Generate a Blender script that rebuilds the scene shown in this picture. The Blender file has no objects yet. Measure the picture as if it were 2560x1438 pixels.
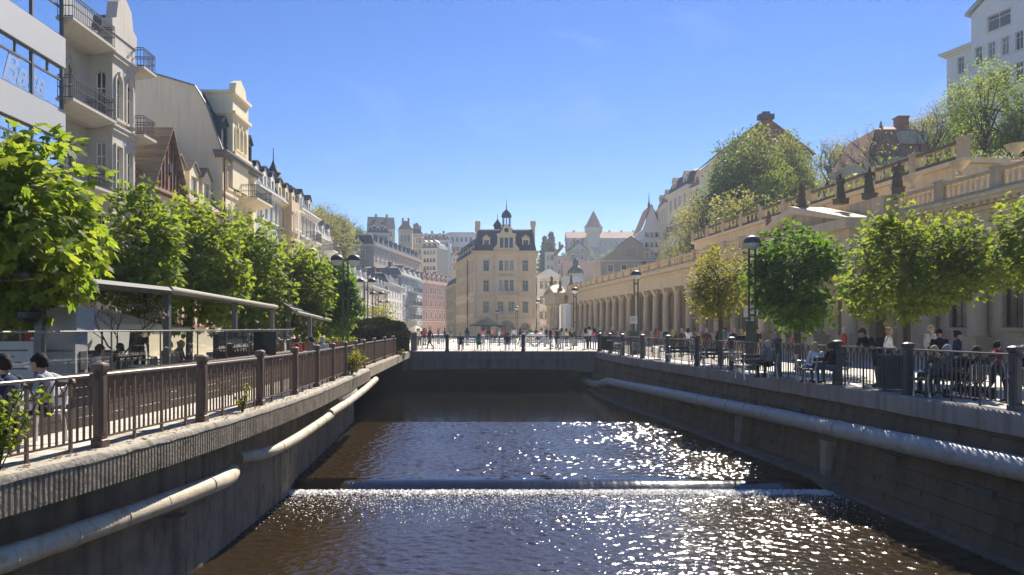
import bpy, math, random
import numpy as np
from mathutils import Vector, Matrix
random.seed(7)
R = math.radians
sc = bpy.context.scene
COL = sc.collection
# ------------------------------------------------------------------ camera, sky, sun, exposure
cam_d = bpy.data.cameras.new('camera'); cam = bpy.data.objects.new('camera', cam_d); COL.objects.link(cam)
cam.location = (0, 0, 1.75); cam.rotation_euler = (R(90), 0, 0)
cam_d.lens = 26.2; cam_d.sensor_width = 36; cam_d.shift_y = 0.039; cam_d.clip_end = 5000; cam_d.clip_start = 0.05
sc.camera = cam
SUN_AZ, SUN_EL = 17.0, 41.0            # degrees to the right of the view axis, height
w = bpy.data.worlds.new('World'); sc.world = w; w.use_nodes = True
wn = w.node_tree.nodes; wl = w.node_tree.links; wn.clear()
sky = wn.new('ShaderNodeTexSky'); sky.sky_type = 'NISHITA'; sky.sun_disc = False
sky.sun_elevation = R(SUN_EL); sky.sun_rotation = R(SUN_AZ)
sky.altitude = 400; sky.air_density = 1.0; sky.dust_density = 0.0; sky.ozone_density = 6.0
bg = wn.new('ShaderNodeBackground'); bg.inputs[1].default_value = 0.054
wo = wn.new('ShaderNodeOutputWorld'); hs = wn.new('ShaderNodeHueSaturation'); hs.inputs['Saturation'].default_value = 1.25; hs.inputs['Hue'].default_value = .514; wl.new(sky.outputs[0], hs.inputs['Color']); 
tcw = wn.new('ShaderNodeTexCoord'); mpw = wn.new('ShaderNodeMapping'); mpw.inputs['Scale'].default_value = (1.2, 1.2, 4.5); nzw = wn.new('ShaderNodeTexNoise'); nzw.inputs['Scale'].default_value = 2.6; nzw.inputs['Detail'].default_value = 8; nzw.inputs['Distortion'].default_value = .8
mrw = wn.new('ShaderNodeMapRange'); mrw.inputs[1].default_value = .56; mrw.inputs[2].default_value = .82; mrw.inputs[4].default_value = .16; mxw = wn.new('ShaderNodeMix'); mxw.data_type = 'RGBA'; mxw.inputs[7].default_value = (9, 9.6, 10.5, 1)   # faint high cloud veil, everywhere in the sky
wl.new(tcw.outputs['Generated'], mpw.inputs[0]); wl.new(mpw.outputs[0], nzw.inputs[0]); wl.new(nzw.outputs[0], mrw.inputs[0]); wl.new(mrw.outputs[0], mxw.inputs[0]); wl.new(hs.outputs[0], mxw.inputs[6]); wl.new(mxw.outputs[2], bg.inputs[0]); wl.new(bg.outputs[0], wo.inputs[0])
sun_d = bpy.data.lights.new('sun', 'SUN'); sun_d.energy = 4.3; sun_d.angle = R(0.5); sun_d.color = (1.0, 0.92, 0.80)
sun = bpy.data.objects.new('sun', sun_d); COL.objects.link(sun)
_sd = Vector((math.sin(R(SUN_AZ)) * math.cos(R(SUN_EL)), math.cos(R(SUN_AZ)) * math.cos(R(SUN_EL)), math.sin(R(SUN_EL))))
sun.rotation_euler = _sd.to_track_quat('Z', 'Y').to_euler()
vs = sc.view_settings; vs.view_transform = 'Standard'; vs.look = 'None'; vs.gamma = 1; vs.use_curve_mapping = False
vs.exposure = 1.25
sc.cycles.use_denoising = True; sc.cycles.max_bounces = 6; sc.cycles.diffuse_bounces = 4; sc.cycles.glossy_bounces = 3
sc.cycles.transmission_bounces = 6; sc.cycles.transparent_max_bounces = 12; sc.cycles.volume_bounces = 0
sc.cycles.caustics_reflective = False; sc.cycles.caustics_refractive = False

# ------------------------------------------------------------------ helpers
F, CX, HY, CZ = 1862.0, 1280.0, 819.0, 1.75
def P(x, y, Y): return Vector(((x - CX) / F * Y, Y, CZ - (y - HY) / F * Y))
def PX(x, Y): return (x - CX) / F * Y
def PZ(y, Y): return CZ - (y - HY) / F * Y

def link(o, parent=None):
    COL.objects.link(o)
    if parent is not None: o.parent = parent
    return o
def tag(o, label=None, cat=None, group=None, kind=None):
    if label: o['label'] = label
    if cat: o['category'] = cat
    if group: o['group'] = group
    if kind: o['kind'] = kind
    return o
def empty(name, loc=(0, 0, 0), rz=0, parent=None):
    o = bpy.data.objects.new(name, None); o.empty_display_size = .2
    o.location = loc; o.rotation_euler = (0, 0, rz); return link(o, parent)
def inst(name, me, parent=None, loc=(0, 0, 0), rot=(0, 0, 0), scale=(1, 1, 1)):
    o = bpy.data.objects.new(name, me); o.location = loc; o.rotation_euler = rot; o.scale = scale
    return link(o, parent)
def dup(o, parent=None):
    c = o.copy(); COL.objects.link(c); c.parent = parent
    for ch in o.children: dup(ch, c)
    return c
def arrmesh(name, v, quads, mats):
    me = bpy.data.meshes.new(name); n = len(v); m = len(quads)
    me.vertices.add(n); me.vertices.foreach_set('co', np.asarray(v, dtype=np.float32).ravel())
    me.loops.add(4 * m); me.loops.foreach_set('vertex_index', np.asarray(quads, dtype=np.int32).ravel())
    me.polygons.add(m); me.polygons.foreach_set('loop_start', np.arange(0, 4 * m, 4, dtype=np.int32))
    me.update(calc_edges=True)
    for x in (mats if isinstance(mats, (list, tuple)) else [mats]): me.materials.append(x)
    return me

class MB:
    def __init__(s): s.v = []; s.f = []; s.m = []
    def add(s, vs_, fs, mi=0):
        n = len(s.v); s.v += [tuple(p) for p in vs_]; s.f += [[n + i for i in f] for f in fs]; s.m += [mi] * len(fs); return s
    def box(s, x0, x1, y0, y1, z0, z1, mi=0):
        return s.add([(x0, y0, z0), (x1, y0, z0), (x1, y1, z0), (x0, y1, z0), (x0, y0, z1), (x1, y0, z1), (x1, y1, z1), (x0, y1, z1)],
              [(0, 3, 2, 1), (4, 5, 6, 7), (0, 1, 5, 4), (1, 2, 6, 5), (2, 3, 7, 6), (3, 0, 4, 7)], mi)
    def cbox(s, x0, x1, y0, y1, z0, z1, c=.02, mi=0):       # box with chamfered vertical edges and top
        p = [(x0 + c, y0), (x1 - c, y0), (x1, y0 + c), (x1, y1 - c), (x1 - c, y1), (x0 + c, y1), (x0, y1 - c), (x0, y0 + c)]
        q = [(x0 + c, y0 + c), (x1 - c, y0 + c), (x1 - c, y0 + c), (x1 - c, y1 - c), (x1 - c, y1 - c), (x0 + c, y1 - c), (x0 + c, y1 - c), (x0 + c, y0 + c)]
        return s.loft([[(a, b, z0) for a, b in p], [(a, b, z1 - c) for a, b in p], [(a, b, z1) for a, b in q]], mi=mi)
    def quad(s, a, b, c, d, mi=0): return s.add([a, b, c, d], [(0, 1, 2, 3)], mi)
    def poly(s, pts, mi=0): return s.add(pts, [tuple(range(len(pts)))], mi)
    def loft(s, rings, closed=True, caps=True, mi=0):
        n = len(rings[0]); base = len(s.v); fs = []
        for r in rings: s.v += [tuple(p) for p in r]
        for i in range(len(rings) - 1):
            for j in range(n if closed else n - 1):
                k = (j + 1) % n
                fs.append([base + i * n + j, base + i * n + k, base + (i + 1) * n + k, base + (i + 1) * n + j])
        if caps and closed:
            fs.append([base + j for j in range(n)][::-1]); fs.append([base + (len(rings) - 1) * n + j for j in range(n)])
        s.f += fs; s.m += [mi] * len(fs); return s
    def prism(s, poly, z0, z1, mi=0): return s.loft([[(x, y, z0) for x, y in poly], [(x, y, z1) for x, y in poly]], mi=mi)
    def extx(s, prof, x0, x1, mi=0): return s.loft([[(x0, y, z) for y, z in prof], [(x1, y, z) for y, z in prof]], mi=mi)
    def exty(s, prof, y0, y1, mi=0): return s.loft([[(x, y0, z) for x, z in prof], [(x, y1, z) for x, z in prof]], mi=mi)
    def tube(s, path, r, n=8, mi=0, caps=True):
        path = [Vector(p) for p in path]; rs = r if isinstance(r, (list, tuple)) else [r] * len(path); rings = []
        for i, p in enumerate(path):
            d = (path[min(i + 1, len(path) - 1)] - path[max(i - 1, 0)])
            if d.length < 1e-9: d = Vector((0, 0, 1))
            d.normalize(); a = Vector((0, 0, 1)) if abs(d.z) < .9 else Vector((1, 0, 0))
            u = d.cross(a).normalized(); v = d.cross(u)
            rings.append([p + (u * math.cos(2 * math.pi * j / n) + v * math.sin(2 * math.pi * j / n)) * rs[i] for j in range(n)])
        return s.loft(rings, caps=caps, mi=mi)
    def lathe(s, prof, n=12, c=(0, 0, 0), mi=0):
        rings = [[(c[0] + r * math.cos(2 * math.pi * j / n), c[1] + r * math.sin(2 * math.pi * j / n), c[2] + z) for j in range(n)] for r, z in prof]
        return s.loft(rings, mi=mi)
    def ell(s, c, rx, ry, rz, n=10, m=7, mi=0):
        rings = []
        for i in range(m + 1):
            t = math.pi * i / m; sr = max(math.sin(t), .03)
            rings.append([(c[0] + rx * sr * math.cos(2 * math.pi * j / n), c[1] + ry * sr * math.sin(2 * math.pi * j / n), c[2] - rz * math.cos(t)) for j in range(n)])
        return s.loft(rings, mi=mi)
    def mesh(s, name, mats, smooth=False):
        me = bpy.data.meshes.new(name); me.from_pydata(s.v, [], s.f)
        for x in (mats if isinstance(mats, (list, tuple)) else [mats]): me.materials.append(x)
        if any(s.m): me.polygons.foreach_set('material_index', s.m)
        if smooth:
            me.polygons.foreach_set('use_smooth', [True] * len(me.polygons)); me.set_sharp_from_angle(angle=R(38))
        me.update(); return me
    def obj(s, name, mats, parent=None, loc=(0, 0, 0), rz=0, smooth=False):
        return inst(name, s.mesh(name, mats, smooth), parent, loc, (0, 0, rz))

# ------------------------------------------------------------------ materials
def _nt(name):
    m = bpy.data.materials.new(name); m.use_nodes = True; nt = m.node_tree; nt.nodes.clear()
    return m, nt, nt.nodes, nt.links
def mk(name, col, rough=.8, var=.12, scale=1.5, bump=0., bscale=25., stain=0., sscale=1.2, metal=0., rand=0., spec=.3, moss=None, mossamt=.5):
    m, nt, N, L = _nt(name)
    out = N.new('ShaderNodeOutputMaterial'); b = N.new('ShaderNodeBsdfPrincipled'); L.new(b.outputs[0], out.inputs[0])
    b.inputs['Roughness'].default_value = rough; b.inputs['Metallic'].default_value = metal
    b.inputs['Specular IOR Level'].default_value = spec
    g = N.new('ShaderNodeNewGeometry')
    def mth(op, a, c):
        x = N.new('ShaderNodeMath'); x.operation = op
        for i, q in enumerate((a, c)):
            if isinstance(q, (int, float)): x.inputs[i].default_value = q
            else: L.new(q, x.inputs[i])
        return x.outputs[0]
    def noise(sv, det=4, vec=None):
        n = N.new('ShaderNodeTexNoise'); n.inputs['Scale'].default_value = sv; n.inputs['Detail'].default_value = det
        L.new(vec or g.outputs['Position'], n.inputs['Vector']); return n.outputs['Fac']
    n1 = noise(scale)
    fac = mth('ADD', mth('MULTIPLY', mth('SUBTRACT', n1, .5), 2.6 * var), 1.0)
    n3 = noise(scale * 9, 3); fac = mth('MULTIPLY', fac, mth('ADD', mth('MULTIPLY', mth('SUBTRACT', n3, .5), 1.3 * var), 1.0))
    if rand:
        oi = N.new('ShaderNodeObjectInfo'); fac = mth('MULTIPLY', fac, mth('ADD', mth('MULTIPLY', mth('SUBTRACT', oi.outputs['Random'], .5), 2 * rand), 1.0))
    if stain:
        mp = N.new('ShaderNodeVectorMath'); mp.operation = 'MULTIPLY'; L.new(g.outputs['Position'], mp.inputs[0]); mp.inputs[1].default_value = (1, 1, .09)
        n2 = noise(sscale * 3, 5, mp.outputs[0])
        mr = N.new('ShaderNodeMapRange'); mr.inputs[1].default_value = .48; mr.inputs[2].default_value = .72; mr.inputs[3].default_value = 1; mr.inputs[4].default_value = 1 - stain
        L.new(n2, mr.inputs[0]); fac = mth('MULTIPLY', fac, mr.outputs[0])
    vm = N.new('ShaderNodeVectorMath'); vm.operation = 'SCALE'; vm.inputs[0].default_value = col[:3]; L.new(fac, vm.inputs['Scale'])
    cout = vm.outputs[0]
    if moss:
        n4 = noise(scale * 2.2, 6); mr = N.new('ShaderNodeMapRange'); mr.inputs[1].default_value = .5; mr.inputs[2].default_value = .68; mr.inputs[4].default_value = mossamt
        L.new(n4, mr.inputs[0]); mx = N.new('ShaderNodeMix'); mx.data_type = 'RGBA'; L.new(mr.outputs[0], mx.inputs[0]); L.new(cout, mx.inputs[6]); mx.inputs[7].default_value = (*moss, 1); cout = mx.outputs[2]
    L.new(cout, b.inputs['Base Color'])
    if bump:
        bp = N.new('ShaderNodeBump'); bp.inputs['Strength'].default_value = bump; bp.inputs['Distance'].default_value = .03
        L.new(noise(bscale, 5), bp.inputs['Height']); L.new(bp.outputs[0], b.inputs['Normal'])
    return m
def leafmat(name, c1, c2, trans=.45, tcol=None, rough=.6, spec=.14):
    m, nt, N, L = _nt(name)
    out = N.new('ShaderNodeOutputMaterial'); g = N.new('ShaderNodeNewGeometry')
    mx = N.new('ShaderNodeMix'); mx.data_type = 'RGBA'; L.new(g.outputs['Random Per Island'], mx.inputs[0])
    mx.inputs[6].default_value = (*c1, 1); mx.inputs[7].default_value = (*c2, 1)
    b = N.new('ShaderNodeBsdfPrincipled'); b.inputs['Roughness'].default_value = rough; b.inputs['Specular IOR Level'].default_value = spec; L.new(mx.outputs[2], b.inputs['Base Color'])
    t = N.new('ShaderNodeBsdfTranslucent')
    vm = N.new('ShaderNodeVectorMath'); vm.operation = 'MULTIPLY'; L.new(mx.outputs[2], vm.inputs[0]); vm.inputs[1].default_value = tcol or (2.75, 2.2, 1.1)
    L.new(vm.outputs[0], t.inputs[0]); ms = N.new('ShaderNodeMixShader'); ms.inputs[0].default_value = trans
    L.new(b.outputs[0], ms.inputs[1]); L.new(t.outputs[0], ms.inputs[2]); L.new(ms.outputs[0], out.inputs[0]); return m
def clearglass(name, tint=(.93, .96, .95), fac=.10):
    m, nt, N, L = _nt(name); out = N.new('ShaderNodeOutputMaterial')
    t = N.new('ShaderNodeBsdfTransparent'); t.inputs[0].default_value = (*tint, 1); gl = N.new('ShaderNodeBsdfGlossy'); gl.inputs['Roughness'].default_value = .02
    fr = N.new('ShaderNodeFresnel'); fr.inputs[0].default_value = 1.5; ad = N.new('ShaderNodeMath'); ad.operation = 'ADD'; ad.inputs[1].default_value = fac; ad.use_clamp = True
    L.new(fr.outputs[0], ad.inputs[0]); ms = N.new('ShaderNodeMixShader'); L.new(ad.outputs[0], ms.inputs[0]); L.new(t.outputs[0], ms.inputs[1]); L.new(gl.outputs[0], ms.inputs[2])
    L.new(ms.outputs[0], out.inputs[0]); return m

M = {}
M['concrete'] = mk('concrete', (.36, .30, .22), .9, .22, 1.2, .5, 18, .45, 1.6, moss=(.10, .10, .055), mossamt=.5)
M['kerbtop'] = mk('kerb_top', (.40, .36, .29), .9, .25, 2.5, .6, 14, moss=(.16, .13, .07), mossamt=.6)
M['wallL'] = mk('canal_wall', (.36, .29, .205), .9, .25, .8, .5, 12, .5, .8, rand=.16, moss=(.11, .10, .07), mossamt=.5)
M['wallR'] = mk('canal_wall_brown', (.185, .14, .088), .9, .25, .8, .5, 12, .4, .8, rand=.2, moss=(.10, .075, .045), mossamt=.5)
M['mortar'] = mk('mortar', (.2,.165,.12), .95, .2, 3, .4, 30)
M['bridge'] = mk('bridge_concrete', (.20, .18, .165), .9, .2, 1, .4, 15, .45, 1.0)
M['pipeL'] = mk('pipe_cream', (.60, .52, .38), .6, .18, 2.5, .25, 30, moss=(.42, .27, .12), mossamt=.55)
M['pipeR'] = mk('pipe_grey', (.40, .41, .39), .5, .14, 2.0, .2, 20, moss=(.22, .20, .17), mossamt=.4)
M['iron'] = mk('iron_brown', (.165, .112, .08), .5, .25, 4, .2, 60)
M['iron2'] = mk('iron_grey', (.07, .072, .075), .45, .2, 4, .2, 60)
M['irontop'] = mk('iron_rail', (.17, .14, .115), .35, .2, 6, .1, 60)
M['pave'] = mk('paving', (.50, .46, .40), .85, .12, 1.0, .25, 8)
M['asphalt'] = mk('asphalt', (.16, .155, .15), .9, .15, 2, .3, 60)
M['white'] = mk('white_paint', (.74, .73, .70), .5, .06, 3)
M['whitewall'] = mk('white_render', (.80, .80, .78), .7, .05, .6, .1, 30)
M['greywall'] = mk('grey_render', (.60, .55, .48), .85, .08, .6, .15, 20, .12)
M['cream'] = mk('cream_render', (.86, .74, .52), .85, .07, .6, .15, 20, .10)
M['creamlt'] = mk('cream_light', (.82, .72, .50), .85, .07, .6, .15, 20, .08)
M['sand'] = mk('sandstone', (.68, .55, .35), .85, .12, .9, .3, 14, .18)
M['sandlt'] = mk('sandstone_pale', (.76, .62, .41), .85, .1, .9, .3, 14, .15)
M['colstone'] = mk('colonnade_stone', (.56, .45, .295), .85, .14, .8, .3, 12, .28)
M['colstone2'] = mk('colonnade_pier_stone', (.60, .49, .335), .85, .14, .8, .3, 12, .2, rand=.08)
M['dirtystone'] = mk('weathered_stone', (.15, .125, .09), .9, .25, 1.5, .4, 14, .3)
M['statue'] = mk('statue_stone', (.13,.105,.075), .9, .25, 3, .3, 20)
M['pink'] = mk('pink_render', (.60, .35, .30), .85, .08, .6, .1, 20, .1)
M['terra'] = mk('terracotta_wood', (.30, .115, .075), .8, .15, 2, .2, 20)
M['blue'] = mk('blue_render', (.50, .55, .60), .85, .08, .6, .1, 20, .1)
M['peach'] = mk('peach_render', (.66, .50, .32), .85, .08, .6, .1, 20, .1)
M['brownwall'] = mk('taupe_render', (.50, .43, .34), .85, .1, .6, .1, 20, .1)
M['slate'] = mk('slate_roof', (.05, .065, .10), .7, .2, 2, .3, 30, spec=.12)  # dark slate with the blue haze glare put into its base colour
M['greyroof'] = mk('grey_roof', (.20, .20, .20), .6, .15, 1, .2, 20)
M['redroof'] = mk('red_tile_roof', (.34, .16, .105), .8, .2, 2, .4, 10, rand=.1)
M['tile'] = mk('brown_tile', (.26, .20, .145), .85, .2, 4, .3, 20, rand=.2)
M['zinc'] = mk('zinc', (.50, .51, .51), .35, .08, 2, metal=.5)
M['copper'] = mk('dark_copper', (.05, .085, .075), .5, .2, 3)
M['trim'] = mk('white_trim', (.80, .78, .72), .7, .05, 2)
M['pane'] = mk('window_glass', (.035, .042, .05), .06, .3, .35, spec=.8)
M['paneblue'] = mk('band_window_glass', (.78, .84, .88), .05, .08, .3, metal=1.0)
M['glass'] = clearglass('clear_glass')
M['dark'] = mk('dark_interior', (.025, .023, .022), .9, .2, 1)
M['bark'] = mk('bark', (.085, .068, .05), .9, .3, 6, .7, 18)
M['barkfar'] = mk('bark_far', (.07, .06, .052), .9, .2, 3)
M['grass'] = mk('grass', (.05, .065, .025), .9, .3, .6, .4, 6)
M['metalgrey'] = mk('grey_metal', (.15, .155, .15), .45, .08, 3, metal=.3)
M['canvas'] = mk('canvas', (.36, .33, .27), .85, .1, 2, .15, 30)
M['canvasdk'] = mk('canvas_dark', (.03,.031,.034), .95, .1, 2, spec=.05)
M['wood'] = mk('wood', (.13, .095, .065), .7, .2, 5, .2, 20)
M['flowerbox'] = mk('flower_box', (.22, .075, .04), .8, .15, 3)
M['red'] = mk('red_paint', (.42, .03, .03), .5, .1, 3)
M['black'] = mk('black_panel', (.018, .018, .02), .3, .1, 2)
M['signblue'] = mk('sign_blue', (.02, .05, .32), .5, .05, 2)
M['foam'] = mk('foam', (.80, .79, .76), .7, .1, 4, .4, 30)
M['chrome'] = mk('chair_metal', (.45, .46, .47), .3, .08, 5, metal=.7)
M['leafA'] = leafmat('leaf_bright', (.075, .15, .022), (.16, .22, .04), .55)
M['leafB'] = leafmat('leaf_mid', (.07, .14, .022), (.14, .20, .04), .55)
M['leafC'] = leafmat('leaf_yellow', (.10, .13, .025), (.165, .185, .045), .55)
M['leafD'] = leafmat('leaf_deep', (.03, .095, .016), (.08, .15, .022), .55)
M['leafE'] = leafmat('leaf_olive', (.075, .14, .025), (.145, .20, .045), .55)
M['hedge'] = leafmat('yew', (.012, .022, .008), (.04, .05, .014), .12, None, .9, .05)
M['leaffar'] = leafmat('leaf_far', (.07, .12, .035), (.15, .19, .06), .4)
M['leaffar2'] = leafmat('leaf_far_deep', (.045, .10, .035), (.10, .16, .05), .4)
M['leaffar3'] = leafmat('leaf_far_pale', (.14, .17, .07), (.21, .23, .10), .4)
M['conifer'] = leafmat('conifer', (.02, .045, .028), (.04, .07, .035), .15)
M['blossom'] = leafmat('blossom', (.35, .30, .26), (.55, .48, .42), .3, (1.1, 1, .95))
M['skin'] = mk('skin', (.50, .30, .21), .6, .06, 8)
M['shoe'] = mk('shoe', (.04, .035, .03), .6, .1, 8)

def panemat():
    m, nt, N, L = _nt('window_pane'); out = N.new('ShaderNodeOutputMaterial'); b = N.new('ShaderNodeBsdfPrincipled'); L.new(b.outputs[0], out.inputs[0]); b.inputs['Roughness'].default_value = .06; b.inputs['Specular IOR Level'].default_value = .8
    oi = N.new('ShaderNodeObjectInfo'); cr = N.new('ShaderNodeValToRGB'); cr.color_ramp.interpolation = 'CONSTANT'; e = cr.color_ramp.elements; e[0].position = 0; e[0].color = (.025, .03, .036, 1); e[1].position = .42; e[1].color = (.06, .068, .075, 1)
    for p_, c_ in ((.66, (.24, .225, .20, 1)), (.80, (.035, .04, .045, 1)), (.92, (.36, .34, .30, 1))): q = e.new(p_); q.color = c_
    L.new(oi.outputs['Random'], cr.inputs[0]); L.new(cr.outputs[0], b.inputs['Base Color']); return m
M['pane'] = panemat()
M['plank'] = mk('dark_plank', (.075, .062, .05), .8, .2, 5, .2, 20)
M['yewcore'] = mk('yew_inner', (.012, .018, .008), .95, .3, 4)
M['tunnel'] = mk('tunnel_dark', (.03, .027, .024), .95, .2, 1)  # stone darkened to near black, painting in the shade below the bridge
# ------------------------------------------------------------------ ground, river, walls
ZN, ZU = -3.03, -2.80
def ip(xs, ys): return lambda t: float(np.interp(t, xs, ys))
def smooth_ip(xs, ys):
    f = ip(xs, ys); return lambda t: (f(t - 1.2) + 2 * f(t) + f(t + 1.2) + f(t - .6) + f(t + .6)) / 6
LF = smooth_ip([-4, 2, 6, 8, 9.3, 10.9, 14, 16.8, 19.6, 22, 24, 27, 29.7, 32, 36], [-8.8, -7.5, -6.85, -6.5, -6.25, -6.0, -5.76, -5.67, -5.68, -5.76, -5.88, -6.05, -6.22, -6.38, -6.6])
LK = lambda t: LF(t) + .27
LW = smooth_ip([-4, 2, 6, 14.6, 21.4, 30, 36, 40], [-9.2, -8.2, -7.3, -6.2, -6.42, -7.1, -7.7, -8.0])
RF = smooth_ip([-4, 2, 10, 15.7, 19.6, 22.5, 26.5, 30.7, 34, 38, 43, 47, 51, 55, 60], [12, 11.6, 11.1, 10.6, 10.3, 10.0, 9.5, 9.0, 8.55, 8.05, 7.4, 6.95, 6.7, 6.5, 6.3])
RK = lambda t: RF(t) - .38
def RWx(t, z): return RK(t) + .10 - (.35 * (-.5 - z) / 2.5)
def strip(mb, f0, f1, ys, mi=0):
    a = [f0(t) for t in ys]; b = [f1(t) for t in ys]
    for i in range(len(ys) - 1): mb.quad(a[i], b[i], b[i + 1], a[i + 1], mi)
    return mb
YS = list(np.arange(-4, 32.01, .5)); YR = list(np.arange(-4, 55.01, 1.0))

MB().quad((-620, -80, -4.2), (620, -80, -4.2), (620, 915, -4.2), (-620, 915, -4.2)).obj('ground', M['grass'])['kind'] = 'structure'
def pavemat():
    m, nt, N, L = _nt('paving_slabs'); out = N.new('ShaderNodeOutputMaterial'); b = N.new('ShaderNodeBsdfPrincipled'); L.new(b.outputs[0], out.inputs[0]); b.inputs['Roughness'].default_value = .8
    g = N.new('ShaderNodeNewGeometry'); br = N.new('ShaderNodeTexBrick'); br.inputs['Scale'].default_value = 1.0; br.inputs['Color1'].default_value = (.66, .60, .51, 1); br.inputs['Color2'].default_value = (.58, .53, .45, 1); br.inputs['Mortar'].default_value = (.26, .24, .21, 1)
    br.inputs['Mortar Size'].default_value = .012; br.inputs['Brick Width'].default_value = .6; br.inputs['Row Height'].default_value = .4
    L.new(g.outputs['Position'], br.inputs['Vector']); n = N.new('ShaderNodeTexNoise'); n.inputs['Scale'].default_value = .7; n.inputs['Detail'].default_value = 6; L.new(g.outputs['Position'], n.inputs['Vector'])
    mr = N.new('ShaderNodeMapRange'); mr.inputs[1].default_value = .3; mr.inputs[2].default_value = .7; mr.inputs[3].default_value = .72; mr.inputs[4].default_value = 1.12; L.new(n.outputs['Fac'], mr.inputs[0])
    vm = N.new('ShaderNodeVectorMath'); vm.operation = 'SCALE'; L.new(br.outputs[0], vm.inputs[0]); L.new(mr.outputs[0], vm.inputs['Scale']); L.new(vm.outputs[0], b.inputs['Base Color'])
    return m
M['slabs'] = pavemat()
mb = MB(); strip(mb, lambda t: (-70, t, 0), lambda t: (LF(t) - .28, t, 0), YS)
mb.poly([(-70, 32, 0), (LF(32) - .28, 32, 0), (-8.1, 55, 0), (-70, 55, 0)]); mb.poly([(-70, 32, -.5), (LF(32) - .28, 32, -.5), (-8.1, 55, -.5), (-70, 55, -.5)])
mb.obj('promenade', M['slabs'])['kind'] = 'structure'
mb = MB(); strip(mb, lambda t: (RF(t) + .12, t, 0), lambda t: (80, t, 0), YR); mb.obj('promenade', M['slabs'])['kind'] = 'structure'
MB().box(-70, 80, 55.3, 260, -.55, 0).obj('plaza', M['slabs'])['kind'] = 'structure'
MB().box(-19.5, -14.6, -4, 120, 0, .006).obj('road', M['asphalt'])['kind'] = 'structure'

def watermat(name, s1, s2, dist, rough, bc=(.030, .019, .008, 1)):
    m, nt, N, L = _nt(name); out = N.new('ShaderNodeOutputMaterial'); b = N.new('ShaderNodeBsdfPrincipled'); L.new(b.outputs[0], out.inputs[0])
    b.inputs['Base Color'].default_value = bc; b.inputs['Roughness'].default_value = rough; b.inputs['IOR'].default_value = 1.62
    g = N.new('ShaderNodeNewGeometry'); prev = None
    for sc_, det, st, str_ in ((1.6, 2, (1.0, 1.3, 1), s1), (5.0, 3, (1.0, 1.5, 1), s2), (14.0, 2, (1, 1.3, 1), s2 * .6)):
        mp = N.new('ShaderNodeVectorMath'); mp.operation = 'MULTIPLY'; L.new(g.outputs['Position'], mp.inputs[0]); mp.inputs[1].default_value = st
        n = N.new('ShaderNodeTexNoise'); n.inputs['Scale'].default_value = sc_; n.inputs['Detail'].default_value = det; n.inputs['Roughness'].default_value = .6; n.inputs['Distortion'].default_value = .6
        L.new(mp.outputs[0], n.inputs['Vector']); bp = N.new('ShaderNodeBump'); bp.inputs['Strength'].default_value = str_; bp.inputs['Distance'].default_value = dist / sc_ * 6
        L.new(n.outputs['Fac'], bp.inputs['Height'])
        if prev: L.new(prev, bp.inputs['Normal'])
        prev = bp.outputs[0]
    L.new(prev, b.inputs['Normal']); return m
M['water'] = watermat('river_ripples', .0, .27, .05, .1)
M['watersm'] = watermat('river_smooth', .05, .03, .05, .1, (.006, .005, .004, 1))
def wave_sheet(name, x0, x1, y0, y1, z, step, seed, srms, nw=70, lmin=.13, lmax=1.1):
    rg_ = np.random.default_rng(seed); xs_ = np.arange(x0, x1, step); ys_ = np.arange(y0, y1 + step * .5, step * 1.25); ys_[-1] = y1
    XX, YY = np.meshgrid(xs_, ys_); ZZ = np.zeros_like(XX); wx = XX + .25 * np.sin(YY * 1.1 + 1) ; wy = YY + .3 * np.sin(XX * .8)
    mod = .75 + .35 * np.sin(XX * .9 + 2 * np.sin(YY * .5)) * np.sin(YY * .7 + 1.3)
    for i in range(nw):
        lam = lmin * (lmax / lmin) ** rg_.random(); th = rg_.normal(math.pi / 2, .75); k = 2 * math.pi / lam; amp = srms * math.sqrt(2 / nw) / k * rg_.uniform(.6, 1.4)
        ZZ += amp * np.sin(k * (math.cos(th) * wx + math.sin(th) * wy) + rg_.uniform(0, 6.28))
    ZZ *= mod; ZZ[-1] *= .2; v_ = np.stack([XX, YY, ZZ + z], 2).reshape(-1, 3); nx_ = len(xs_); A2, B2 = np.meshgrid(np.arange(nx_ - 1), np.arange(len(ys_) - 1)); b_ = (B2 * nx_ + A2).ravel()
    me = arrmesh(name, v_, np.stack([b_, b_ + 1, b_ + 1 + nx_, b_ + nx_], 1), M['water']); me.polygons.foreach_set('use_smooth', [True] * len(me.polygons)); return inst(name, me)
wave_sheet('water', -8.6, 10.6, 11.5, 21.55, ZN, .027, 1, .18, 110, .075, .5)['kind'] = 'structure'
wave_sheet('water', -9.0, 10.0, 22.4, 35.9, ZU, .036, 2, .25, 110, .09, .55)['kind'] = 'structure'
MB().quad((-12, -4, ZN), (13, -4, ZN), (13, 11.5, ZN), (-12, 11.5, ZN)).obj('water', M['water'])['kind'] = 'structure'
MB().poly([(-22, 35.9, ZU), (13, 35.9, ZU), (13, 100, ZU), (-22, 100, ZU)]).obj('water', M['watersm'])['kind'] = 'structure'
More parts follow.
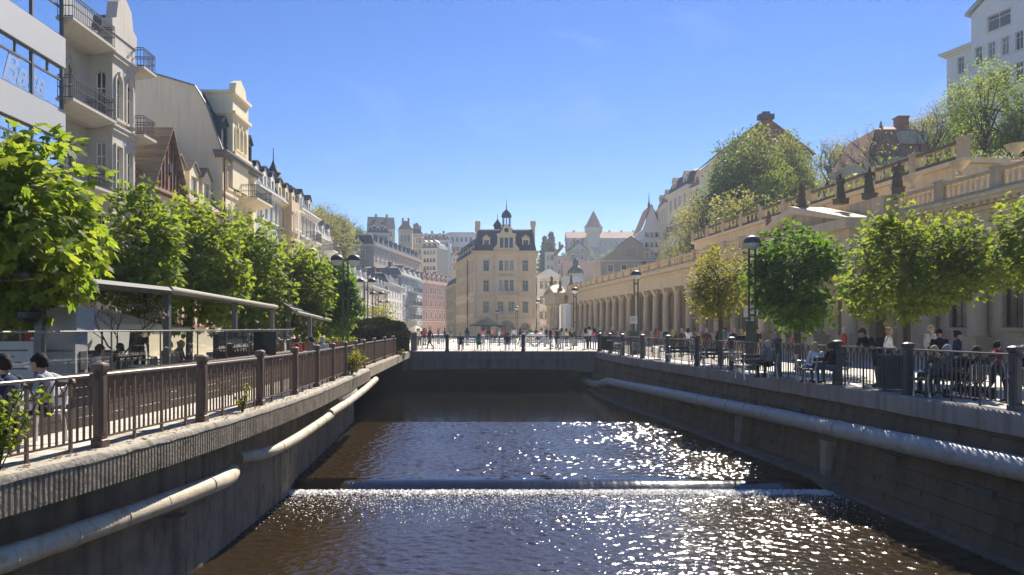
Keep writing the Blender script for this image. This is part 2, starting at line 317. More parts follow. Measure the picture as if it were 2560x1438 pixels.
# weir: concrete sill, smooth sheet of water sliding over it, foam below
we = tag(empty('weir', (1, 21.9, ZN)), 'low straight weir across the river with white foam below its lip', 'weir')
MB().extx([(.75, -.5), (.75, .18), (.3, .15), (-.28, -.03), (-.28, -.5)], -9.5, 9.2).obj('sill', M['dirtystone'], we)
crw = [sum(a_ * math.sin(x * f_ + p_) for a_, f_, p_ in ((.003, 3.1, 0), (.0018, 7.3, 1), (.0008, 19, 2), (.0005, 37, 3), (.004, 1.3, 4))) for x in np.linspace(-9.5, 9.2, 700)]
rg = [[(x, y, z + crw[i_] * (1 if z > .05 else 0)) for i_, x in enumerate(np.linspace(-9.5, 9.2, 700))] for y, z in [(.62, .235), (.42, .230), (.25, .212), (.08, .165), (-.1, .09), (-.25, .03), (-.36, .004)]]
ws = MB().loft(rg, closed=False, caps=False).obj('water_sheet', M['watersm'], we, smooth=True)
rng = np.random.default_rng(3)
n = 16000; fx = rng.uniform(-7.6, 8.3, n); ex = rng.exponential(.16, n) * (rng.random(n) < .86) + rng.exponential(1.1, n) * (rng.random(n) < .42); fy = -.30 - ex
keep = ex < 4.2; fx, fy = fx[keep], fy[keep]; n = len(fx)
sz = rng.uniform(.007, .022, n) * np.where(-fy < .75, 1.2, .8); an = rng.uniform(0, 6.28, n); u = np.stack([np.cos(an), np.sin(an), rng.uniform(-.6, .6, n)], 1); v2 = np.stack([-np.sin(an), np.cos(an), rng.uniform(-.6, .6, n)], 1)
c = np.stack([fx, fy, .015 + rng.random(n) * .07 * np.exp(fy + .3)], 1); vv = np.stack([c - u * sz[:, None] * 1.8, c - v2 * sz[:, None], c + u * sz[:, None] * 1.8, c + v2 * sz[:, None]], 1).reshape(-1, 3)
inst('foam', arrmesh('foam', vv, np.arange(len(vv)).reshape(-1, 4), M['foam']), we)['kind'] = 'stuff'
xs = np.linspace(-7.6, 8.3, 520); ring = []; wob = sum(rng.uniform(.01, .04) * np.sin(xs * rng.uniform(1, 14) + rng.uniform(0, 6)) for _ in range(9)); hgt = 1 + .4 * sum(rng.uniform(.1, .35) * np.sin(xs * rng.uniform(2, 22) + rng.uniform(0, 6)) for _ in range(8))
for j, (yy, hh) in enumerate([(-.24, .0), (-.29, .04), (-.35, .065), (-.43, .05), (-.51, .02), (-.58, -.03)]):
    ring.append([(x, yy + (wob[i] if j > 1 else 0) * (j / 4) + rng.normal(0, .02), hh * hgt[i] + rng.normal(0, .016) - (.01 if hgt[i] < .8 else 0)) for i, x in enumerate(xs)])
MB().loft(ring, closed=False, caps=False).obj('foam', M['foam'], we, smooth=True)['kind'] = 'stuff'

# ---- canal walls
def blocks(parent, fx, ys0, ys1, zt, zb, rows, length, mat, out, seed):
    rr = random.Random(seed); h = (zt - zb) / rows; ms = []
    for k in range(5):
        q = MB(); a = length / 2 - .012; c_ = h / 2 - .010
        j = lambda: rr.uniform(-.008, .008)
        q.add([(-a + j(), 0, -c_), (a + j(), 0, -c_), (a + j(), 0, c_), (-a + j(), 0, c_), (-a + .03, -.03 + j(), -c_ + .025), (a - .03, -.03 + j(), -c_ + .025), (a - .03, -.03 + j(), c_ - .025), (-a + .03, -.03 + j(), c_ - .025)],
              [(4, 5, 6, 7), (0, 1, 5, 4), (1, 2, 6, 5), (2, 3, 7, 6), (3, 0, 4, 7)])
        ms.append(q.mesh('stone_block', mat))
    cnt = 0
    for r in range(rows):
        t = ys0 + (r % 2) * length / 2; z = zt - h * (r + .5)
        while t < ys1:
            if cnt < 298:
                x0, x1 = fx(t - .3, z), fx(t + .3, z); ang = math.atan2(.6, x1 - x0) + (math.pi if out > 0 else 0)
                inst('stone_block', ms[rr.randrange(5)], parent, Vector((fx(t, z) + out * .004, t, z)) - Vector(parent.location), (0, 0, ang + (0 if out < 0 else math.pi) * 0 + (math.pi if out < 0 else 0) * 0)); cnt += 1
            t += length
# left wall
wl_ = tag(empty('canal_wall', (LW(10), 10, ZN)), 'sunlit grey embankment wall carrying pale pipes beside the restaurant terrace', 'wall')
o0 = Vector(wl_.location)
mb = MB(); strip(mb, lambda t: Vector((LW(t), t, -.3)) - o0, lambda t: Vector((LW(t), t, -3.7)) - o0, list(np.arange(-4, 36.6, .5))); mb.quad(Vector((LW(36.5), 36.5, -.3)) - o0, Vector((LW(36.5) - 8, 36.5, -.3)) - o0, Vector((LW(36.5) - 8, 36.5, -3.7)) - o0, Vector((LW(36.5), 36.5, -3.7)) - o0)
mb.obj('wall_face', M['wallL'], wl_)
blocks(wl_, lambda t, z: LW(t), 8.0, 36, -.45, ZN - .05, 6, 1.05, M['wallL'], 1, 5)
mb = MB(); ff = []
# kerb cap (rounded edge) and ribbed fascia
prof = [(-.55, 0), (.20, .0), (.26, -.02), (.285, -.07), (.285, -.12)]
rings = [[Vector((LF(t) + px_, t, pz + rng.normal(0, .006))) - o0 for px_, pz in prof] for t in np.arange(-4, 32.3, .3)]
mb.loft(rings, closed=False, caps=False); mb.obj('kerb_cap', M['kerbtop'], wl_, smooth=True)
mb = MB(); rings = []
tt = -4.0; k = 0
while tt < 32.25:
    d = (.275, .275, .245, .245)[k % 4]; x = LF(tt) + d; rings.append([Vector((x, tt, -.121)) - o0, Vector((x, tt, -.52)) - o0, Vector((LF(tt) - .9, tt, -.53)) - o0]); tt += (.04, .012, .022, .012)[k % 4]; k += 1
mb.loft(rings, closed=False, caps=False); mb.obj('ribbed_fascia', M['concrete'], wl_)
MB().quad(Vector((LF(32.2) - 1, 32.25, -.0)) - o0, Vector((LF(32.2) + .27, 32.25, -.0)) - o0, Vector((LF(32.2) + .27, 32.25, -.52)) - o0, Vector((LF(32.2) - 1, 32.25, -.52)) - o0).obj('end_face', M['concrete'], wl_)
# right wall
wr_ = tag(empty('canal_wall', (RK(15), 15, ZN)), 'shaded brown stone embankment wall under the colonnade promenade', 'wall')
o1 = Vector(wr_.location)
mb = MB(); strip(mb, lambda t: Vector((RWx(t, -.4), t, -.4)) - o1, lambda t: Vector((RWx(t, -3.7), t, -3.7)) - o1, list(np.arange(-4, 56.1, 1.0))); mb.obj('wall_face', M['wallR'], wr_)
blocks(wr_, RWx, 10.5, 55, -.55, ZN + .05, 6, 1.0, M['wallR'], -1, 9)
prof = [(.13, -.0), (-.33, -.0), (-.37, -.03), (-.38, -.07), (-.38, -.46), (-.30, -.5), (.1, -.5)]
rings = [[Vector((RF(t) + a, t, z + rng.normal(0, .004))) - o1 for a, z in prof] for t in np.arange(-4, 55.6, .5)]
MB().loft(rings, closed=False, caps=False).obj('kerb', mk('kerb_grey', (.33, .30, .26), .9, .2, 1.5, .4, 14, .4, 1.2), wr_, smooth=True)
ft = MB(); rings = []
for t in list(np.arange(-4, 56, 1.0)):
    zz = (ZN if t < 21.8 else ZU) + .10; xo = RWx(t, -3) - (.18 if t < 21.8 else .45)
    rings.append([Vector((RWx(t, -3) + .2, t, zz + .06)) - o1, Vector((xo + .05, t, zz)) - o1, Vector((xo, t, zz - .05)) - o1, Vector((xo - .02, t, zz - 1)) - o1])
ft.loft(rings, closed=False, caps=False).obj('footing', M['dirtystone'], wr_)
for t, wd in ((22.3, .42), (28.5, .16)):
    MB().box(RWx(t, -2.9) - .10, RWx(t, -.5) + .1, t - wd / 2, t + wd / 2, ZU - .2, -1.62).obj('pilaster', M['concrete'], wr_, loc=-o1)
for t, z in ((17.5, -1.0), (19.5, -1.62), (24.6, -.95), (26, -1.6), (16.1, -1.75), (33, -1.25)):
    MB().box(RWx(t, z) - .06, RWx(t, z) + .05, t - .5, t + .5, z - .07, z + .07).obj('pipe_bracket', M['iron2'], wr_, loc=-o1)
# platform between the wall's end and the bridge
pk = tag(empty('quay_platform', (-6.8, 43, 0)), 'concrete quay edge with dark opening below leading to the bridge', 'quay'); o2 = Vector(pk.location)
a0, a1 = Vector((LF(32.3) + .1, 32.3, 0)), Vector((-7.55, 55, 0))
pts = [a0, a1]
dr = (a1 - a0).normalized(); nr = Vector((-dr.y, dr.x, 0))
def plat(o, z): return [a0 + nr * o + Vector((0, 0, z)) - o2, a1 + nr * o + Vector((0, 0, z)) - o2]
mb = MB(); q = [plat(.55, .0), plat(-.03, .0), plat(-.05, -.04), plat(-.05, -.45), plat(.6, -.45)]
mb.loft([[r[0] for r in q], [r[1] for r in q]], closed=False, caps=False); mb.obj('quay_edge', M['concrete'], pk)
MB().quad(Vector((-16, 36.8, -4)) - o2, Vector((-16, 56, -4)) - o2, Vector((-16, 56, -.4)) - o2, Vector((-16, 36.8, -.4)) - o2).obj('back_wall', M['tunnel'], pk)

# ---- bridge
br = tag(empty('bridge', (-.5, 55, 0)), 'flat concrete road bridge over the river in the middle distance', 'bridge')
MB().box(-7.3, 7.05, 0, .32, -.60, -.006).obj('fascia', M['bridge'], br)
g = MB(); top, bot = [], []
for x in np.linspace(-7.6, 7.2, 25): bot.append((x, -1.30 - .18 * ((x + 1) / 7.4) ** 2 - .08 * (x > 5.2)))
g.exty([(-7.6, -.55)] + [] + bot + [(7.2, -.55)], .12, 2.4); g.obj('girder', M['bridge'], br)
for x in np.linspace(-6.2, 6.2, 8): MB().box(x - .04, x + .04, -.012, .0, -.58, -.18).obj('drip_stain_channel', M['concrete'], br)
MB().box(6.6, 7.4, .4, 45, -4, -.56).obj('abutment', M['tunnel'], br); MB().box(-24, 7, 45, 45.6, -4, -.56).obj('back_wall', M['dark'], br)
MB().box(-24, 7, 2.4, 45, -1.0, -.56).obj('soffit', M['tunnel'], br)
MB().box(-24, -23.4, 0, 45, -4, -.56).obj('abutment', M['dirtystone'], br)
for xx in (-7.35, -6.85): MB().cbox(xx - .22, xx + .22, .1 if xx < -7 else .75, .54 if xx < -7 else 1.2, -.02, 1.1 if xx < -7 else 1.38, .03).obj('end_pillar', M['bridge'], br)

# ---- fences
BAL = {}
def baluster_mesh(kind, h, mat, sp):
    key = (kind, round(h, 2), mat.name, round(sp, 3))
    if key in BAL: return BAL[key]
    q = MB(); t = .013; b = .15
    if kind == 0: q.box(-t, t, -t, t, b, h - .05)
    elif kind == 2: q.box(-t * 1.5, t * 1.5, -t * 1.5, t * 1.5, -.02, h - .05)
    else:
        q.box(-t, t, -t, t, b, h - .24); q.box(-.02, .02, -.02, .02, h - .27, h - .235)
        for s in (-1, 1): q.tube([(0, 0, h - .24), (s * sp * .32, 0, h - .185), (s * sp * .5, 0, h - .14), (s * sp * .93, 0, h - .045)], t, 4)
    BAL[key] = q.mesh('baluster', mat); return BAL[key]
POST = {}
def post_parts(mat, h, wd):
    key = (mat.name, round(h, 2), wd)
    if key not in POST:
        q = MB(); a = wd / 2
        q.cbox(-a * 1.25, a * 1.25, -a * 1.25, a * 1.25, -.01, .12, .015); q.cbox(-a, a, -a, a, .10, h, .02)
        for s in (-1, 1):
            q.box(-a * .55, a * .55, s * a - .006, s * a + .006, .2, h - .15); q.box(s * a - .006, s * a + .006, -a * .55, a * .55, .2, h - .15)
        c_ = MB(); n8 = 8
        def sq(r, z): return [(r, r * .7, z), (r * .7, r, z), (-r * .7, r, z), (-r, r * .7, z), (-r, -r * .7, z), (-r * .7, -r, z), (r * .7, -r, z), (r, -r * .7, z)]
        c_.loft([sq(a * 1.02, h - .07), sq(a * 1.35, h - .02), sq(a * 1.4, h + .03), sq(a * 1.3, h + .055), sq(a * .5, h + .085)])
        POST[key] = (q.mesh('post', mat), c_.mesh('post_cap', mat))
    return POST[key]
def fence(label, posts, h, mat, railmat, sp=.135, wd=.19, ph=None, start_post=True, flush=None):
    root = tag(empty('railing_fence', (posts[0][0], posts[0][1], 0)), label, 'fence'); o = Vector(root.location)
    pm, cm = post_parts(mat, ph or h + .1, wd)
    for i, p in enumerate(posts):
        a = posts[min(i + 1, len(posts) - 1)]; b = posts[max(i - 1, 0)]; an = math.atan2(a[1] - b[1], a[0] - b[0])
        if i or start_post:
            po = inst('post', pm, root, Vector((p[0], p[1], 0)) - o, (0, 0, an)); inst('post_cap', cm, po)
        if i == len(posts) - 1: break
        q = posts[i + 1]; d = Vector((q[0] - p[0], q[1] - p[1], 0)); ln = d.length; an = math.atan2(d.y, d.x)
        base = Vector((p[0], p[1], 0)) - o
        MB().cbox(0, ln, -.032, .032, h - .045, h, .012).obj('top_rail', railmat, root, base, an)
        MB().box(0, ln, -.02, .02, .13, .155).obj('bottom_rail', mat, root, base, an)
        nb = max(2, int(round((ln - wd) / sp))); nb += (nb % 2); s2 = (ln - wd) / nb
        for k in range(1, nb):
            kind = 1 if k % 2 else (2 if k % 6 == 0 else 0)
            inst('baluster', baluster_mesh(kind, h, mat, s2), root, base + d.normalized() * (wd / 2 + k * s2), (0, 0, an))
    return root
ly = [8.0, 10.9, 13.9, 16.8, 19.5, 22.0, 24.5, 27.0, 29.5, 32.0]
fence('brown iron railing with square posts along the sunlit restaurant terrace', [(LF(y), y) for y in ly], 1.08, M['iron'], M['irontop'], .135, .15, 1.16)
fence('brown iron railing of the quay edge running from terrace to bridge', [(-6.55, 32.6), (-6.85, 37), (-7.1, 41.5), (-7.35, 46), (-7.6, 50.5), (-7.8, 54.6)], 1.08, M['iron'], M['irontop'], .16, .15, 1.16)
ry = [11.9, 15.7, 19.4, 22.8, 26.6, 30.6, 34.3, 38.3, 42.6, 47, 51, 55]
fence('dark iron railing along the river edge of the colonnade promenade', [(RF(y), y) for y in ry], 1.2, M['iron2'], M['irontop'], .17, .19, 1.28)
fence('dark iron railing across the bridge in front of the white benches', [(-7.75, 55.15), (-4.8, 55.15), (.82, 55.15), (6.45, 55.15)], 1.1, M['iron2'], M['iron2'], .16, .24, 1.2)

# ---- pipes on the walls
def pipe(label, path, r, mat, band, step):
    p0 = Vector(path[0]); root = tag(empty('pipe', p0), label, 'pipe'); pts = []
    for i in range(len(path) - 1):
        a, b = Vector(path[i]), Vector(path[i + 1]); n_ = max(1, int((b - a).length / .5))
        for k in range(n_): pts.append(a + (b - a) * k / n_)
    pts.append(Vector(path[-1]))
    for _ in range(2): pts = [pts[0]] + [(pts[i - 1] + pts[i] * 2 + pts[i + 1]) / 4 for i in range(1, len(pts) - 1)] + [pts[-1]]
    rr = random.Random(len(label)); MB().tube([p - p0 for p in pts], [r * (1 + rr.uniform(-.035, .035)) for _ in pts], 16).obj('pipe_body', mat, root, smooth=True)
    acc = 0
    for i in range(1, len(pts) - 1):
        acc += (pts[i] - pts[i - 1]).length
        if acc > step:
            acc = 0; d = (pts[i + 1] - pts[i - 1]).normalized()
            MB().tube([pts[i] - p0 - d * .02, pts[i] - p0 + d * .02], r * 1.06, 16).obj('joint_band', band, root, smooth=True)
    return root
pw = lambda t, z, o=.46: (LW(t) + o + .16, t, z)
pipe('cream insulated pipe with open end, lowest and nearest on the sunlit wall', [pw(4, -1.0), pw(8.7, -1.10), pw(12, -1.19), pw(15.1, -1.26), pw(15.5, -1.26, .25)], .165, M['pipeL'], M['pipeL'], 1.05)
pipe('cream pipe bending out of the sunlit wall beyond the open pipe end', [pw(16.6, -1.15, .05), pw(16.9, -1.15, .5), pw(19, -1.12, .62), pw(23.4, -1.0, .72)], .13, M['pipeL'], M['pipeL'], 1.0)
pipe('cream pipe on the sunlit wall rising up to the quay corner', [pw(23.2, -.93, .72), pw(26, -.86, .9), pw(30, -.72, 1.05), pw(33.7, -.60, 1.15)], .13, M['pipeL'], M['pipeL'], 1.0)
pipe('short pale pipe stub above the long pipe near the quay corner', [pw(25.6, -.68, .7), pw(28.2, -.6, .85)], .09, M['white'], M['white'], 9)
for t, z in ((13.6, -1.72), (21.2, -1.5), (24.3, -1.4)):
    MB().box(-.05, .34, -.16, .16, -.035, .035).box(-.05, .05, -.05, .05, -.3, .0).obj('support_bracket', M['concrete'], wl_, Vector((LW(t), t, z)) - o0)
pr = lambda t, z, o=.27: (RWx(t, z) - o, t, z)
pipe('thick grey insulated heating pipe along the shaded river wall', [pr(6, -.85), pr(13.7, -1.02), pr(23.5, -1.22), pr(34, -1.42), pr(45.5, -1.66), pr(48, -1.72), pr(50.5, -2.1), pr(53, -2.3), pr(58, -2.3)], .25, M['pipeR'], M['pipeR'], 1.5)
# ------------------------------------------------------------------ building kit
WIN = {}
def window_meshes(w_, h_, arch, style, frame, trim, glass):
    key = (round(w_, 2), round(h_, 2), arch, style, frame.name, trim.name, glass.name)
    if key in WIN: return WIN[key]
    q = MB(); a = w_ / 2; t = .055 if w_ < 2 else .08; y0, y1 = .11, .17
    hs = h_ - a if arch else h_
    q.box(-a, -a + t, y0, y1, 0, hs); q.box(a - t, a, y0, y1, 0, hs); q.box(-a + t, a - t, y0, y1, 0, t)
    q.box(-t * .5, t * .5, y0 + .004, y1 - .004, t, h_ - t); q.box(-a + t, -t * .5, y0 + .002, y1, hs * .68, hs * .68 + t); q.box(t * .5, a - t, y0 + .002, y1, hs * .68, hs * .68 + t)
    if arch:
        n_ = 8; pts = [(-a * math.cos(math.pi * i / n_), hs + a * math.sin(math.pi * i / n_)) for i in range(n_ + 1)]
        pin = [(-(a - t) * math.cos(math.pi * i / n_), hs + (a - t) * math.sin(math.pi * i / n_)) for i in range(n_ + 1)]
        for i in range(n_):
            for yy in (y0,): q.quad((pts[i][0], yy, pts[i][1]), (pts[i + 1][0], yy, pts[i + 1][1]), (pin[i + 1][0], yy, pin[i + 1][1]), (pin[i][0], yy, pin[i][1]))
    else: q.box(-a + t, a - t, y0, y1, h_ - t, h_)
    if style in ('surr', 'ped', 'seg'):
        s = .16 if w_ > .8 else .11; p = -.07
        q.box(-a - s, -a - .003, p, .0, -.02, hs, 1); q.box(a + .003, a + s, p, .0, -.02, hs, 1)
        q.box(-a - s - .06, a + s + .06, p - .07, -.0, -.16, -.025, 1)
        if arch:
            n_ = 8
            for i in range(n_):
                t0, t1 = math.pi * i / n_, math.pi * (i + 1) / n_
                def pt(r, tt, yy): return (-r * math.cos(tt), yy, hs + r * math.sin(tt))
                q.add([pt(a + .003, t0, p), pt(a + .003, t1, p), pt(a + s, t1, p), pt(a + s, t0, p), pt(a + .003, t0, 0), pt(a + .003, t1, 0), pt(a + s, t1, 0), pt(a + s, t0, 0)], [(0, 1, 2, 3), (2, 3, 7, 6), (0, 1, 5, 4)], 1)
            q.box(-.09, .09, p - .05, -.002, hs + a - .02, hs + a + s + .1, 1)
        else:
            q.box(-a - s, a + s, p, .0, h_ + .003, h_ + s, 1)
            if style == 'ped':
                q.box(-a - s - .1, a + s + .1, p - .12, .0, h_ + s + .003, h_ + s + .1, 1)
                q.extx([(0, h_ + s + .1), (p - .1, h_ + s + .1), (0, h_ + s + .12)], -a, a, 1)
                q.exty([(-a - s - .05, h_ + s + .103), (a + s + .05, h_ + s + .103), (0, h_ + s + .1 + a * .5)], p - .08, -.002, 1)
            elif style == 'seg': q.box(-a - s - .1, a + s + .1, p - .14, .0, h_ + s + .003, h_ + s + .12, 1)
    g = MB(); pts = [(-a, .14, 0), (a, .14, 0), (a, .14, hs)]
    if arch: pts += [(a * math.cos(math.pi * i / 8), .14, hs + a * math.sin(math.pi * i / 8)) for i in range(1, 8)]
    pts += [(-a, .14, hs)]; g.poly(pts)
    WIN[key] = (q.mesh('window', [frame, trim]), g.mesh('pane', glass)); return WIN[key]
def place_window(root, T, th, op, frame, trim, glass, style):
    u, zb, w_, h_, arch = op; wm, gm = window_meshes(w_, h_, arch, style, frame, trim, glass)
    o = inst('window', wm, root, T(u, 0, zb), (0, 0, th)); inst('pane', gm, o); return o
def side_frame(side, W, D):
    ox, oy, th = {'front': (0, 0, 0), 'left': (0, D, -math.pi / 2), 'right': (W, 0, math.pi / 2)}[side]
    c, s = math.cos(th), math.sin(th)
    return (lambda u, d, z: Vector((ox + c * u - s * d, oy + s * u + c * d, z))), th
def open_wall(mb, T, W, z0, z1, ops, depth=.25, mi=0):
    xs = sorted({0.0, W} | {round(o[0] - o[2] / 2, 4) for o in ops} | {round(o[0] + o[2] / 2, 4) for o in ops})
    for i in range(len(xs) - 1):
        a, b = xs[i], xs[i + 1]
        if b - a < 1e-4: continue
        m = (a + b) / 2; cuts = sorted([(o[1], o[1] + o[3]) for o in ops if o[0] - o[2] / 2 < m < o[0] + o[2] / 2]); z = z0
        for c0, c1 in cuts:
            if c0 > z: mb.quad(T(a, 0, z), T(b, 0, z), T(b, 0, c0), T(a, 0, c0), mi)
            z = c1
        if z1 > z: mb.quad(T(a, 0, z), T(b, 0, z), T(b, 0, z1), T(a, 0, z1), mi)
    for u, zb, w_, h_, arch in ops:
        a, b = u - w_ / 2, u + w_ / 2; hs = h_ - w_ / 2 if arch else h_
        mb.quad(T(a, 0, zb), T(a, depth, zb), T(a, depth, zb + hs), T(a, 0, zb + hs), mi); mb.quad(T(b, 0, zb), T(b, depth, zb), T(b, depth, zb + hs), T(b, 0, zb + hs), mi)
        mb.quad(T(a, 0, zb), T(b, 0, zb), T(b, depth, zb), T(a, depth, zb), mi)
        if not arch: mb.quad(T(a, 0, zb + h_), T(b, 0, zb + h_), T(b, depth, zb + h_), T(a, depth, zb + h_), mi)
        else:
            r = w_ / 2; arc = [(u - r * math.cos(math.pi * i / 8), zb + hs + r * math.sin(math.pi * i / 8)) for i in range(9)]
            for i in range(8):
                mb.quad(T(arc[i][0], 0, arc[i][1]), T(arc[i + 1][0], 0, arc[i + 1][1]), T(arc[i + 1][0], depth, arc[i + 1][1]), T(arc[i][0], depth, arc[i][1]), mi)
                cx = a if i < 4 else b
                mb.poly([T(cx, 0, zb + h_), T(arc[i][0], 0, arc[i][1]), T(arc[i + 1][0], 0, arc[i + 1][1])], mi)
            mb.poly([T(a, 0, zb + h_), T(u, 0, zb + h_), T(arc[4][0], 0, arc[4][1])], mi); mb.poly([T(b, 0, zb + h_), T(u, 0, zb + h_), T(arc[4][0], 0, arc[4][1])], mi)
def ops_of(fl, W):
    ops = []
    for f in fl:
        if 'us' in f: us = f['us']
        else:
            m = f.get('m', .6); n_ = f['n']; us = [m + (W - 2 * m) * (i + .5) / n_ for i in range(n_)]
        for u in us: ops.append(((u, f['z'], f['w'], f['h'], f.get('arch', False)), f.get('style', 'surr')))
    return ops
def floors(z0, n_, pitch, num, w_=1.0, h_=1.8, style='surr', m=.6, arch=()):
    return [dict(z=z0 + i * pitch, h=h_, w=w_, n=num, m=m, style=style, arch=i in arch) for i in range(n_)]
def roof_part(root, kind, W, D, z, h, mat, inset=1.4, ov=.3, name='roof'):
    mb = MB()
    if kind == 'mansard':
        i = inset; mb.loft([[(0 - .05, 0 - .05, z), (W + .05, -.05, z), (W + .05, D + .05, z), (-.05, D + .05, z)], [(i * .75, i * .75, z + h * .82), (W - i * .75, i * .75, z + h * .82), (W - i * .75, D - i * .75, z + h * .82), (i * .75, D - i * .75, z + h * .82)],
                 [(i * 1.6, i * 1.6, z + h), (W - i * 1.6, i * 1.6, z + h), (W - i * 1.6, D - i * 1.6, z + h), (i * 1.6, D - i * 1.6, z + h)]])
    elif kind == 'gablex': mb.extx([(-ov, z - .12), (-ov, z), (D / 2, z + h), (D + ov, z), (D + ov, z - .12), (D / 2, z + h - .14)], -.12, W + .12)
    elif kind == 'gabley': mb.exty([(-ov, z - .12), (-ov, z), (W / 2, z + h), (W + ov, z), (W + ov, z - .12), (W / 2, z + h - .14)], -.15, D + .12)
    elif kind == 'hip':
        r = min(W, D) * .42
        mb.loft([[(-ov, -ov, z), (W + ov, -ov, z), (W + ov, D + ov, z), (-ov, D + ov, z)], [(r, r, z + h), (W - r, r, z + h), (W - r, D - r, z + h), (r, D - r, z + h)]])
    elif kind == 'flat': mb.box(-.1, W + .1, -.1, D + .1, z, z + h)
    return mb.obj(name, mat, root)
def cornice(root, W, D, z, ov, mat, name='cornice', hgt=None, D2=None):
    D = D2 or D
    h = hgt or ov * .9; mb = MB()
    mb.box(-ov * .35, W + ov * .35, -ov * .35, D, z - h, z - h * .62); mb.box(-ov * .75, W + ov * .75, -ov * .75, D, z - h * .617, z - h * .25); mb.box(-ov, W + ov, -ov, D, z - h * .247, z + .02)
    return mb.obj(name, mat, root)
def dormer(root, u, y, z, w_, h_, dep, wall, roofm, glass=None, round_=False, th=0):
    a = w_ / 2; mb = MB(); mb.box(-a, -a * .62, 0, dep, 0, h_); mb.box(a * .62, a, 0, dep, 0, h_); mb.box(-a * .62, a * .62, 0, dep, 0, h_ * .12); mb.box(-a * .62, a * .62, 0, dep, h_ * .85, h_)
    if round_: mb.exty([(-a * math.cos(math.pi * i / 8), h_ + .003 + a * .8 * math.sin(math.pi * i / 8)) for i in range(9)], 0, .2)
    else: mb.exty([(-a, h_ + .003), (a, h_ + .003), (0, h_ + a * .8)], 0, .12)
    d = mb.obj('dormer', wall, root, (u, y, z), th)
    r = MB(); p = [(-a * 1.2, h_ - .02), (0, h_ + a * .8 + .1), (a * 1.2, h_ - .02), (a * 1.2, h_ + .06), (0, h_ + a * .8 + .2), (-a * 1.2, h_ + .06)]
    if round_: p = [(-a * 1.1 * math.cos(math.pi * i / 8), h_ + .02 + a * .88 * math.sin(math.pi * i / 8)) for i in range(9)] + [(a * 1.2 * math.cos(math.pi * i / 8), h_ + .1 + a * .95 * math.sin(math.pi * i / 8)) for i in range(9)]
    r.exty(p, -.12, dep + .6).obj('dormer_roof', roofm, d)
    g = MB().quad((-a * .62, .12, h_ * .12), (a * .62, .12, h_ * .12), (a * .62, .12, h_ * .85), (-a * .62, .12, h_ * .85)); g.box(-.03, .03, .09, .12, h_ * .12, h_ * .85, 1)
    g.obj('pane', [glass or M['pane'], M['trim']], d); return d
RAIL = {}
def balcony(root, T, th, u, z, w_, dep, slabm, railm, hgt=1.0, taper=True):
    a = w_ / 2; mb = MB()
    c = .35 if taper else .0
    mb.loft([[(-a + c, 0, -.42), (a - c, 0, -.42), (a - c, -dep * .4, -.42), (-a + c, -dep * .4, -.42)], [(-a, 0, -.12), (a, 0, -.12), (a, -dep, -.12), (-a, -dep, -.12)], [(-a, 0, 0), (a, 0, 0), (a, -dep, 0), (-a, -dep, 0)]])
    b = mb.obj('balcony', slabm, root, T(u, 0, z), th)
    r = MB(); y = -dep + .06; xa = a - .06
    for zz in (.06, hgt * .5, hgt - .12, hgt): r.box(-xa, xa, y - .018, y + .018, zz - .018, zz + .018); r.box(-xa - .018, -xa + .018, y + .02, 0, zz - .018, zz + .018); r.box(xa - .018, xa + .018, y + .02, 0, zz - .018, zz + .018)
    n_ = int(w_ / .16)
    for i in range(n_ + 1):
        x = -xa + 2 * xa * i / n_; r.box(x - .012, x + .012, y - .01, y + .01, .01, hgt)
    for i in range(1, int(dep / .16)):
        for s in (-1, 1): r.box(s * xa - .01, s * xa + .01, y + i * .16 - .012, y + i * .16 + .012, .01, hgt)
    r.obj('railing', railm, b); return b
def building(name, label, cat, A, rz, W, D, H, wall, trim, front=(), left=(), right=(), roof=None, corn=.4, bands=(), z0=-6, group=None, frame=None, glass=None, corn_mat=None, corn_d=None):
    root = tag(empty(name, A, rz), label, cat, group); frame = frame or M['trim']; glass = glass or M['pane']
    mb = MB()
    for side, fl, L_ in (('front', front, W), ('left', left, D), ('right', right, D)):
        T, th = side_frame(side, W, D); ops = ops_of(fl, L_); open_wall(mb, T, L_, z0, H, [o for o, _ in ops])
        for o, st in ops: place_window(root, T, th, o, frame, trim, glass, st)
    mb.quad((0, D, z0), (W, D, z0), (W, D, H), (0, D, H)); mb.quad((0, 0, H), (W, 0, H), (W, D, H), (0, D, H))
    mb.obj('wall', wall, root)
    if corn: cornice(root, W, D, H, corn, corn_mat or trim, D2=corn_d)
    for zb, hh, pr in bands:
        MB().box(-pr, W + pr, -pr, -.002, zb, zb + hh).box(-pr, -.002, 0, D, zb, zb + hh).box(W + .002, W + pr, 0, D, zb, zb + hh).obj('string_course', trim, root)
    if roof: roof_part(root, roof[0], W, D, H + .022, roof[1], roof[2], *(roof[3:]))
    return root
def text(root, s, loc, rot, size, mat, ext=.01, shear=0, name='lettering', align='LEFT', bold=0):
    cu = bpy.data.curves.new('lettering', 'FONT'); cu.body = s; cu.size = size; cu.extrude = ext; cu.shear = shear; cu.align_x = align; cu.offset = bold
    o = bpy.data.objects.new('tmp_text', cu); COL.objects.link(o); dg = bpy.context.evaluated_depsgraph_get(); me = bpy.data.meshes.new_from_object(o.evaluated_get(dg))
    bpy.data.objects.remove(o); me.materials.clear(); me.materials.append(mat); return inst(name, me, root, loc, rot)
def chimney(root, x, y, z, w_=.6, h_=1.6, mat=None):
    mb = MB().box(-w_ / 2, w_ / 2, -w_ / 2, w_ / 2, 0, h_); mb.box(-w_ / 2 - .08, w_ / 2 + .08, -w_ / 2 - .08, w_ / 2 + .08, h_ + .002, h_ + .15); return mb.obj('chimney', mat or M['redroof'], root, (x, y, z))

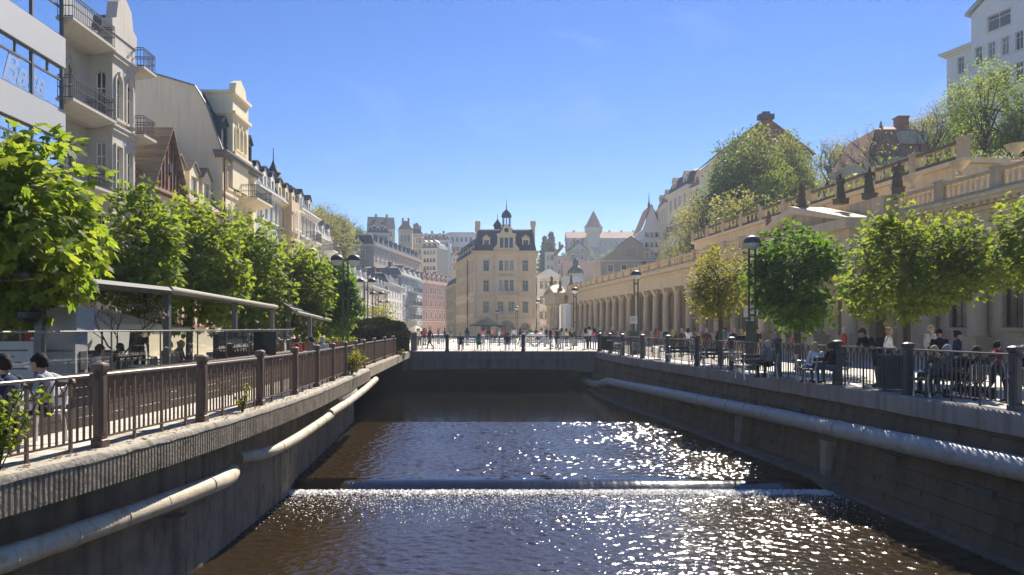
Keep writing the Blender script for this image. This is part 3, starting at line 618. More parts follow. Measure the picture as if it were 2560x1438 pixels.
# ------------------------------------------------------------------ left street front
LX = lambda Y: -20 - .03 * (Y - 33.4)
LR = math.pi / 2 + math.atan(.03)
# modern shop block with window bands
Y0 = 14.4; root = tag(empty('department_store', (LX(Y0), Y0, 0), LR), 'white modern shop building with continuous blue window bands', 'building')
W, D = 19.0, 14
mb = MB()
for a, b in ((4.0, 4.9), (6.9, 8.16), (10.16, 11.42), (13.36, 14.68), (16.6, 18.2)): mb.box(0, W, 0, D, a, b)
mb.box(0, .4, .02, D, 0, 16.7); mb.obj('wall', mk('spandrel_panel', (.50, .51, .52), .5, .04, .5), root)
MB().box(.4, W - .02, .3, D - .05, 0, 16.7).obj('core', M['dark'], root)
for a, b in ((4.9, 6.9), (8.16, 10.16), (11.42, 13.36), (14.68, 16.6)):
    tz = b - .62; fr = MB().box(.4, W - .06, .10, .16, a, a + .09).box(.4, W - .06, .10, .16, b - .09, b).box(.4, W - .06, .09, .16, tz, tz + .08); fr.obj('window_frame', M['metalgrey'], root)
    k = 0; u = W - .06
    while u > 1:
        MB().box(u - .06, u + .04, .07, .17, a + .092, b - .092).obj('mullion', M['metalgrey'], root); u1 = u - 2.2
        MB().quad((u1, .14, a + .09), (u, .14, a + .09), (u, .14, tz), (u1, .14, tz)).obj('pane', M['paneblue'], root)
        for j in range(2): MB().quad((u1 + j * 1.1, .14, tz + .08), (u1 + 1.1 * j + 1.1, .14, tz + .08), (u1 + 1.1 * j + 1.1, .14, b - .09), (u1 + 1.1 * j, .14, b - .09)).obj('pane', M['paneblue'], root)
        MB().box(u1 + 1.07, u1 + 1.13, .09, .15, tz + .082, b - .092).obj('mullion', M['metalgrey'], root); u = u1
text(root, 'Bata', (W - 4.2, .13, 11.62), (R(90), 0, 0), 1.6, mk('lettering_grey', (.50, .56, .60), .35, .05, 3, metal=1.0), .004, .35, bold=.03)
sf = MB().box(.4, W, .32, .36, 0, 4); sf.obj('shop_glass', M['pane'], root)
for u in np.arange(1, 19, 3): MB().box(u, u + .15, .2, .3, 0, 4).obj('shop_mullion', M['metalgrey'], root)
MB().box(0, W, -1.4, .3, 3.45, 3.9).obj('shop_canopy', M['sandlt'], root)
text(root, 'CAFE', (14.2, -1.43, 3.52), (R(90), 0, 0), .34, M['wood'], .01); text(root, 'BAR', (16.6, -1.43, 3.52), (R(90), 0, 0), .34, M['wood'], .01)

# grey ornate house with bay and balconies
Y0 = 33.4; W, D = 8.0, 13
fl = []
for z in (1.2, 4.95, 8.55, 12.15): fl += [dict(z=z, h=2.4, w=.8, us=[1.1, 2.5], style='surr', arch=z > 12), dict(z=z, h=2.3, w=.8, us=[7.2], style='surr')]
root = building('town_house', 'ornate grey house with bay window and deep iron-railed balconies beside shop building', 'house', (LX(Y0) - 1.2, Y0, 0), LR, W, D, 16.2, M['greywall'], M['greywall'], fl, roof=('mansard', 2.6, M['slate'], 1.2), corn=.45, bands=((4.4, .3, .1), (8.0, .25, .1)))
bay = MB(); bw, bd = 2.4, 1.2
T, th = side_frame('front', bw, bd)
ops = [((u, z, .62, 2.2, z > 11), 'surr') for z in (1.4, 5.2, 8.8, 12.4) for u in (.65, 1.75)]
def TB(u, d, z): return Vector((4.1 + u, -1.2 + d, z))
open_wall(bay, TB, bw, -1, 16.6, [o for o, _ in ops])
def TBL(u, d, z): return Vector((4.1 + d, -u, z))
ops2 = [((.6, z, .5, 2.3, z > 11), 'plain') for z in (5.2, 8.8, 12.4)]
open_wall(bay, lambda u, d, z: Vector((4.1 + d, -1.2 + (1.2 - u), z)) , 1.2, -1, 16.6, [o for o, _ in ops2])
bay.quad((6.5, -1.2, -1), (6.5, 0, -1), (6.5, 0, 16.6), (6.5, -1.2, 16.6)); bay.quad((4.1, -1.2, 16.6), (6.5, -1.2, 16.6), (6.5, 0, 16.6), (4.1, 0, 16.6)); bay.obj('bay', M['greywall'], root)
for o, st in ops: place_window(root, TB, 0, o, M['trim'], M['greywall'], M['pane'], st)
for o, st in ops2: place_window(root, lambda u, d, z: Vector((4.1, -u, z)), -math.pi / 2, o, M['trim'], M['greywall'], M['pane'], st)
for z in (4.6, 8.1, 11.7, 15.4): MB().box(3.98, 6.62, -1.32, -.0, z, z + .22).box(3.92, 6.68, -1.38, -.0, z + .222, z + .32).obj('string_course', M['greywall'], root)
gb = MB(); gb.exty([(4.0, 16.62), (6.6, 16.62), (6.6, 17.3), (6.2, 17.5), (6.0, 18.4), (5.3, 18.9), (4.6, 18.4), (4.4, 17.5), (4.0, 17.3)], -1.25, -.7); gb.obj('gable', M['greywall'], root)
T, th = side_frame('front', W, D)
for z in (4.9, 8.5, 12.1, 15.75):
    balcony(root, T, th, 2.05, z, 3.9, 1.45, M['greywall'], M['iron2'], 1.05)
    balcony(root, T, th, 7.2, z, 1.5, 1.7, M['greywall'], M['iron2'], 1.0)
dormer(root, 2, .4, 16.25, 1.6, 1.7, 1.6, M['greywall'], M['slate'], round_=True); dormer(root, 7.0, .3, 16.25, 1.4, 1.6, 1.6, M['greywall'], M['slate'], round_=True)

# terracotta gabled house with tiled dormers
Y0 = 41.5; W, D = 11.4, 10
root = building('gabled_house', 'low white house with terracotta carved gable and three tiled dormers', 'house', (LX(Y0), Y0, .9), LR, W, D, 8.7, M['creamlt'], M['terra'], [dict(z=1, h=2.2, w=1.1, n=5, style='surr'), dict(z=5.2, h=1.9, w=1.0, n=6, style='surr')], roof=('gablex', 5.2, M['tile']), corn=.2)
g = MB().exty([(-.1, 8.75), (4.3, 8.75), (2.1, 12.3)], -.25, .2); g.obj('carved_gable', M['terra'], root)
for s in (-1, 1):
    for k in range(4): MB().exty([(2.1 + s * (.25 + .45 * k), 8.9), (2.1 + s * (.33 + .45 * k), 8.9), (2.1 + s * (.33 + .45 * k), 12.0 - .72 * (.3 + .45 * k) * 2.2), (2.1 + s * (.25 + .45 * k), 12.15 - .72 * (.3 + .45 * k) * 2.2)], -.31, -.26).obj('timber', M['wood'], root)
MB().ell((2.1, -.3, 10.1), .22, .06, .4, 10, 6).obj('oval_window', M['pane'], root)
# stepped tiles on the cross gable (each course a slab)
for s in (-1, 1):
    for k in range(14):
        t0, t1 = k / 14, (k + 1) / 14; x0_, z0_ = 2.1 + s * 2.5 * (1 - t0), 8.5 + 4.0 * t0; x1_, z1_ = 2.1 + s * 2.5 * (1 - t1), 8.5 + 4.0 * t1
        MB().exty([(x0_, z0_), (x0_, z0_ + .09), (x1_ - s * .03, z1_ + .05), (x1_ - s * .03, z1_ - .02)], -.5, 4.4).obj('tile_course', M['tile'], root)
for k, u in enumerate((5.4, 7.7, 9.9)): dormer(root, u, .5, 9.3, 1.5, 1.75, 2.6, M['creamlt'], M['tile'])

# tall cream house with blank gable wall and mansard
Y0 = 53.0; W, D = 7.6, 13
flo = [dict(z=z, h=2.1, w=.85, n=4, m=.5, style='surr', arch=z in (8.4,)) for z in (1.2, 4.8, 8.4)] + [dict(z=11.9, h=1.7, w=.75, n=4, m=.5, style='surr')]
root = building('tall_house', 'tall cream house with blank sunless gable wall and front tower gable', 'house', (LX(Y0), Y0, 0), LR, W, D, 14.3, M['creamlt'], M['creamlt'], flo, corn=.5, bands=((4.2, .25, .1), (7.8, .25, .1), (11.3, .2, .1)), corn_mat=M['greyroof'], corn_d=.5)
pr = [(0, 14.3), (1.05, 17.4), (1.9, 18.9), (5.0, 19.8), (9, 19.6), (13, 18.9), (13, 14.3)]
MB().poly([(-.02, y, z) for y, z in pr] + []).poly([(-.02, 0, -1), (-.02, 13, -1), (-.02, 13, 14.3), (-.02, 0, 14.3)]).obj('gable_wall', M['cream'], root)
MB().extx([(y, z - .05) for y, z in pr], 0, W).obj('roof', M['slate'], root)
MB().extx([(pr[i][0] - .06 * (i < 2), pr[i][1] + .06) for i in range(6)] + [(pr[i][0], pr[i][1] - .03) for i in range(5, -1, -1)], -.16, .1).obj('verge', M['greyroof'], root)
tw = MB(); Tt = lambda u, d, z: Vector((1.6 + u, -.18 + d, z)); opt = [((u, z, .7, 1.7, True), 'surr') for z in (15.0,) for u in (.9, 1.75, 2.6)]
open_wall(tw, Tt, 3.5, 12, 19.0, [o for o, _ in opt]); tw.quad((1.6, -.18, 12), (1.6, 2.4, 12), (1.6, 2.4, 19), (1.6, -.18, 19)); tw.quad((5.1, -.18, 12), (5.1, 2.4, 12), (5.1, 2.4, 19), (5.1, -.18, 19)); tw.quad((1.6, -.18, 19), (5.1, -.18, 19), (5.1, 2.4, 19), (1.6, 2.4, 19)); tw.obj('front_tower', M['creamlt'], root)
for o, st in opt: place_window(root, Tt, 0, o, M['trim'], M['creamlt'], M['pane'], st)
for z in (14.4, 17.4, 18.9): MB().box(1.45, 5.25, -.42, 2.45, z, z + .22).obj('tower_cornice', M['creamlt'], root)
MB().exty([(2.0, 19.13), (4.7, 19.13), (4.4, 19.9), (3.35, 20.4), (2.3, 19.9)], -.2, .3).obj('tower_crest', M['creamlt'], root)
dormer(root, .75, .15, 14.6, 1.1, 1.8, 1.5, M['slate'], M['slate']); dormer(root, 6.4, .15, 14.6, 1.2, 1.8, 1.5, M['slate'], M['slate'])
T, th = side_frame('front', W, D); balcony(root, T, th, 5.4, 11.6, 4.0, 1.4, M['creamlt'], M['iron2'], 1.0, True); balcony(root, T, th, 1.9, 8.1, 2.8, 1.2, M['creamlt'], M['iron2'], 1.0, True)
MB().tube([(.12, -.1, 0), (.12, -.1, 14)], .07, 6).obj('drainpipe', M['terra'], root)

def row_house(name, label, Ya, Yb, H, wall, trim, cols, zf, pitch, nf, mans, roofm, ndorm, wn=.85, hn=1.9, style='ped', round_=False, arch=(), extra=None):
    W = Yb - Ya - .03; root = building(name, label, 'house', (LX(Ya), Ya, 0), LR, W, 12, H, wall, trim, [dict(z=.8, h=2.6, w=1.3, n=max(2, cols - 1), style='surr')] + floors(zf, nf, pitch, cols, wn, hn, style, .4, arch), roof=('mansard', mans, roofm, 1.3), corn=.5, bands=((zf - .6, .25, .1), (zf + pitch - .55, .18, .08)))
    for k in range(ndorm): dormer(root, W * (k + .5) / ndorm, .25, H + .15, 1.15, 1.5, 1.6, trim, roofm, round_=round_)
    if extra: extra(root, W)
    return root
row_house('row_house', 'pale blue-grey stuccoed row house next to tall cream house', 60.6, 67.3, 13.3, M['blue'], M['trim'], 4, 4.9, 3.0, 3, 2.6, M['slate'], 3, round_=True, arch=(1,))
def spire(root, W):
    s = MB(); s.lathe([(.8, 13.2), (.8, 15.2), (1.1, 15.3), (.75, 15.9), (.55, 16.2), (.75, 16.3), (.35, 16.8), (.15, 17.2), (.05, 17.5), (.03, 18.7)], 8, (3.0, 1.4, 0)); s.obj('spire', M['slate'], root)
    T, th = side_frame('front', W, 12); MB().box(1.6, 4.4, -.7, -.002, 4.4, 13.6).obj('bay', M['peach'], root)
    for z in (5.2, 8.2, 11.0):
        for u in (2.3, 3.6): place_window(root, lambda u, d, z: Vector((u, d - .82, z)), 0, (u, z, .7, 1.7, False), M['trim'], M['trim'], M['pane'], 'surr')
row_house('row_house', 'peach row house with dark turret spire and projecting bay', 67.3, 74.3, 13.2, M['peach'], M['creamlt'], 5, 4.9, 3.0, 3, 2.7, M['slate'], 3, round_=True, extra=spire)
def balc(root, W):
    T, th = side_frame('front', W, 12); balcony(root, T, th, W * .5, 7.5, 2.6, 1.2, M['trim'], M['iron2']); balcony(root, T, th, W * .5, 10.6, 2.6, 1.2, M['trim'], M['iron2'])
row_house('row_house', 'white row house with slate mansard and stacked central balconies', 74.3, 81.5, 13.6, M['greywall'], M['trim'], 4, 4.9, 3.1, 3, 3.0, M['slate'], 2, extra=balc)
def end(root, W): 
    balc(root, W); chimney(root, 2, 5, 14.3); chimney(root, 7, 5, 14.3); chimney(root, 8.2, 6, 14.3)
row_house('row_house', 'cream corner house with brick chimneys at the end of the street row', 81.5, 91, 11.8, M['creamlt'], M['trim'], 5, 4.4, 2.6, 3, 2.8, M['greyroof'], 3, extra=end, hn=1.7)

# ------------------------------------------------------------------ second row beyond the hedge
def seg_house(name, label, A, B, H, wall, trim, cols, nf, mans, roofm, ndorm, style='surr', round_=False, arch=(), D=10, extra=None, z0f=.7, w_=1.0):
    A, B = Vector((*A, 0)), Vector((*B, 0)); d = B - A; W = d.length; pitch = (H - .6) / (nf + .0); fl = [dict(z=z0f + i * pitch, h=pitch * .56, w=w_, n=cols, m=.5, style=style, arch=(i in arch)) for i in range(nf)]
    root = building(name, label, 'house', A, math.atan2(d.y, d.x), W - .05, D, H, wall, trim, fl, roof=('mansard', mans, roofm, 1.2), corn=.5, bands=((pitch - .1, .2, .1), (2 * pitch - .1, .15, .08)))
    for k in range(ndorm): dormer(root, W * (k + .5) / ndorm, .3, H + .15, 1.4, 1.6, 1.6, trim, roofm, round_=round_)
    for k in range(3): chimney(root, W * (k + .3) / 3, 3.2, H + mans * .7, .7, 1.5)
    if extra: extra(root, W, pitch)
    return root
def bal3(root, W, pitch):
    T, th = side_frame('front', W, 10)
    for k in (1, 2, 3): balcony(root, T, th, W * .5, .5 + pitch * k, W * .45, 1.2, M['blue'], M['iron2'])
seg_house('far_row_house', 'off-white far row house nearest the lamp posts, lowest roof', (-23.1, 105), (-23.8, 125), 9.0, M['greywall'], M['trim'], 7, 3, 1.8, M['greyroof'], 4)
seg_house('far_row_house', 'taupe far row house with dark slate attic of box dormers', (-23.8, 125), (-24.1, 145), 8.8, M['brownwall'], M['trim'], 6, 3, 2.6, M['slate'], 5)
seg_house('far_row_house', 'white far row house between taupe and blue houses', (-24.1, 145), (-24.4, 165), 10.5, M['whitewall'], M['trim'], 5, 4, 2.2, M['slate'], 2)
seg_house('far_row_house', 'pale blue far row house with three stacked balconies and round attic gables', (-24.4, 165), (-22.7, 190), 13.4, M['blue'], M['trim'], 6, 4, 2.0, M['greyroof'], 4, 'ped', True, (3,), extra=bal3)
seg_house('far_row_house', 'pink far row house with red mansard roof', (-22.7, 190), (-16.9, 207), 13.6, M['pink'], M['trim'], 6, 4, 2.4, M['redroof'], 6, 'surr', True, (3,))
# ------------------------------------------------------------------ hotel at the end of the plaza
root = building('corner_hotel', 'sandstone corner hotel with slate mansard, curved front gable and lantern turret', 'hotel', (-7.1, 140, 0), 0, 11.6, 12, 16.1, M['sandlt'], M['sand'],
    [dict(z=.3, h=2.3, w=2.0, us=[2.25, 9.6], arch=True, style='surr'), dict(z=-.1, h=3.2, w=3.2, us=[6.05], arch=True, style='surr'),
     dict(z=4.5, h=2.1, w=1.05, us=[2.25, 4.95, 7.0, 9.6], style='surr'), dict(z=8.5, h=2.1, w=1.05, us=[2.25, 9.6], style='seg'), dict(z=8.5, h=2.2, w=.75, us=[5.05, 6.05, 7.05], style='plain'),
     dict(z=12.35, h=2.0, w=1.05, us=[2.25, 9.6], style='seg'), dict(z=12.35, h=2.0, w=.75, us=[5.05, 6.05, 7.05], style='plain')],
    right=floors(4.5, 3, 3.9, 4, 1, 2.1), corn=.6, bands=((3.35, .35, .18), (3.75, .2, .1), (7.3, .45, .22), (11.2, .3, .14), (11.75, .12, .08)), frame=M['brownwall'])
MB().loft([[(-.1, -.1, 16.13), (11.7, -.1, 16.13), (11.7, 12.1, 16.13), (-.1, 12.1, 16.13)], [(.7, .9, 20.1), (10.9, .9, 20.1), (10.9, 11, 20.1), (.7, 11, 20.1)], [(.9, 1.3, 20.35), (10.7, 1.3, 20.35), (10.7, 10.6, 20.35), (.9, 10.6, 20.35)]]).obj('roof', M['slate'], root)
for u in (2.3, 9.7): dormer(root, u, .2, 16.5, 1.4, 2.0, 2.2, M['sandlt'], M['sandlt'])
for u in (3.75, 8.35): MB().box(u - .35, u + .35, -.14, -.002, 3.96, 7.3).box(u - .35, u + .35, -.14, -.002, 7.76, 11.2).box(u - .35, u + .35, -.14, -.002, 11.88, 15.5).obj('pilaster', M['sand'], root)
for u in (.35, 11.25): MB().box(u - .3, u + .3, -.1, -.002, 3.96, 7.3).box(u - .3, u + .3, -.1, -.002, 7.76, 15.5).obj('quoin_strip', M['sand'], root)
gp = [(3.6, 16.14), (3.65, 16.6), (4.0, 17.0), (4.35, 17.4), (4.35, 19.0), (4.15, 19.15), (4.4, 19.4), (4.9, 19.5), (5.2, 20.1), (5.6, 20.9), (6.05, 21.2), (6.5, 20.9), (6.9, 20.1), (7.2, 19.5), (7.7, 19.4), (7.95, 19.15), (7.75, 19.0), (7.75, 17.4), (8.1, 17.0), (8.45, 16.6), (8.5, 16.14)]
MB().exty(gp, -.25, .5).obj('front_gable', M['sandlt'], root)
for u in (5.15, 6.05, 6.95): MB().box(u - .33, u + .33, -.27, -.255, 16.7, 18.6).obj('gable_pane', M['pane'], root)
for u in (4.72, 5.6, 6.5, 7.38): MB().box(u - .09, u + .09, -.33, -.255, 16.6, 18.8).obj('gable_mullion', M['sandlt'], root)
MB().tube([(6.05, -.3, 20.0), (6.05, -.26, 20.0)], .42, 14).obj('round_window', M['dark'], root)
q = MB(); q.lathe([(2.0, 18.2), (1.95, 19.2), (1.6, 20.2), (1.0, 20.9), (.7, 21.05)], 14, (6.05, 2.4, 0)); q.obj('dome', M['slate'], root, smooth=True)
q = MB(); q.lathe([(.85, 20.9), (.85, 21.3)], 8, (6.05, 2.4, 0))
for k in range(8): a = k * math.pi / 4; q.tube([(6.05 + .7 * math.cos(a), 2.4 + .7 * math.sin(a), 21.2), (6.05 + .7 * math.cos(a), 2.4 + .7 * math.sin(a), 22.9)], .09, 5)
q.lathe([(1.0, 22.8), (.95, 23.1), (.8, 23.6), (.45, 24.0), (.12, 24.3), (.06, 25.2), (.03, 26.3)], 8, (6.05, 2.4, 0)); q.obj('lantern', M['slate'], root)
q = MB(); q.lathe([(.7, 20.0), (.7, 21.4), (.95, 21.5), (.6, 22.1), (.25, 22.5), (.06, 22.9), (.03, 24.0)], 8, (4.3, 5, 0)); q.obj('turret', M['slate'], root)
for u, y in ((.6, 1.6), (.2, 9), (11.1, 1.6)): MB().box(u - .35, u + .35, y - .35, y + .35, 17, 20.9).box(u - .5, u + .5, y - .5, y + .5, 20.903, 21.9).obj('chimney', M['sand'], root)
text(root, 'MERCURY', (6.05, -.03, 11.35), (R(90), 0, 0), .62, M['dirtystone'], .02, align='CENTER')
for zc, nn in ((7.76, 6), (3.96, 6)):
    b = MB(); b.box(4.0, 8.1, -.9, -.23, zc - .25, zc - .003); b.box(4.0, 8.1, -.9, -.78, zc + .62, zc + .75); b.box(4.0, 8.1, -.9, -.78, zc, zc + .12)
    for k in range(8): b.box(4.0 + .5 * k + .02 * k, 4.2 + .5 * k + .02 * k, -.88, -.8, zc + .121, zc + .619)
    b.obj('balcony', M['sandlt'], root)
w2 = building('hotel_wing', 'long side wing of the sandstone hotel receding towards the pink house', 'hotel', (-12.4, 165, 0), math.atan2(-25, 5.3), 25.5, 9, 15.6, M['sandlt'], M['sand'],
    [dict(z=.6, h=2.2, w=1.2, n=8, style='surr', arch=True), dict(z=4.5, h=2.1, w=1.0, n=9, style='surr'), dict(z=8.5, h=2.1, w=1.0, n=9, style='ped'), dict(z=12.2, h=1.9, w=.95, n=9, style='seg')], roof=('mansard', 4.2, M['slate'], 1.3), corn=.6, bands=((3.35, .35, .18), (7.3, .45, .22), (11.2, .3, .14)))
for k in range(7): dormer(w2, 2 + 3.4 * k, .3, 15.8, 1.3, 1.7, 1.6, M['sandlt'], M['slate'])
MB().tube([(18, -.15, 0), (18, -.15, 15)], .1, 6).obj('drainpipe', M['slate'], w2)
building('side_street_house', 'narrow taupe house squeezed between pink house and hotel wing', 'house', (-16.6, 186, 0), math.atan2(-20, 4), 20.5, 8, 11.5, M['brownwall'], M['sand'], floors(.8, 4, 2.9, 7, .9, 1.7), roof=('mansard', 2, M['slate'], 1.0), corn=.5, bands=((3.0, .3, .15), (5.9, .3, .15)))

# ------------------------------------------------------------------ colonnade
CR = math.atan2(-1, .13); CO = Vector((26 - .13 * 134, 134, 0)); CL = math.hypot(1, .13)
def CU(Y): return (134 - Y) * CL
col = tag(empty('colonnade', CO, CR), 'long sandstone colonnade with columns, balustraded roof and central portico', 'colonnade')
LEN = CU(22)
MB().box(-.5, LEN, -1.2, 8.5, -.3, .16).box(-.3, LEN, -.85, 8.5, .165, .33).obj('steps', M['colstone2'], col)
MB().box(0, LEN, 6.6, 7.2, .335, 7.6).obj('rear_wall', M['colstone'], col)
en = MB(); en.box(0, LEN, -.42, .42, 5.80, 6.12); en.box(0, LEN, -.46, .42, 6.123, 6.48); en.box(0, LEN, -.40, .42, 6.483, 7.02); en.box(0, LEN, -.62, .42, 7.023, 7.2); en.box(0, LEN, -.95, .42, 7.36, 7.52); en.box(0, LEN, -1.05, .42, 7.523, 7.70); en.obj('entablature', M['sand'], col)
MB().box(0, LEN, .423, 6.59, 6.9, 7.66).obj('ceiling', M['colstone'], col)
dm = MB().box(-.1, .1, -.9, -.625, 7.205, 7.355).mesh('dentil', M['sand'])
for k in range(260): inst('dentil', dm, col, (4 + k * .42, 0, 0))
shaft = MB(); shaft.box(-.55, .55, -.55, .55, .335, .5); shaft.box(-.48, .48, -.48, .48, .502, 1.2); shaft.box(-.55, .55, -.55, .55, 1.203, 1.32)
shaft.lathe([(.46, 1.323), (.47, 1.4), (.42, 1.46), (.40, 1.52), (.395, 2.4), (.375, 3.6), (.335, 5.0), (.37, 5.06), (.33, 5.1)], 18); shaft = shaft.mesh('column', M['colstone'], True)
cap = MB(); cap.lathe([(.33, 5.1), (.37, 5.25), (.36, 5.3), (.44, 5.45), (.43, 5.5), (.52, 5.66)], 12); cap.box(-.52, .52, -.52, .52, 5.665, 5.79)
for a in range(4): t = a * math.pi / 2 + math.pi / 4; cap.tube([(.36 * math.cos(t), .36 * math.sin(t), 5.35), (.56 * math.cos(t), .56 * math.sin(t), 5.55), (.6 * math.cos(t), .6 * math.sin(t), 5.66), (.5 * math.cos(t), .5 * math.sin(t), 5.6)], .07, 5)
cap = cap.mesh('capital', M['sand'], True)
def column(u, y):
    o = inst('column', shaft, col, (u, y, 0)); inst('capital', cap, o)
u = 14.1; ucols = []
while u < CU(52): column(u, 0); column(u, 3.6); ucols.append(u); u += 3.33
while u < CU(23): ucols.append(u); u += 3.33
for u in (1.0, 3.6, 6.2, 8.8): column(u, -2.2 if u < 9 else 0)
for u in (11.2,): column(u, 0)
# central portico
ua, ub = CU(51), CU(40); um = (ua + ub) / 2
for u in (ua + .6, ua + 3.9, ub - 3.9, ub - .6): column(u, -2.5)
p = MB(); p.box(ua, ub, -2.92, -1.06, 5.805, 6.48); p.box(ua + .02, ub - .02, -2.88, -1.06, 6.483, 7.02); p.box(ua - .3, ub + .3, -3.3, -1.06, 7.03, 7.55); p.obj('portico_entablature', M['sand'], col)
MB().box(ua + .05, ub - .05, -3.3, -1.22, -.2, .34).obj('portico_steps', M['colstone2'], col)
def pediment(u0, u1, yf, z, h, name='pediment'):
    m_ = (u0 + u1) / 2; q = MB(); q.exty([(u0 + .5, z), (u1 - .5, z), (m_, z + h - .35)], yf + .35, yf + 2)
    o = q.obj(name, M['colstone'], col)
    for s, (a, b) in enumerate((((u0 - .3, z), (m_, z + h)), ((u1 + .3, z), (m_, z + h)))):
        MB().exty([a, (b[0], b[1]), (b[0], b[1] - .42), (a[0] + (.9 if s == 0 else -.9), a[1])], yf, yf + 2.2).obj('raking_cornice', M['sandlt'], o)
pediment(ua - .1, ub + .1, -3.32, 7.56, 1.5)
pediment(.2, 9.6, -3.0, 7.56, 1.6)
MB().box(.3, 9.5, -2.75, -1.06, 5.805, 7.02).box(.0, 9.8, -3.0, -1.06, 7.03, 7.55).obj('pavilion_entablature', M['sand'], col); MB().box(.3, 9.5, -3.2, -1.22, -.2, .34).obj('pavilion_steps', M['colstone2'], col)
# near closed bays with half columns and windows
T0 = lambda u, d, z: Vector((CU(40) + u, .15 + d, z)); LW2 = CU(22) - CU(40); nb = MB()
ops = [(ux - CU(40) + 1.66, 1.75, 1.15, 2.5, False) for ux in ucols if CU(40) < ux < CU(24)]
open_wall(nb, T0, LW2, .34, 5.8, ops, .4); nb.obj('closed_bay_wall', M['colstone2'], col)
for o in ops: place_window(col, T0, 0, o, M['dirtystone'], M['colstone2'], M['pane'], 'seg')
for ux in ucols:
    if ux > CU(40): column(ux, -.25)
T1 = lambda u, d, z: Vector((CU(56.5) + u, 1.2 + d, z)); nb = MB(); open_wall(nb, T1, CU(40) - CU(56.5), .34, 5.8, [(3 + 3.3 * k, .4, 1.6, 3.6, True) for k in range(5)], .4); nb.obj('portico_wall', M['colstone2'], col)
# attic storey set back over the middle, with its own balustrade
a0_, a1_ = CU(76), CU(38.5)
MB().box(a0_, a1_, 2.6, 9, 7.665, 10.3).box(a0_ - .3, a1_ + .3, 2.3, 9.3, 10.303, 10.55).box(a0_, a1_, 2.45, 2.598, 9.2, 9.4).obj('attic', M['sandlt'], col)
bal = MB(); bal.lathe([(.05, 0), (.055, .05), (.035, .1), (.085, .28), (.05, .48), (.04, .55), (.06, .6)], 6); balm = bal.mesh('attic_baluster', M['sand'], True)
pier = MB().box(-.28, .28, -.2, .2, 0, 1.02).box(-.33, .33, -.25, .25, 1.023, 1.12).mesh('balustrade_pier', M['colstone'])
def balustrade(u0, u1, y, z, mat, step, nb_, name):
    MB().box(u0, u1, y - .14, y + .14, z, z + .2).box(u0, u1, y - .16, y + .16, z + .82, z + .98).obj(name, mat, col)
    n_ = int(round((u1 - u0) / step))
    for i in range(n_ + 1):
        uu = u0 + (u1 - u0) * i / n_; inst('balustrade_pier', pier, col, (uu, y, z))
        if i < n_:
            for k in range(nb_): inst('attic_baluster', balm, col, (uu + (u1 - u0) / n_ * (k + 1) / (nb_ + 1), y, z + .21))
balustrade(CU(124), ua - .4, -.55, 7.705, M['colstone'], 3.33, 6, 'balustrade')
balustrade(ub + .4, LEN, -.55, 7.705, M['colstone'], 3.33, 9, 'balustrade')
MB().box(ua - .4, ub + .4, -1.2, -.3, 7.705, 8.75).obj('portico_attic', M['colstone'], col)
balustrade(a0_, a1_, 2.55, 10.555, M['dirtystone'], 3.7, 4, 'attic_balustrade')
urn = MB(); urn.lathe([(.3, 0), (.3, .1), (.14, .16), (.12, .3), (.3, .45), (.5, .62), (.55, .75), (.62, .78), (.62, .84), (.45, .84), (.4, .7)], 14); urnm = urn.mesh('urn', M['sand'], True)
def CP(Y, off): return Vector((26 - .13 * Y, Y, 0)) + Vector((-.9916, -.129, 0)) * off
for (Y, off), lb in zip(((38.2, .55), (34.9, .55), (31.6, .55)), ('stone urn on the roof balustrade nearest the portico statues', 'stone urn on the roof balustrade, middle of three urns', 'stone urn on the roof balustrade nearest the picture edge')):
    o = inst('stone_urn', urnm, None, CP(Y, off) + Vector((0, 0, 8.83)), (0, 0, CR), (.72, .72, .8)); tag(o, lb, 'urn', 'urns on the balustrade')
# statues
def statue_mesh(seed):
    rr = random.Random(seed); q = MB(); rings = []
    for z, rx, ry in ((0, .34, .30), (.25, .33, .28), (.6, .28, .24), (.9, .26, .2), (1.05, .22, .17), (1.25, .27, .18), (1.42, .27, .17), (1.5, .14, .12), (1.56, .08, .08)):
        rings.append([((rx + .02 * math.sin(5 * a + seed)) * math.cos(a) + .05 * math.sin(z * 2 + seed), (ry + .025 * math.sin(7 * a)) * math.sin(a), z) for a in [2 * math.pi * i / 16 for i in range(16)]])
    q.loft(rings); cx = .05 * math.sin(3.2 + seed); q.ell((cx, -.02, 1.68), .10, .12, .14, 12, 8); s = rr.choice((-1, 1))
    q.tube([(s * .25, 0, 1.42), (s * .38, -.05, 1.15), (s * .25, -.25, 1.05)], [.085, .07, .05], 7); q.tube([(-s * .25, 0, 1.42), (-s * .33, .02, 1.1), (-s * .28, -.1, .85)], [.085, .07, .05], 7)
    q.tube([(s * .25, -.25, 1.05), (s * .24, -.3, 1.02)], [.06, .05], 6); return q.mesh('figure', M['statue'], True)
pedm = MB().box(-.38, .38, -.38, .38, 0, .35).box(-.42, .42, -.42, .42, .353, .42).mesh('pedestal', M['dirtystone'])
sts = [((50.4, 2.2, 7.75), 'dark stone statue lowest on the near slope of the portico pediment'), ((45.4, 2.6, 8.75), 'dark stone statue standing on the portico pediment apex'), ((42.9, 1.6, 8.8), 'dark stone statue second after the pediment apex statue'), ((41.1, 1.0, 8.8), 'dark stone statue third after the pediment apex statue, against trees'), ((39.4, .5, 8.8), 'dark stone statue last in line, nearest the stone urns'),
       ((133.0, 1.6, 8.0), 'far dark statue at the outer corner of the end pavilion'), ((129.2, 2.4, 8.95), 'far dark statue on the apex of the end pavilion'), ((125.6, 1.6, 8.0), 'far dark statue on the end pavilion beside its apex statue'), ((121.8, .5, 8.7), 'far dark statue where the balustrade meets the end pavilion')]
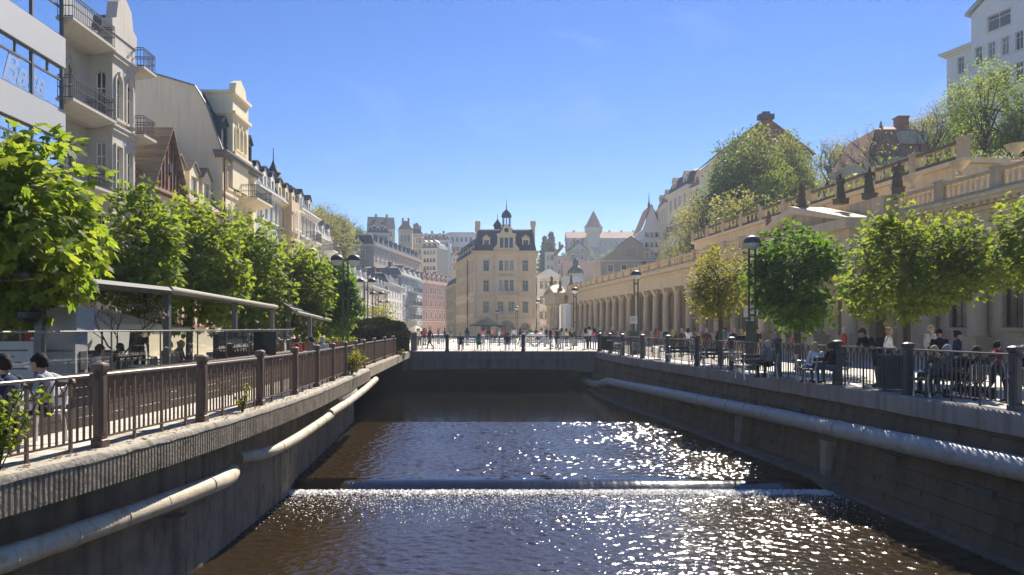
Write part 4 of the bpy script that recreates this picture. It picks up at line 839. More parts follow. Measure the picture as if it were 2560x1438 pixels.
for i, ((Y, off, z), lb) in enumerate(sts):
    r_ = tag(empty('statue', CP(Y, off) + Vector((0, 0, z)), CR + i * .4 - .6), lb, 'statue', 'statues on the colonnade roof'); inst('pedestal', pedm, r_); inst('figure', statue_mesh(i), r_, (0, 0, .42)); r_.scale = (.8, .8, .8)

# ------------------------------------------------------------------ hills
def hz(X, Y):
    sl = max(0, (-34.5 - X)) * 4.5 * min(1, max(0, (Y - 70) / 50)); sl = 27 * (1 - math.exp(-sl / 27))
    dr_ = X - (36.5 - .13 * min(Y, 150)); sr = max(0, dr_) * .62; sr = (7.6 if dr_ > 0 else 7.6 * max(0, 1 + dr_ / 2)) + 55 * (1 - math.exp(-sr / 55)) if Y > 20 else 0
    if Y > 138: sr *= max(0, 1 - (Y - 138) / 40) if X < 16 else 1
    bk = max(0, Y - 212) * .21 + max(0, Y - 212) * .0004 * abs(X)
    bk = 75 * (1 - math.exp(-bk / 75))
    if Y > 150: sr *= math.exp(-(Y - 150) / 70)
    return max(sl, sr, bk) + .15 * bk - .3
gx = np.arange(-330, 331, 5.0); gy = np.arange(22, 760, 6.0); hv = np.array([[(x, y, hz(x, y)) for x in gx] for y in gy]).reshape(-1, 3)
ii = np.arange(len(gx) - 1); jj = np.arange(len(gy) - 1); A_, B_ = np.meshgrid(ii, jj); b0 = (B_ * len(gx) + A_).ravel(); qd = np.stack([b0, b0 + 1, b0 + 1 + len(gx), b0 + len(gx)], 1)
zm = hv[:, 2][qd].max(1); qd = qd[zm > .35]
inst('hills', arrmesh('hills', hv, qd, M['grass']))['kind'] = 'structure'

# ------------------------------------------------------------------ houses on the hills
def hill_house(name, label, x0, x1, Y, ytop, ybase, wall, rf, cols, nf, rz=0, D=12, trim=None, right=(), leftf=(), cat='house', corn=.35, style='surr', w_=1.0, dorm=0, rise=None):
    zt, zb = PZ(ytop, Y), PZ(ybase, Y); X0, X1 = PX(x0, Y), PX(x1, Y); W = (X1 - X0) / math.cos(rz); H = zt - zb; pitch = H / nf
    fl = [dict(z=i * pitch + .5, h=pitch * .52, w=w_, n=cols, m=.6, style=style) for i in range(nf)]
    sd = lambda n_: [dict(z=i * pitch + .5, h=pitch * .52, w=w_, n=n_, m=.6, style=style) for i in range(nf)]
    o = building(name, label, cat, (X0, Y - W * math.sin(rz) * 0, zb), rz, W, D, H, wall, trim or M['trim'], fl, left=sd(leftf) if leftf else (), right=sd(right) if right else (), roof=rf, corn=corn, z0=-14)
    for k in range(dorm): dormer(o, W * (k + .5) / dorm, .3, H + .12, 1.6, 1.7, 1.8, wall, rf[2])
    if Y > 200 and rf[0] != 'flat':
        for k in (0.3, .72): chimney(o, W * k, D * .42, H + rf[1] * .55, .7, 1.4 + rf[1] * .3)
    return o
d2 = Vector((PX(1052, 216) - PX(935, 172), 44)); AA = Vector((PX(935, 172), 172, 6))
hb = building('hillside_block', 'big taupe hillside block with dark slate attic above the far row', 'building', AA, math.atan2(d2.y, d2.x), d2.length, 14, 15.0, M['brownwall'], M['trim'], floors(1, 4, 3.6, 13, 1.1, 1.9), left=floors(1, 4, 3.6, 3, 1.1, 1.9), roof=('mansard', 2.6, M['slate'], 1.0), corn=.5, z0=-8)
for k in range(10): dormer(hb, 2.5 + k * 4.2, .2, 15.1, 1.6, 1.5, 1.5, M['slate'], M['slate'])
hill_house('hillside_house', 'yellow lit house front with grey side wall on the far slope', 1054, 1094, 235, 622, 700, M['cream'], ('mansard', 2.0, M['greyroof'], 1.0), 4, 4, R(-18), 9, right=(), dorm=3)
hill_house('hillside_house', 'pale villa with dark mansard and white dormers by the wooded slope', 917, 972, 225, 582, 650, M['greywall'], ('mansard', 2.6, M['slate'], 1.2), 5, 3, R(14), 9, dorm=3)
hill_house('hillside_house', 'cream villa with steep dark gable roof highest on the wooded slope', 922, 985, 262, 570, 640, M['cream'], ('gablex', 4.6, M['slate']), 4, 3, R(14), 10, corn=.2)
hill_house('hillside_house', 'small villa with dark red pyramid roof on the skyline', 996, 1030, 270, 575, 640, M['peach'], ('hip', 3.6, M['redroof']), 3, 2, R(6), 6, corn=.2)
hill_house('hillside_house', 'low dark-roofed house between the pyramid roof and white villa', 1028, 1056, 285, 585, 640, M['brownwall'], ('hip', 2.2, M['slate']), 3, 2, 0, 8, corn=.2)
hill_house('hillside_house', 'white villa with pale hipped roof and row of dormers on far hill', 1056, 1126, 275, 600, 660, M['whitewall'], ('mansard', 2.6, M['redroof'], 1.4), 6, 3, 0, 10, dorm=4)
hill_house('apartment_block', 'white far apartment block with flat roof beside hotel chimneys', 1122, 1186, 285, 585, 680, M['whitewall'], ('flat', .6, M['zinc']), 5, 4, 0, 10, cat='building')
hill_house('hillside_house', 'tiny orange house low between yellow house and hotel wing', 1128, 1152, 255, 638, 680, M['peach'], ('gablex', 1.6, M['redroof']), 2, 2, 0, 6, corn=.15)
hill_house('plaza_house', 'tall white house just beyond the hotel, partly behind the far pavilion', 1343, 1398, 168, 690, 842, M['whitewall'], ('hip', 1.6, M['greyroof']), 4, 4, R(-6), 10, dorm=0, style='ped')
o = hill_house('grey_gable_house', 'grey house with wide plain gable above the colonnade balustrade', 1502, 1652, 150, 652, 720, M['brownwall'], ('gabley', 5.0, M['greyroof'], 0, .5), 4, 2, 0, 14, corn=.0)
Wg = PX(1652, 150) - PX(1502, 150); Hg = PZ(652, 150) - PZ(720, 150)
MB().poly([(0, -.01, Hg), (Wg, -.01, Hg), (Wg / 2, -.01, Hg + 4.9)]).obj('gable_face', M['brownwall'], o); MB().box(Wg / 2 - .8, Wg / 2 + .8, -.06, -.02, Hg + .9, Hg + 2.3).obj('gable_window', M['pane'], o); MB().box(0, Wg, -.15, -.012, Hg - .15, Hg + .1).obj('string_course', M['trim'], o)
# church with two dark towers
ch = tag(empty('church', (PX(1412, 205), 205, 8)), 'white baroque church with two dark onion-domed towers', 'church')
Wc = PX(1560, 205) - PX(1412, 205)
MB().box(0, Wc, 4, 16, -9, 8.3).obj('nave', M['creamlt'], ch); MB().extx([(3.7, 8.3), (10, 13.0), (16.3, 8.3)], -.2, Wc + .2).obj('roof', M['redroof'], ch)
fr = MB(); fr.box(.2, 6.2, 0, 4, -9, 5.5); fr.exty([(.2, 5.503), (6.2, 5.503), (5.4, 6.6), (3.2, 8.2), (1, 6.6)], .1, 1.0); fr.obj('front', M['whitewall'], ch)
MB().tube([(3.2, -.05, 4.6), (3.2, .1, 4.6)], .95, 14).obj('round_window', M['pane'], ch); MB().exty([(2.4, -1), (4.0, -1), (4.0, 1.6), (3.2, 2.4), (2.4, 1.6)], -.05, -.01).obj('door', M['pane'], ch)
for cx_ in (3.4, 12.0):
    q = MB(); q.box(cx_ - 1.9, cx_ + 1.9, 3.2, 6.6, 3, 8.9); q.obj('tower', M['creamlt'], ch)
    q = MB(); q.lathe([(2.2, 8.9), (2.3, 9.2), (2.0, 10.1), (1.2, 10.8), (.8, 11.2), (.8, 12.3), (1.0, 12.4), (.6, 13.0), (.1, 13.4), (.05, 14.4)], 10, (cx_, 4.9, 0)); q.obj('tower_dome', M['copper'], ch, smooth=True)
# observatory castle on the skyline
ca = tag(empty('hilltop_castle', (PX(1418, 380), 380, PZ(640, 380))), 'long red-roofed hilltop building with conical turret on the skyline', 'castle'); Wk = PX(1602, 380) - PX(1418, 380)
wl3 = MB(); open_wall(wl3, lambda u, d, z: Vector((u, d, z)), Wk, -8, 9.0, [(2 + k * 2.9, zz, 1.2, 2.0, False) for k in range(12) for zz in (1.5, 5.4)]); wl3.quad((0, 0, -8), (0, 14, -8), (0, 14, 9), (0, 0, 9)); wl3.obj('wall', M['brownwall'], ca)
for k in range(12):
    for zz in (1.5, 5.4): place_window(ca, lambda u, d, z: Vector((u, d, z)), 0, (2 + k * 2.9, zz, 1.2, 2.0, False), M['trim'], M['trim'], M['pane'], 'plain')
MB().extx([(-.5, 9.0), (7, 13.2), (14.5, 9.0)], -.4, Wk + .4).obj('roof', M['redroof'], ca)
q = MB(); q.lathe([(3.2, 4), (3.3, 10.6), (4.4, 12.4), (4.5, 14.4)], 14, (13.5, 1, 0)); q.obj('turret', M['sandlt'], ca); q = MB(); q.lathe([(5.0, 14.4), (3.6, 16.4), (2.4, 18.8), (.5, 22.4), (.1, 23), (.08, 24.6)], 14, (13.5, 1, 0)); q.obj('turret_roof', M['redroof'], ca)
for k in range(6): chimney(ca, 4 + k * 6.2, 8, 12.2, .8, 1.6)
# small gabled houses around the church
for (x0, x1, Y, yt, yb, wl5, rm, lb) in ((1385, 1425, 250, 640, 690, M['peach'], M['redroof'], 'small far house with red gable among the garden slope trees'), (1418, 1470, 265, 628, 680, M['brownwall'], M['greyroof'], 'small grey far house behind the church towers'), (1362, 1388, 270, 630, 680, M['creamlt'], M['slate'], 'tiny cream far house beside the dark conifer')):
    hill_house('hillside_house', lb, x0, x1, Y, yt, yb, wl5, ('gabley', 4.0, rm, 0, .4), 2, 2, R(-8), 8, corn=.0)
# stepped hotels climbing the slope behind the colonnade
sp = [(1792, 118, 462, 'tall beige terrace house with red dormered roof, highest of the stepped row', M['sandlt']), (1722, 128, 478, 'beige terrace house with small balconies in the stepped row', M['creamlt']), (1668, 140, 520, 'beige terrace house with flat attic in the stepped row', M['sandlt']), (1640, 152, 565, None, None)]
for i in range(3):
    xa, Ya, yt, lb, wm = sp[i]; xb, Yb = sp[i + 1][0], sp[i + 1][1]; Aw = Vector((PX(xb, Yb), Yb, 7)); Bw = Vector((PX(xa, Ya), Ya, 7)); d = Bw - Aw; H = PZ(yt, (Ya + Yb) / 2) - 7
    nf = 5; pt = H / nf
    o = building('terrace_house', lb, 'house', Aw, math.atan2(d.y, d.x), d.length - .05, 10, H, wm, M['trim'], [dict(z=k * pt + .7, h=pt * .55, w=1.0, n=4, m=.8, style='surr') for k in range(nf)], left=[dict(z=k * pt + .7, h=pt * .55, w=1.0, n=2, m=2, style='surr') for k in range(nf)], roof=('mansard', 3.2, M['redroof'] if i == 0 else M['slate'], 1.2), corn=.5, bands=((pt - .1, .2, .1), (3 * pt - .1, .2, .1)), z0=-6)
    T, th = side_frame('front', d.length, 10)
    if i != 2:
        for k in (1, 2, 3): balcony(o, T, th, d.length * .35, k * pt + .5, 2.6, 1.1, wm, M['iron2'])
    for k in range(2): dormer(o, d.length * (k + .5) / 2, .3, H + .1, 1.8, 2.0, 1.8, wm, M['redroof'])
o = hill_house('gabled_chapel', 'narrow white steep-gabled house with thin roof spire', 1606, 1652, 150, 575, 650, M['whitewall'], ('gabley', 5.2, M['redroof'], 0, .3), 3, 3, 0, 10, corn=.0); Wv = PX(1652, 150) - PX(1606, 150); Hv = PZ(575, 150) - PZ(650, 150)
MB().poly([(0, -.01, Hv), (Wv, -.01, Hv), (Wv / 2, -.01, Hv + 5.1)]).obj('gable_face', M['whitewall'], o); q = MB(); q.lathe([(.3, Hv + 4.6), (.25, Hv + 5.6), (.1, Hv + 6.2), (.04, Hv + 8)], 6, (Wv / 2, 3, 0)); q.obj('roof_spire', M['slate'], o)
# big gable behind the trees, red roofed house, white hotel high on the slope
o = hill_house('gabled_villa', 'large villa with reddish gable rising behind the slope trees', 1800, 2030, 108, 385, 520, M['creamlt'], ('gabley', 5.4, M['redroof'], 0, .5), 6, 3, 0, 12, corn=.0); Wv = PX(2030, 108) - PX(1800, 108); Hv = PZ(385, 108) - PZ(520, 108)
MB().poly([(0, -.01, Hv), (Wv, -.01, Hv), (Wv / 2, -.01, Hv + 5.3)]).obj('gable_face', M['terra'], o); MB().box(Wv / 2 - 1.1, Wv / 2 + 1.1, -.4, .8, Hv + 5.0, Hv + 5.7).box(Wv / 2 - .5, Wv / 2 + .5, -.2, .6, Hv + 5.703, Hv + 6.1).obj('ridge_cap', M['slate'], o)
o = hill_house('villa', 'villa with curved red tiled roof and chimney above the portico', 2168, 2345, 76, 395, 480, M['sandlt'], ('mansard', 4.0, M['redroof'], 2.0), 4, 1, 0, 9, corn=.2); chimney(o, 5.0, 3, 6.3, 1.1, 2.0); q = MB(); q.lathe([(.4, 6.4), (.2, 7.2), (.05, 7.9)], 8, (2.6, 2.5, 0)); q.obj('finial', M['redroof'], o)
MB().exty([(3.6, 5.0), (6.2, 5.0), (6.2, 6.3), (3.6, 6.3)], .3, 1.6).obj('dormer', M['brownwall'], o)
Aw = Vector((PX(2366, 96), 96, 14)); dv = Vector((5.6, -16, 0)); H = PZ(135, 96) - 14
o = building('hillside_hotel', 'pale hotel with pedimented front high above the colonnade trees', 'hotel', Aw, math.atan2(dv.y, dv.x), 24, 14, H, M['whitewall'], M['trim'], [dict(z=H - 3.2 - 3.6 * k, h=2.1, w=.95, n=9, m=.8, style='surr') for k in range(5)], left=[dict(z=H - 3.2 - 3.6 * k, h=2.1, w=.95, n=4, m=.8, style='surr') for k in range(5)], roof=('hip', 2.5, M['slate']), corn=.7, z0=-6)
rs = MB(); Tr = lambda u, d, z: Vector((4.2 + u, -.9 + d, z)); opz = [((1.0 + 1.7 * k, H - 3.2 - 3.6 * j, .95, 2.1, False), 'surr') for k in range(4) for j in range(4)] + [((3.6, H + .2, 3.0, 1.9, False), 'surr')]
open_wall(rs, Tr, 7.2, -4, H + 3.2, [a for a, _ in opz]); rs.quad((4.2, -.9, -4), (4.2, 0, -4), (4.2, 0, H + 3.2), (4.2, -.9, H + 3.2)); rs.quad((11.4, -.9, -4), (11.4, 0, -4), (11.4, 0, H + 3.2), (11.4, -.9, H + 3.2)); rs.exty([(4.2, H + 3.203), (11.4, H + 3.203), (7.8, H + 5.4)], -.9, 6); rs.obj('risalit', M['whitewall'], o)
for a, st in opz: place_window(o, Tr, 0, a, M['trim'], M['trim'], M['pane'], st)
MB().exty([(3.7, H + 3.1), (7.8, H + 5.5), (11.9, H + 3.1), (11.9, H + 3.5), (7.8, H + 5.95), (3.7, H + 3.5)], -1.4, 6).obj('pediment_cornice', M['zinc'], o)
# ------------------------------------------------------------------ trees and plants
def nrm(a): return a / np.maximum(np.linalg.norm(a, axis=1, keepdims=True), 1e-6)
def leaves(rng, c, out, size, kind, droop=.4):
    n_ = len(c); d = nrm(out + rng.normal(0, .55, (n_, 3)) + np.array([0, 0, -droop])); up = nrm(np.tile([0, 0, 1.], (n_, 1)) + rng.normal(0, .45, (n_, 3)))
    s = nrm(np.cross(d, up)); nn = nrm(np.cross(s, d)); L_ = size * rng.uniform(.7, 1.25, n_)
    V = []
    angs = {'palm': (-75, -38, 0, 38, 75), 'tri': (-50, 0, 50), 'one': (0,)}[kind]
    for a in angs:
        t = R(a); di = d * math.cos(t) + s * math.sin(t); di = nrm(di + np.array([0, 0, -.18 if kind == 'palm' else -.08])); pe = nrm(np.cross(nn, di)); Li = (L_ * (1 - .0045 * abs(a)))[:, None]; wd = Li * (.24 if kind == 'palm' else .36)
        mid = c + di * Li * .6; V.append(np.stack([c + di * Li * .08, mid + pe * wd - nn * wd * .25, c + di * Li - np.array([0, 0, 1]) * Li * .12, mid - pe * wd - nn * wd * .25], 1))
    v = np.stack(V, 1).reshape(-1, 3); return v
def crown_points(rng, cen, rad, n_, K, hollow=.5, clump=.34):
    cen = np.array(cen); rad = np.array(rad); dirs = nrm(rng.normal(0, 1, (K, 3))); fr = rng.uniform(hollow, .9, K)[:, None]; cc = dirs * fr
    idx = rng.integers(0, K, n_); off = nrm(rng.normal(0, 1, (n_, 3))) * (clump * rng.uniform(.45, 1.05, n_)[:, None]) * rng.uniform(.7, 1.3, K)[idx][:, None]
    p = cc[idx] + off; r = np.linalg.norm(p, axis=1); p = p[r < 1.12]; o = p + off[r < 1.12]
    return cen + p * rad, nrm(o), cen + cc * rad
def limbs(mb, base, top, r0, ends, rng, n=7):
    base, top = Vector(base), Vector(top); mb.tube([base + Vector((0, 0, -.1)), base + Vector((0, 0, .15)), base.lerp(top, .5) + Vector((rng.normal(0, .05), rng.normal(0, .05), 0)), top], [r0 * 1.35, r0 * 1.05, r0 * .85, r0 * .6], n)
    for e in ends:
        e = Vector(e); s = base.lerp(top, rng.uniform(.55, 1.0)); m_ = s.lerp(e, .5) + Vector((0, 0, .12 * (e - s).length)); mb.tube([s, m_, e], [r0 * .42, r0 * .25, r0 * .06], 5)
def tree(name, label, base, H, cen, rad, nl, size, mat, kind='palm', tr=.14, K=34, seed=1, group=None, droop=.4, hollow=.5, clump=.34, bark=None, top=None):
    rng = np.random.default_rng(seed); root = tag(empty(name, base), label, 'tree', group); b = Vector(base)
    c = Vector(cen) - b; p, o, cc = crown_points(rng, c, rad, nl, K, hollow, clump)
    t = MB(); limbs(t, (0, 0, 0), top or (c.x * .8, c.y * .8, c.z + rad[2] * .25), tr, cc[:min(K, 22)], rng); t.obj('trunk', bark or M['bark'], root, smooth=True)
    v = leaves(rng, p, o, size, kind, droop); inst('crown', arrmesh('crown', v, np.arange(len(v)).reshape(-1, 4), mat), root); return root
GL = 'chestnut trees along the restaurant terrace'
tree('chestnut_tree', 'big bright chestnut in front of the modern shop building, largest hanging leaves', (-9.6, 13.2, 0), 5.5, (-9.3, 13.2, 3.55), (2.15, 2.0, 1.95), 3300, .22, M['leafA'], 'palm', .17, 46, 11, GL, .55)
tree('chestnut_tree', 'chestnut before the grey ornate house, next to the largest-leaved one', (-13.3, 26, 0), 6.8, (-13.2, 26, 4.25), (1.9, 1.8, 2.6), 4200, .2, M['leafB'], 'palm', .14, 44, 12, GL)
tree('chestnut_tree', 'tallest chestnut of the terrace row, before the terracotta gable', (-13.0, 30, 0), 7.8, (-12.9, 30, 4.3), (2.15, 2.0, 2.95), 5200, .2, M['leafA'], 'palm', .14, 50, 13, GL)
tree('chestnut_tree', 'chestnut of the terrace row below the cream house balconies', (-12.3, 34, 0), 6.8, (-12.2, 34, 4.0), (2.3, 2.1, 2.75), 5000, .19, M['leafB'], 'palm', .14, 46, 14, GL)
tree('chestnut_tree', 'chestnut of the terrace row behind the small slatted awning', (-11.6, 38, 0), 6.2, (-11.4, 38, 3.7), (2.35, 2.1, 2.6), 5000, .19, M['leafA'], 'palm', .14, 46, 15, GL)
tree('chestnut_tree', 'last chestnut of the terrace row, nearest the dark hedge', (-10.5, 42.3, 0), 5.6, (-10.3, 42.3, 3.2), (1.95, 1.9, 2.4), 4600, .19, M['leafD'], 'palm', .13, 44, 16, GL)
GR_ = 'trees on the colonnade promenade'
tree('promenade_tree', 'slim yellowish tree with visible trunk nearest the bridge', (10.2, 36.5, 0), 5.9, (10.1, 36.5, 3.85), (1.5, 1.5, 2.05), 5000, .11, M['leafC'], 'tri', .12, 50, 21, GR_, .1)
tree('promenade_tree', 'dense deep green round tree before the portico', (11.7, 30.5, 0), 6.0, (11.6, 30.5, 3.75), (2.15, 2.0, 2.2), 6200, .17, M['leafD'], 'palm', .14, 60, 22, GR_, .4, .55, .32)
tree('promenade_tree', 'wide light green tree with loose top behind the leaning man', (13.0, 24.5, 0), 5.9, (13.2, 24.5, 3.75), (2.35, 2.1, 2.15), 6800, .15, M['leafE'], 'palm', .13, 70, 23, GR_, .25, .45, .3)
tree('promenade_tree', 'light green tree cut off by the picture edge, nearest on the promenade', (15.4, 21.5, 0), 6, (15.5, 21.5, 4.2), (2.0, 1.9, 1.8), 4000, .15, M['leafE'], 'palm', .13, 50, 24, GR_, .25, .45, .3)
# yew hedge in its planter
hd = tag(empty('hedge', (-9.35, 50, .0)), 'clipped dark domed yew hedge in a low planter by the bridge', 'hedge')
rng = np.random.default_rng(31); n = 62000
dv = nrm(rng.normal(0, 1, (n, 3))); dv = dv[dv[:, 2] > -.35]
lob = 1 + .05 * np.sin(dv[:, 0] * 9) + .05 * np.sin(dv[:, 1] * 7 + 2) + .04 * np.sin(dv[:, 2] * 11)
sh = np.sign(dv) * np.abs(dv) ** .75; pp = sh * np.array([2.3, 2.6, 1.42]) * lob[:, None] * rng.uniform(.9, 1.02, len(dv))[:, None] + np.array([0, 0, .9])
v = leaves(rng, pp, dv, .1, 'one', -.2); inst('foliage', arrmesh('foliage', v, np.arange(len(v)).reshape(-1, 4), M['hedge']), hd)
MB().ell((0, 0, .8), 1.8, 2.1, 1.15, 18, 10).obj('stems_or_core', M['yewcore'], hd, smooth=True)  # solid dark core added inside the foliage to stop see-through, not real stems
MB().box(-2.4, 1.5, -3.3, 3.2, 0, .45).box(-2.4, 1.5, -3.35, -3.25, .453, .52).obj('planter', M['concrete'], hd)
tree('shrub_tree', 'small olive tree behind the dark hedge under the lamp posts', (-13.6, 76, 0), 4, (-13.6, 76, 2.4), (2.6, 2.2, 1.9), 2600, .2, M['leafC'], 'one', .08, 26, 33)
# weeds and small plants on the walls
def weed(label, loc, r, n_, size, mat, seed, zc=.5):
    rng = np.random.default_rng(seed); root = tag(empty('wall_plant', loc), label, 'plant'); st = MB(); pts = []
    for k in range(9):
        e = Vector((rng.normal(0, .45) * r, rng.normal(0, .45) * r, r * rng.uniform(.8, 1.9) * zc * 2)); st.tube([(0, 0, -.03), e * .5 + Vector((0, 0, .05)), e], [.012, .009, .004], 4); pts += [e * t for t in rng.uniform(.3, 1, n_ // 9)]
    p = np.array([list(q) for q in pts]) + rng.normal(0, .09 * r + .02, (len(pts), 3)); p[:, 2] = np.maximum(p[:, 2], .03); st.obj('stems_or_core', M['bark'], root)
    v = leaves(rng, p, nrm(rng.normal(0, 1, p.shape)), size, 'tri', 0); inst('leaves', arrmesh('leaves', v, np.arange(len(v)).reshape(-1, 4), mat), root)
weed('yellow-green shrub growing out of the kerb at the end of the terrace railing', (LF(28) + .1, 28, 0), .55, 900, .07, M['leafC'], 41, .55)
weed('leafy green shoot hanging in front of the nearest railing bars', (LF(8.9) + .2, 8.9, .05), .36, 500, .06, M['leafA'], 42, .75)
weed('thin sprig on the kerb below the third railing panel', (LF(15.4) + .15, 15.4, 0), .22, 90, .05, M['leafC'], 43, .8)
weed('tiny weed on the quay edge near the bridge', (-6.9, 46, 0), .25, 90, .06, M['leafC'], 44, .5)
dl = MB(); rr = random.Random(5)
for k in range(220):
    t = rr.uniform(8, 30); x = LF(t) + rr.uniform(.0, .25); s = rr.uniform(.015, .04); a = rr.uniform(0, 6); dl.add([(x + s * math.cos(a), t + s * math.sin(a), .012), (x + s * math.cos(a + 1.5), t + s * 1.4 * math.sin(a + 1.5), .03), (x + s * math.cos(a + 3.1), t + s * math.sin(a + 3.1), .012), (x + s * .8 * math.cos(a + 4.6), t + s * math.sin(a + 4.6), .02)], [(0, 1, 2, 3)])
tag(dl.obj('dry_leaves', mk('dry_leaf', (.20, .11, .05), .9, .3, 9)), 'brown dry leaves scattered on the sunny kerb', 'leaves', kind='stuff')

# far trees: a few kinds, copied
def proto(nl, size, K, seed, mat, rad=(3.4, 3.4, 4.2), H=10, hollow=.45, clump=.33):
    rng = np.random.default_rng(seed); p, o, cc = crown_points(rng, (0, 0, H - rad[2]), rad, nl, K, hollow, clump); t = MB(); limbs(t, (0, 0, -2), (0, 0, H - rad[2] * .8), .24, cc[:24], rng, 6)
    v = leaves(rng, p, o, size, 'one', .1); return t.mesh('trunk', M['barkfar']), arrmesh('crown', v, np.arange(len(v)).reshape(-1, 4), mat), H
def bare_proto(seed, H=10, buds=260, mat=None):
    rr = random.Random(seed); t = MB(); tips = []
    def grow(p, d, L_, r, lev):
        e = p + d * L_; m_ = p.lerp(e, .5) + Vector((rr.gauss(0, .05), rr.gauss(0, .05), 0)) * L_; t.tube([p, m_, e], [r, r * .8, r * .62], 5 if lev < 2 else 3, caps=False)
        if lev >= 5: tips.append(e); return
        for k in range(3 if lev < 4 else 2):
            a = rr.uniform(0, 6.28); ax = Vector((math.cos(a), math.sin(a), 0)); nd = (d + ax * rr.uniform(.35, .75) + Vector((0, 0, .12))).normalized(); grow(e if k else m_.lerp(e, .6), nd, L_ * rr.uniform(.62, .82), r * .58, lev + 1)
    grow(Vector((0, 0, -1.5)), Vector((0, 0, 1)), H * .33, .17, 0); rng = np.random.default_rng(seed); tp = np.array([list(q) for q in tips]); sel = tp[rng.integers(0, len(tp), buds)] + rng.normal(0, .18, (buds, 3))
    v = leaves(rng, sel, nrm(rng.normal(0, 1, sel.shape)), .16, 'one', 0); return t.mesh('branches', M['barkfar']), arrmesh('buds', v, np.arange(len(v)).reshape(-1, 4), mat or M['leaffar3']), H
def conifer_proto(seed):
    rng = np.random.default_rng(seed); n_ = 2600; h = rng.random(n_) ** .8; a = rng.uniform(0, 6.28, n_); r = (1 - h) * 2.3 * (.75 + .25 * np.sin(h * 60)) * rng.uniform(.5, 1, n_); p = np.stack([r * np.cos(a), r * np.sin(a), .8 + h * 11], 1)
    v = leaves(rng, p, np.stack([np.cos(a), np.sin(a), -.3 + 0 * a], 1), .55, 'one', .3); return MB().tube([(0, 0, -2), (0, 0, 11)], [.22, .05], 6).mesh('trunk', M['barkfar']), arrmesh('crown', v, np.arange(len(v)).reshape(-1, 4), M['conifer']), 11.8
PR = {'a': proto(5400, .28, 56, 51, M['leaffar']), 'b': proto(5000, .28, 50, 52, M['leaffar2'], (3.1, 3.1, 4.4)), 'c': proto(3400, .26, 46, 53, M['leaffar3'], (3.3, 3.3, 4.0), 10, .5, .28), 'd': proto(8000, .2, 80, 54, M['leafE'], (3.7, 3.7, 4.6), 10.4, .5, .26),
      'e': proto(4200, .17, 60, 55, M['leaffar'], (3.6, 3.6, 2.6), 5.2, .5, .3), 'x': bare_proto(61), 'y': bare_proto(62, 10, 700), 'k': conifer_proto(63)}
def far_tree(label, X, Y, kind, top=None, width=1.0, group=None, z=None, name='hill_tree', cat='tree'):
    tm, cm, H = PR[kind]; zb = hz(X, Y) if z is None else z; s = (top - zb) / H if top else random.uniform(.75, 1.15)
    root = tag(empty(name, (X, Y, zb), random.uniform(0, 6.28)), label, cat, group); root.scale = (s * width, s * width, s)
    bare = kind in 'xy'; ad = {'a': 'rounded mid-green', 'b': 'tall deep-green', 'c': 'loose pale-green', 'e': 'low spreading', 'd': 'yellow-green'}.get(kind, '')
    if label.startswith('*'): root['label'] = ad + label[1:]
    inst('branches' if bare else 'trunk', tm, root); q_ = inst('buds' if bare else 'crown', cm, root)
    if bare: q_['kind'] = 'stuff'
    return root
def ft(label, x, Y, ytop, kind, width=1.0, group='trees on the slope behind the colonnade', name='hill_tree', cat='tree'): return far_tree(label, PX(x, Y), Y, kind, PZ(ytop, Y), width, group, None, name, cat)
ft('low leafy tree at the bottom of the colonnade slope by the stepped hotels', 1728, 101, 500, 'c', .9)
ft('green bush tree lowest beside the roof balustrade', 1706, 102, 585, 'e', .8)
ft('pale tree at the foot of the stepped hotels', 1765, 95, 470, 'c', .9)
ft('outermost green tree of the dense clump before the gabled villa', 1822, 94, 350, 'b', .85)
ft('tall green tree hiding the gabled villa, middle of the clump', 1890, 92, 315, 'a', .8)
ft('yellow-green tree in the clump beneath the villa gable', 1935, 84, 400, 'd', .85)
ft('green tree on the near side of the clump before the gabled villa', 1985, 90, 335, 'a', .7)
ft('full green tree covering the near slope of the villa gable', 1962, 95, 330, 'a', .75)
ft('full green tree covering the far slope of the villa gable', 1855, 96, 325, 'b', .8)
ft('lower green tree filling the clump beside the pavilion attic', 1860, 80, 450, 'c', .9)
ft('round shrub at the foot of the dense tree clump', 1925, 76, 480, 'e', 1.0)
ft('half-bare budding tree standing alone above the apex statue', 2058, 86, 298, 'y', 1.1)
ft('bare dark tree before the red-roofed villa', 2222, 66, 255, 'x', 1.0)
ft('bare tree rising beside the pale hillside hotel', 2322, 64, 212, 'x', .85)
ft('thin bare twig tree behind the half-bare budding tree', 2105, 100, 360, 'x', .9)
ft('large many-stemmed green tree under the pale hillside hotel', 2462, 60, 150, 'd', .95)
ft('dark green tree at the picture edge below the pale hotel', 2545, 58, 260, 'b', .8)
ft('deep green tree crowding the many-stemmed tree under the pale hotel', 2400, 66, 260, 'b', .8)
ft('green tree between red-roofed villa and gabled villa', 2120, 92, 395, 'a', .8)
ft('green shrub behind the last dark statue', 2195, 56, 400, 'e', .8); ft('yellowish shrub between dark statue and first urn', 2262, 54, 395, 'e', .75); ft('green shrub above the first stone urn', 2335, 53, 385, 'e', .8); ft('shrub behind the middle stone urn', 2405, 52, 370, 'e', .8)
rr = random.Random(77)
for k in range(52):
    Y = rr.uniform(135, 225); x = rr.uniform(800, 942); X = PX(x, Y)
    if X > -35: X = -35 - rr.random() * 4
    far_tree('* tree in the wooded slope above the far row', X, Y, rr.choice('aabbcc'), hz(X, Y) + rr.uniform(6.5, 10), 1.0, 'wooded slope trees above the far row')
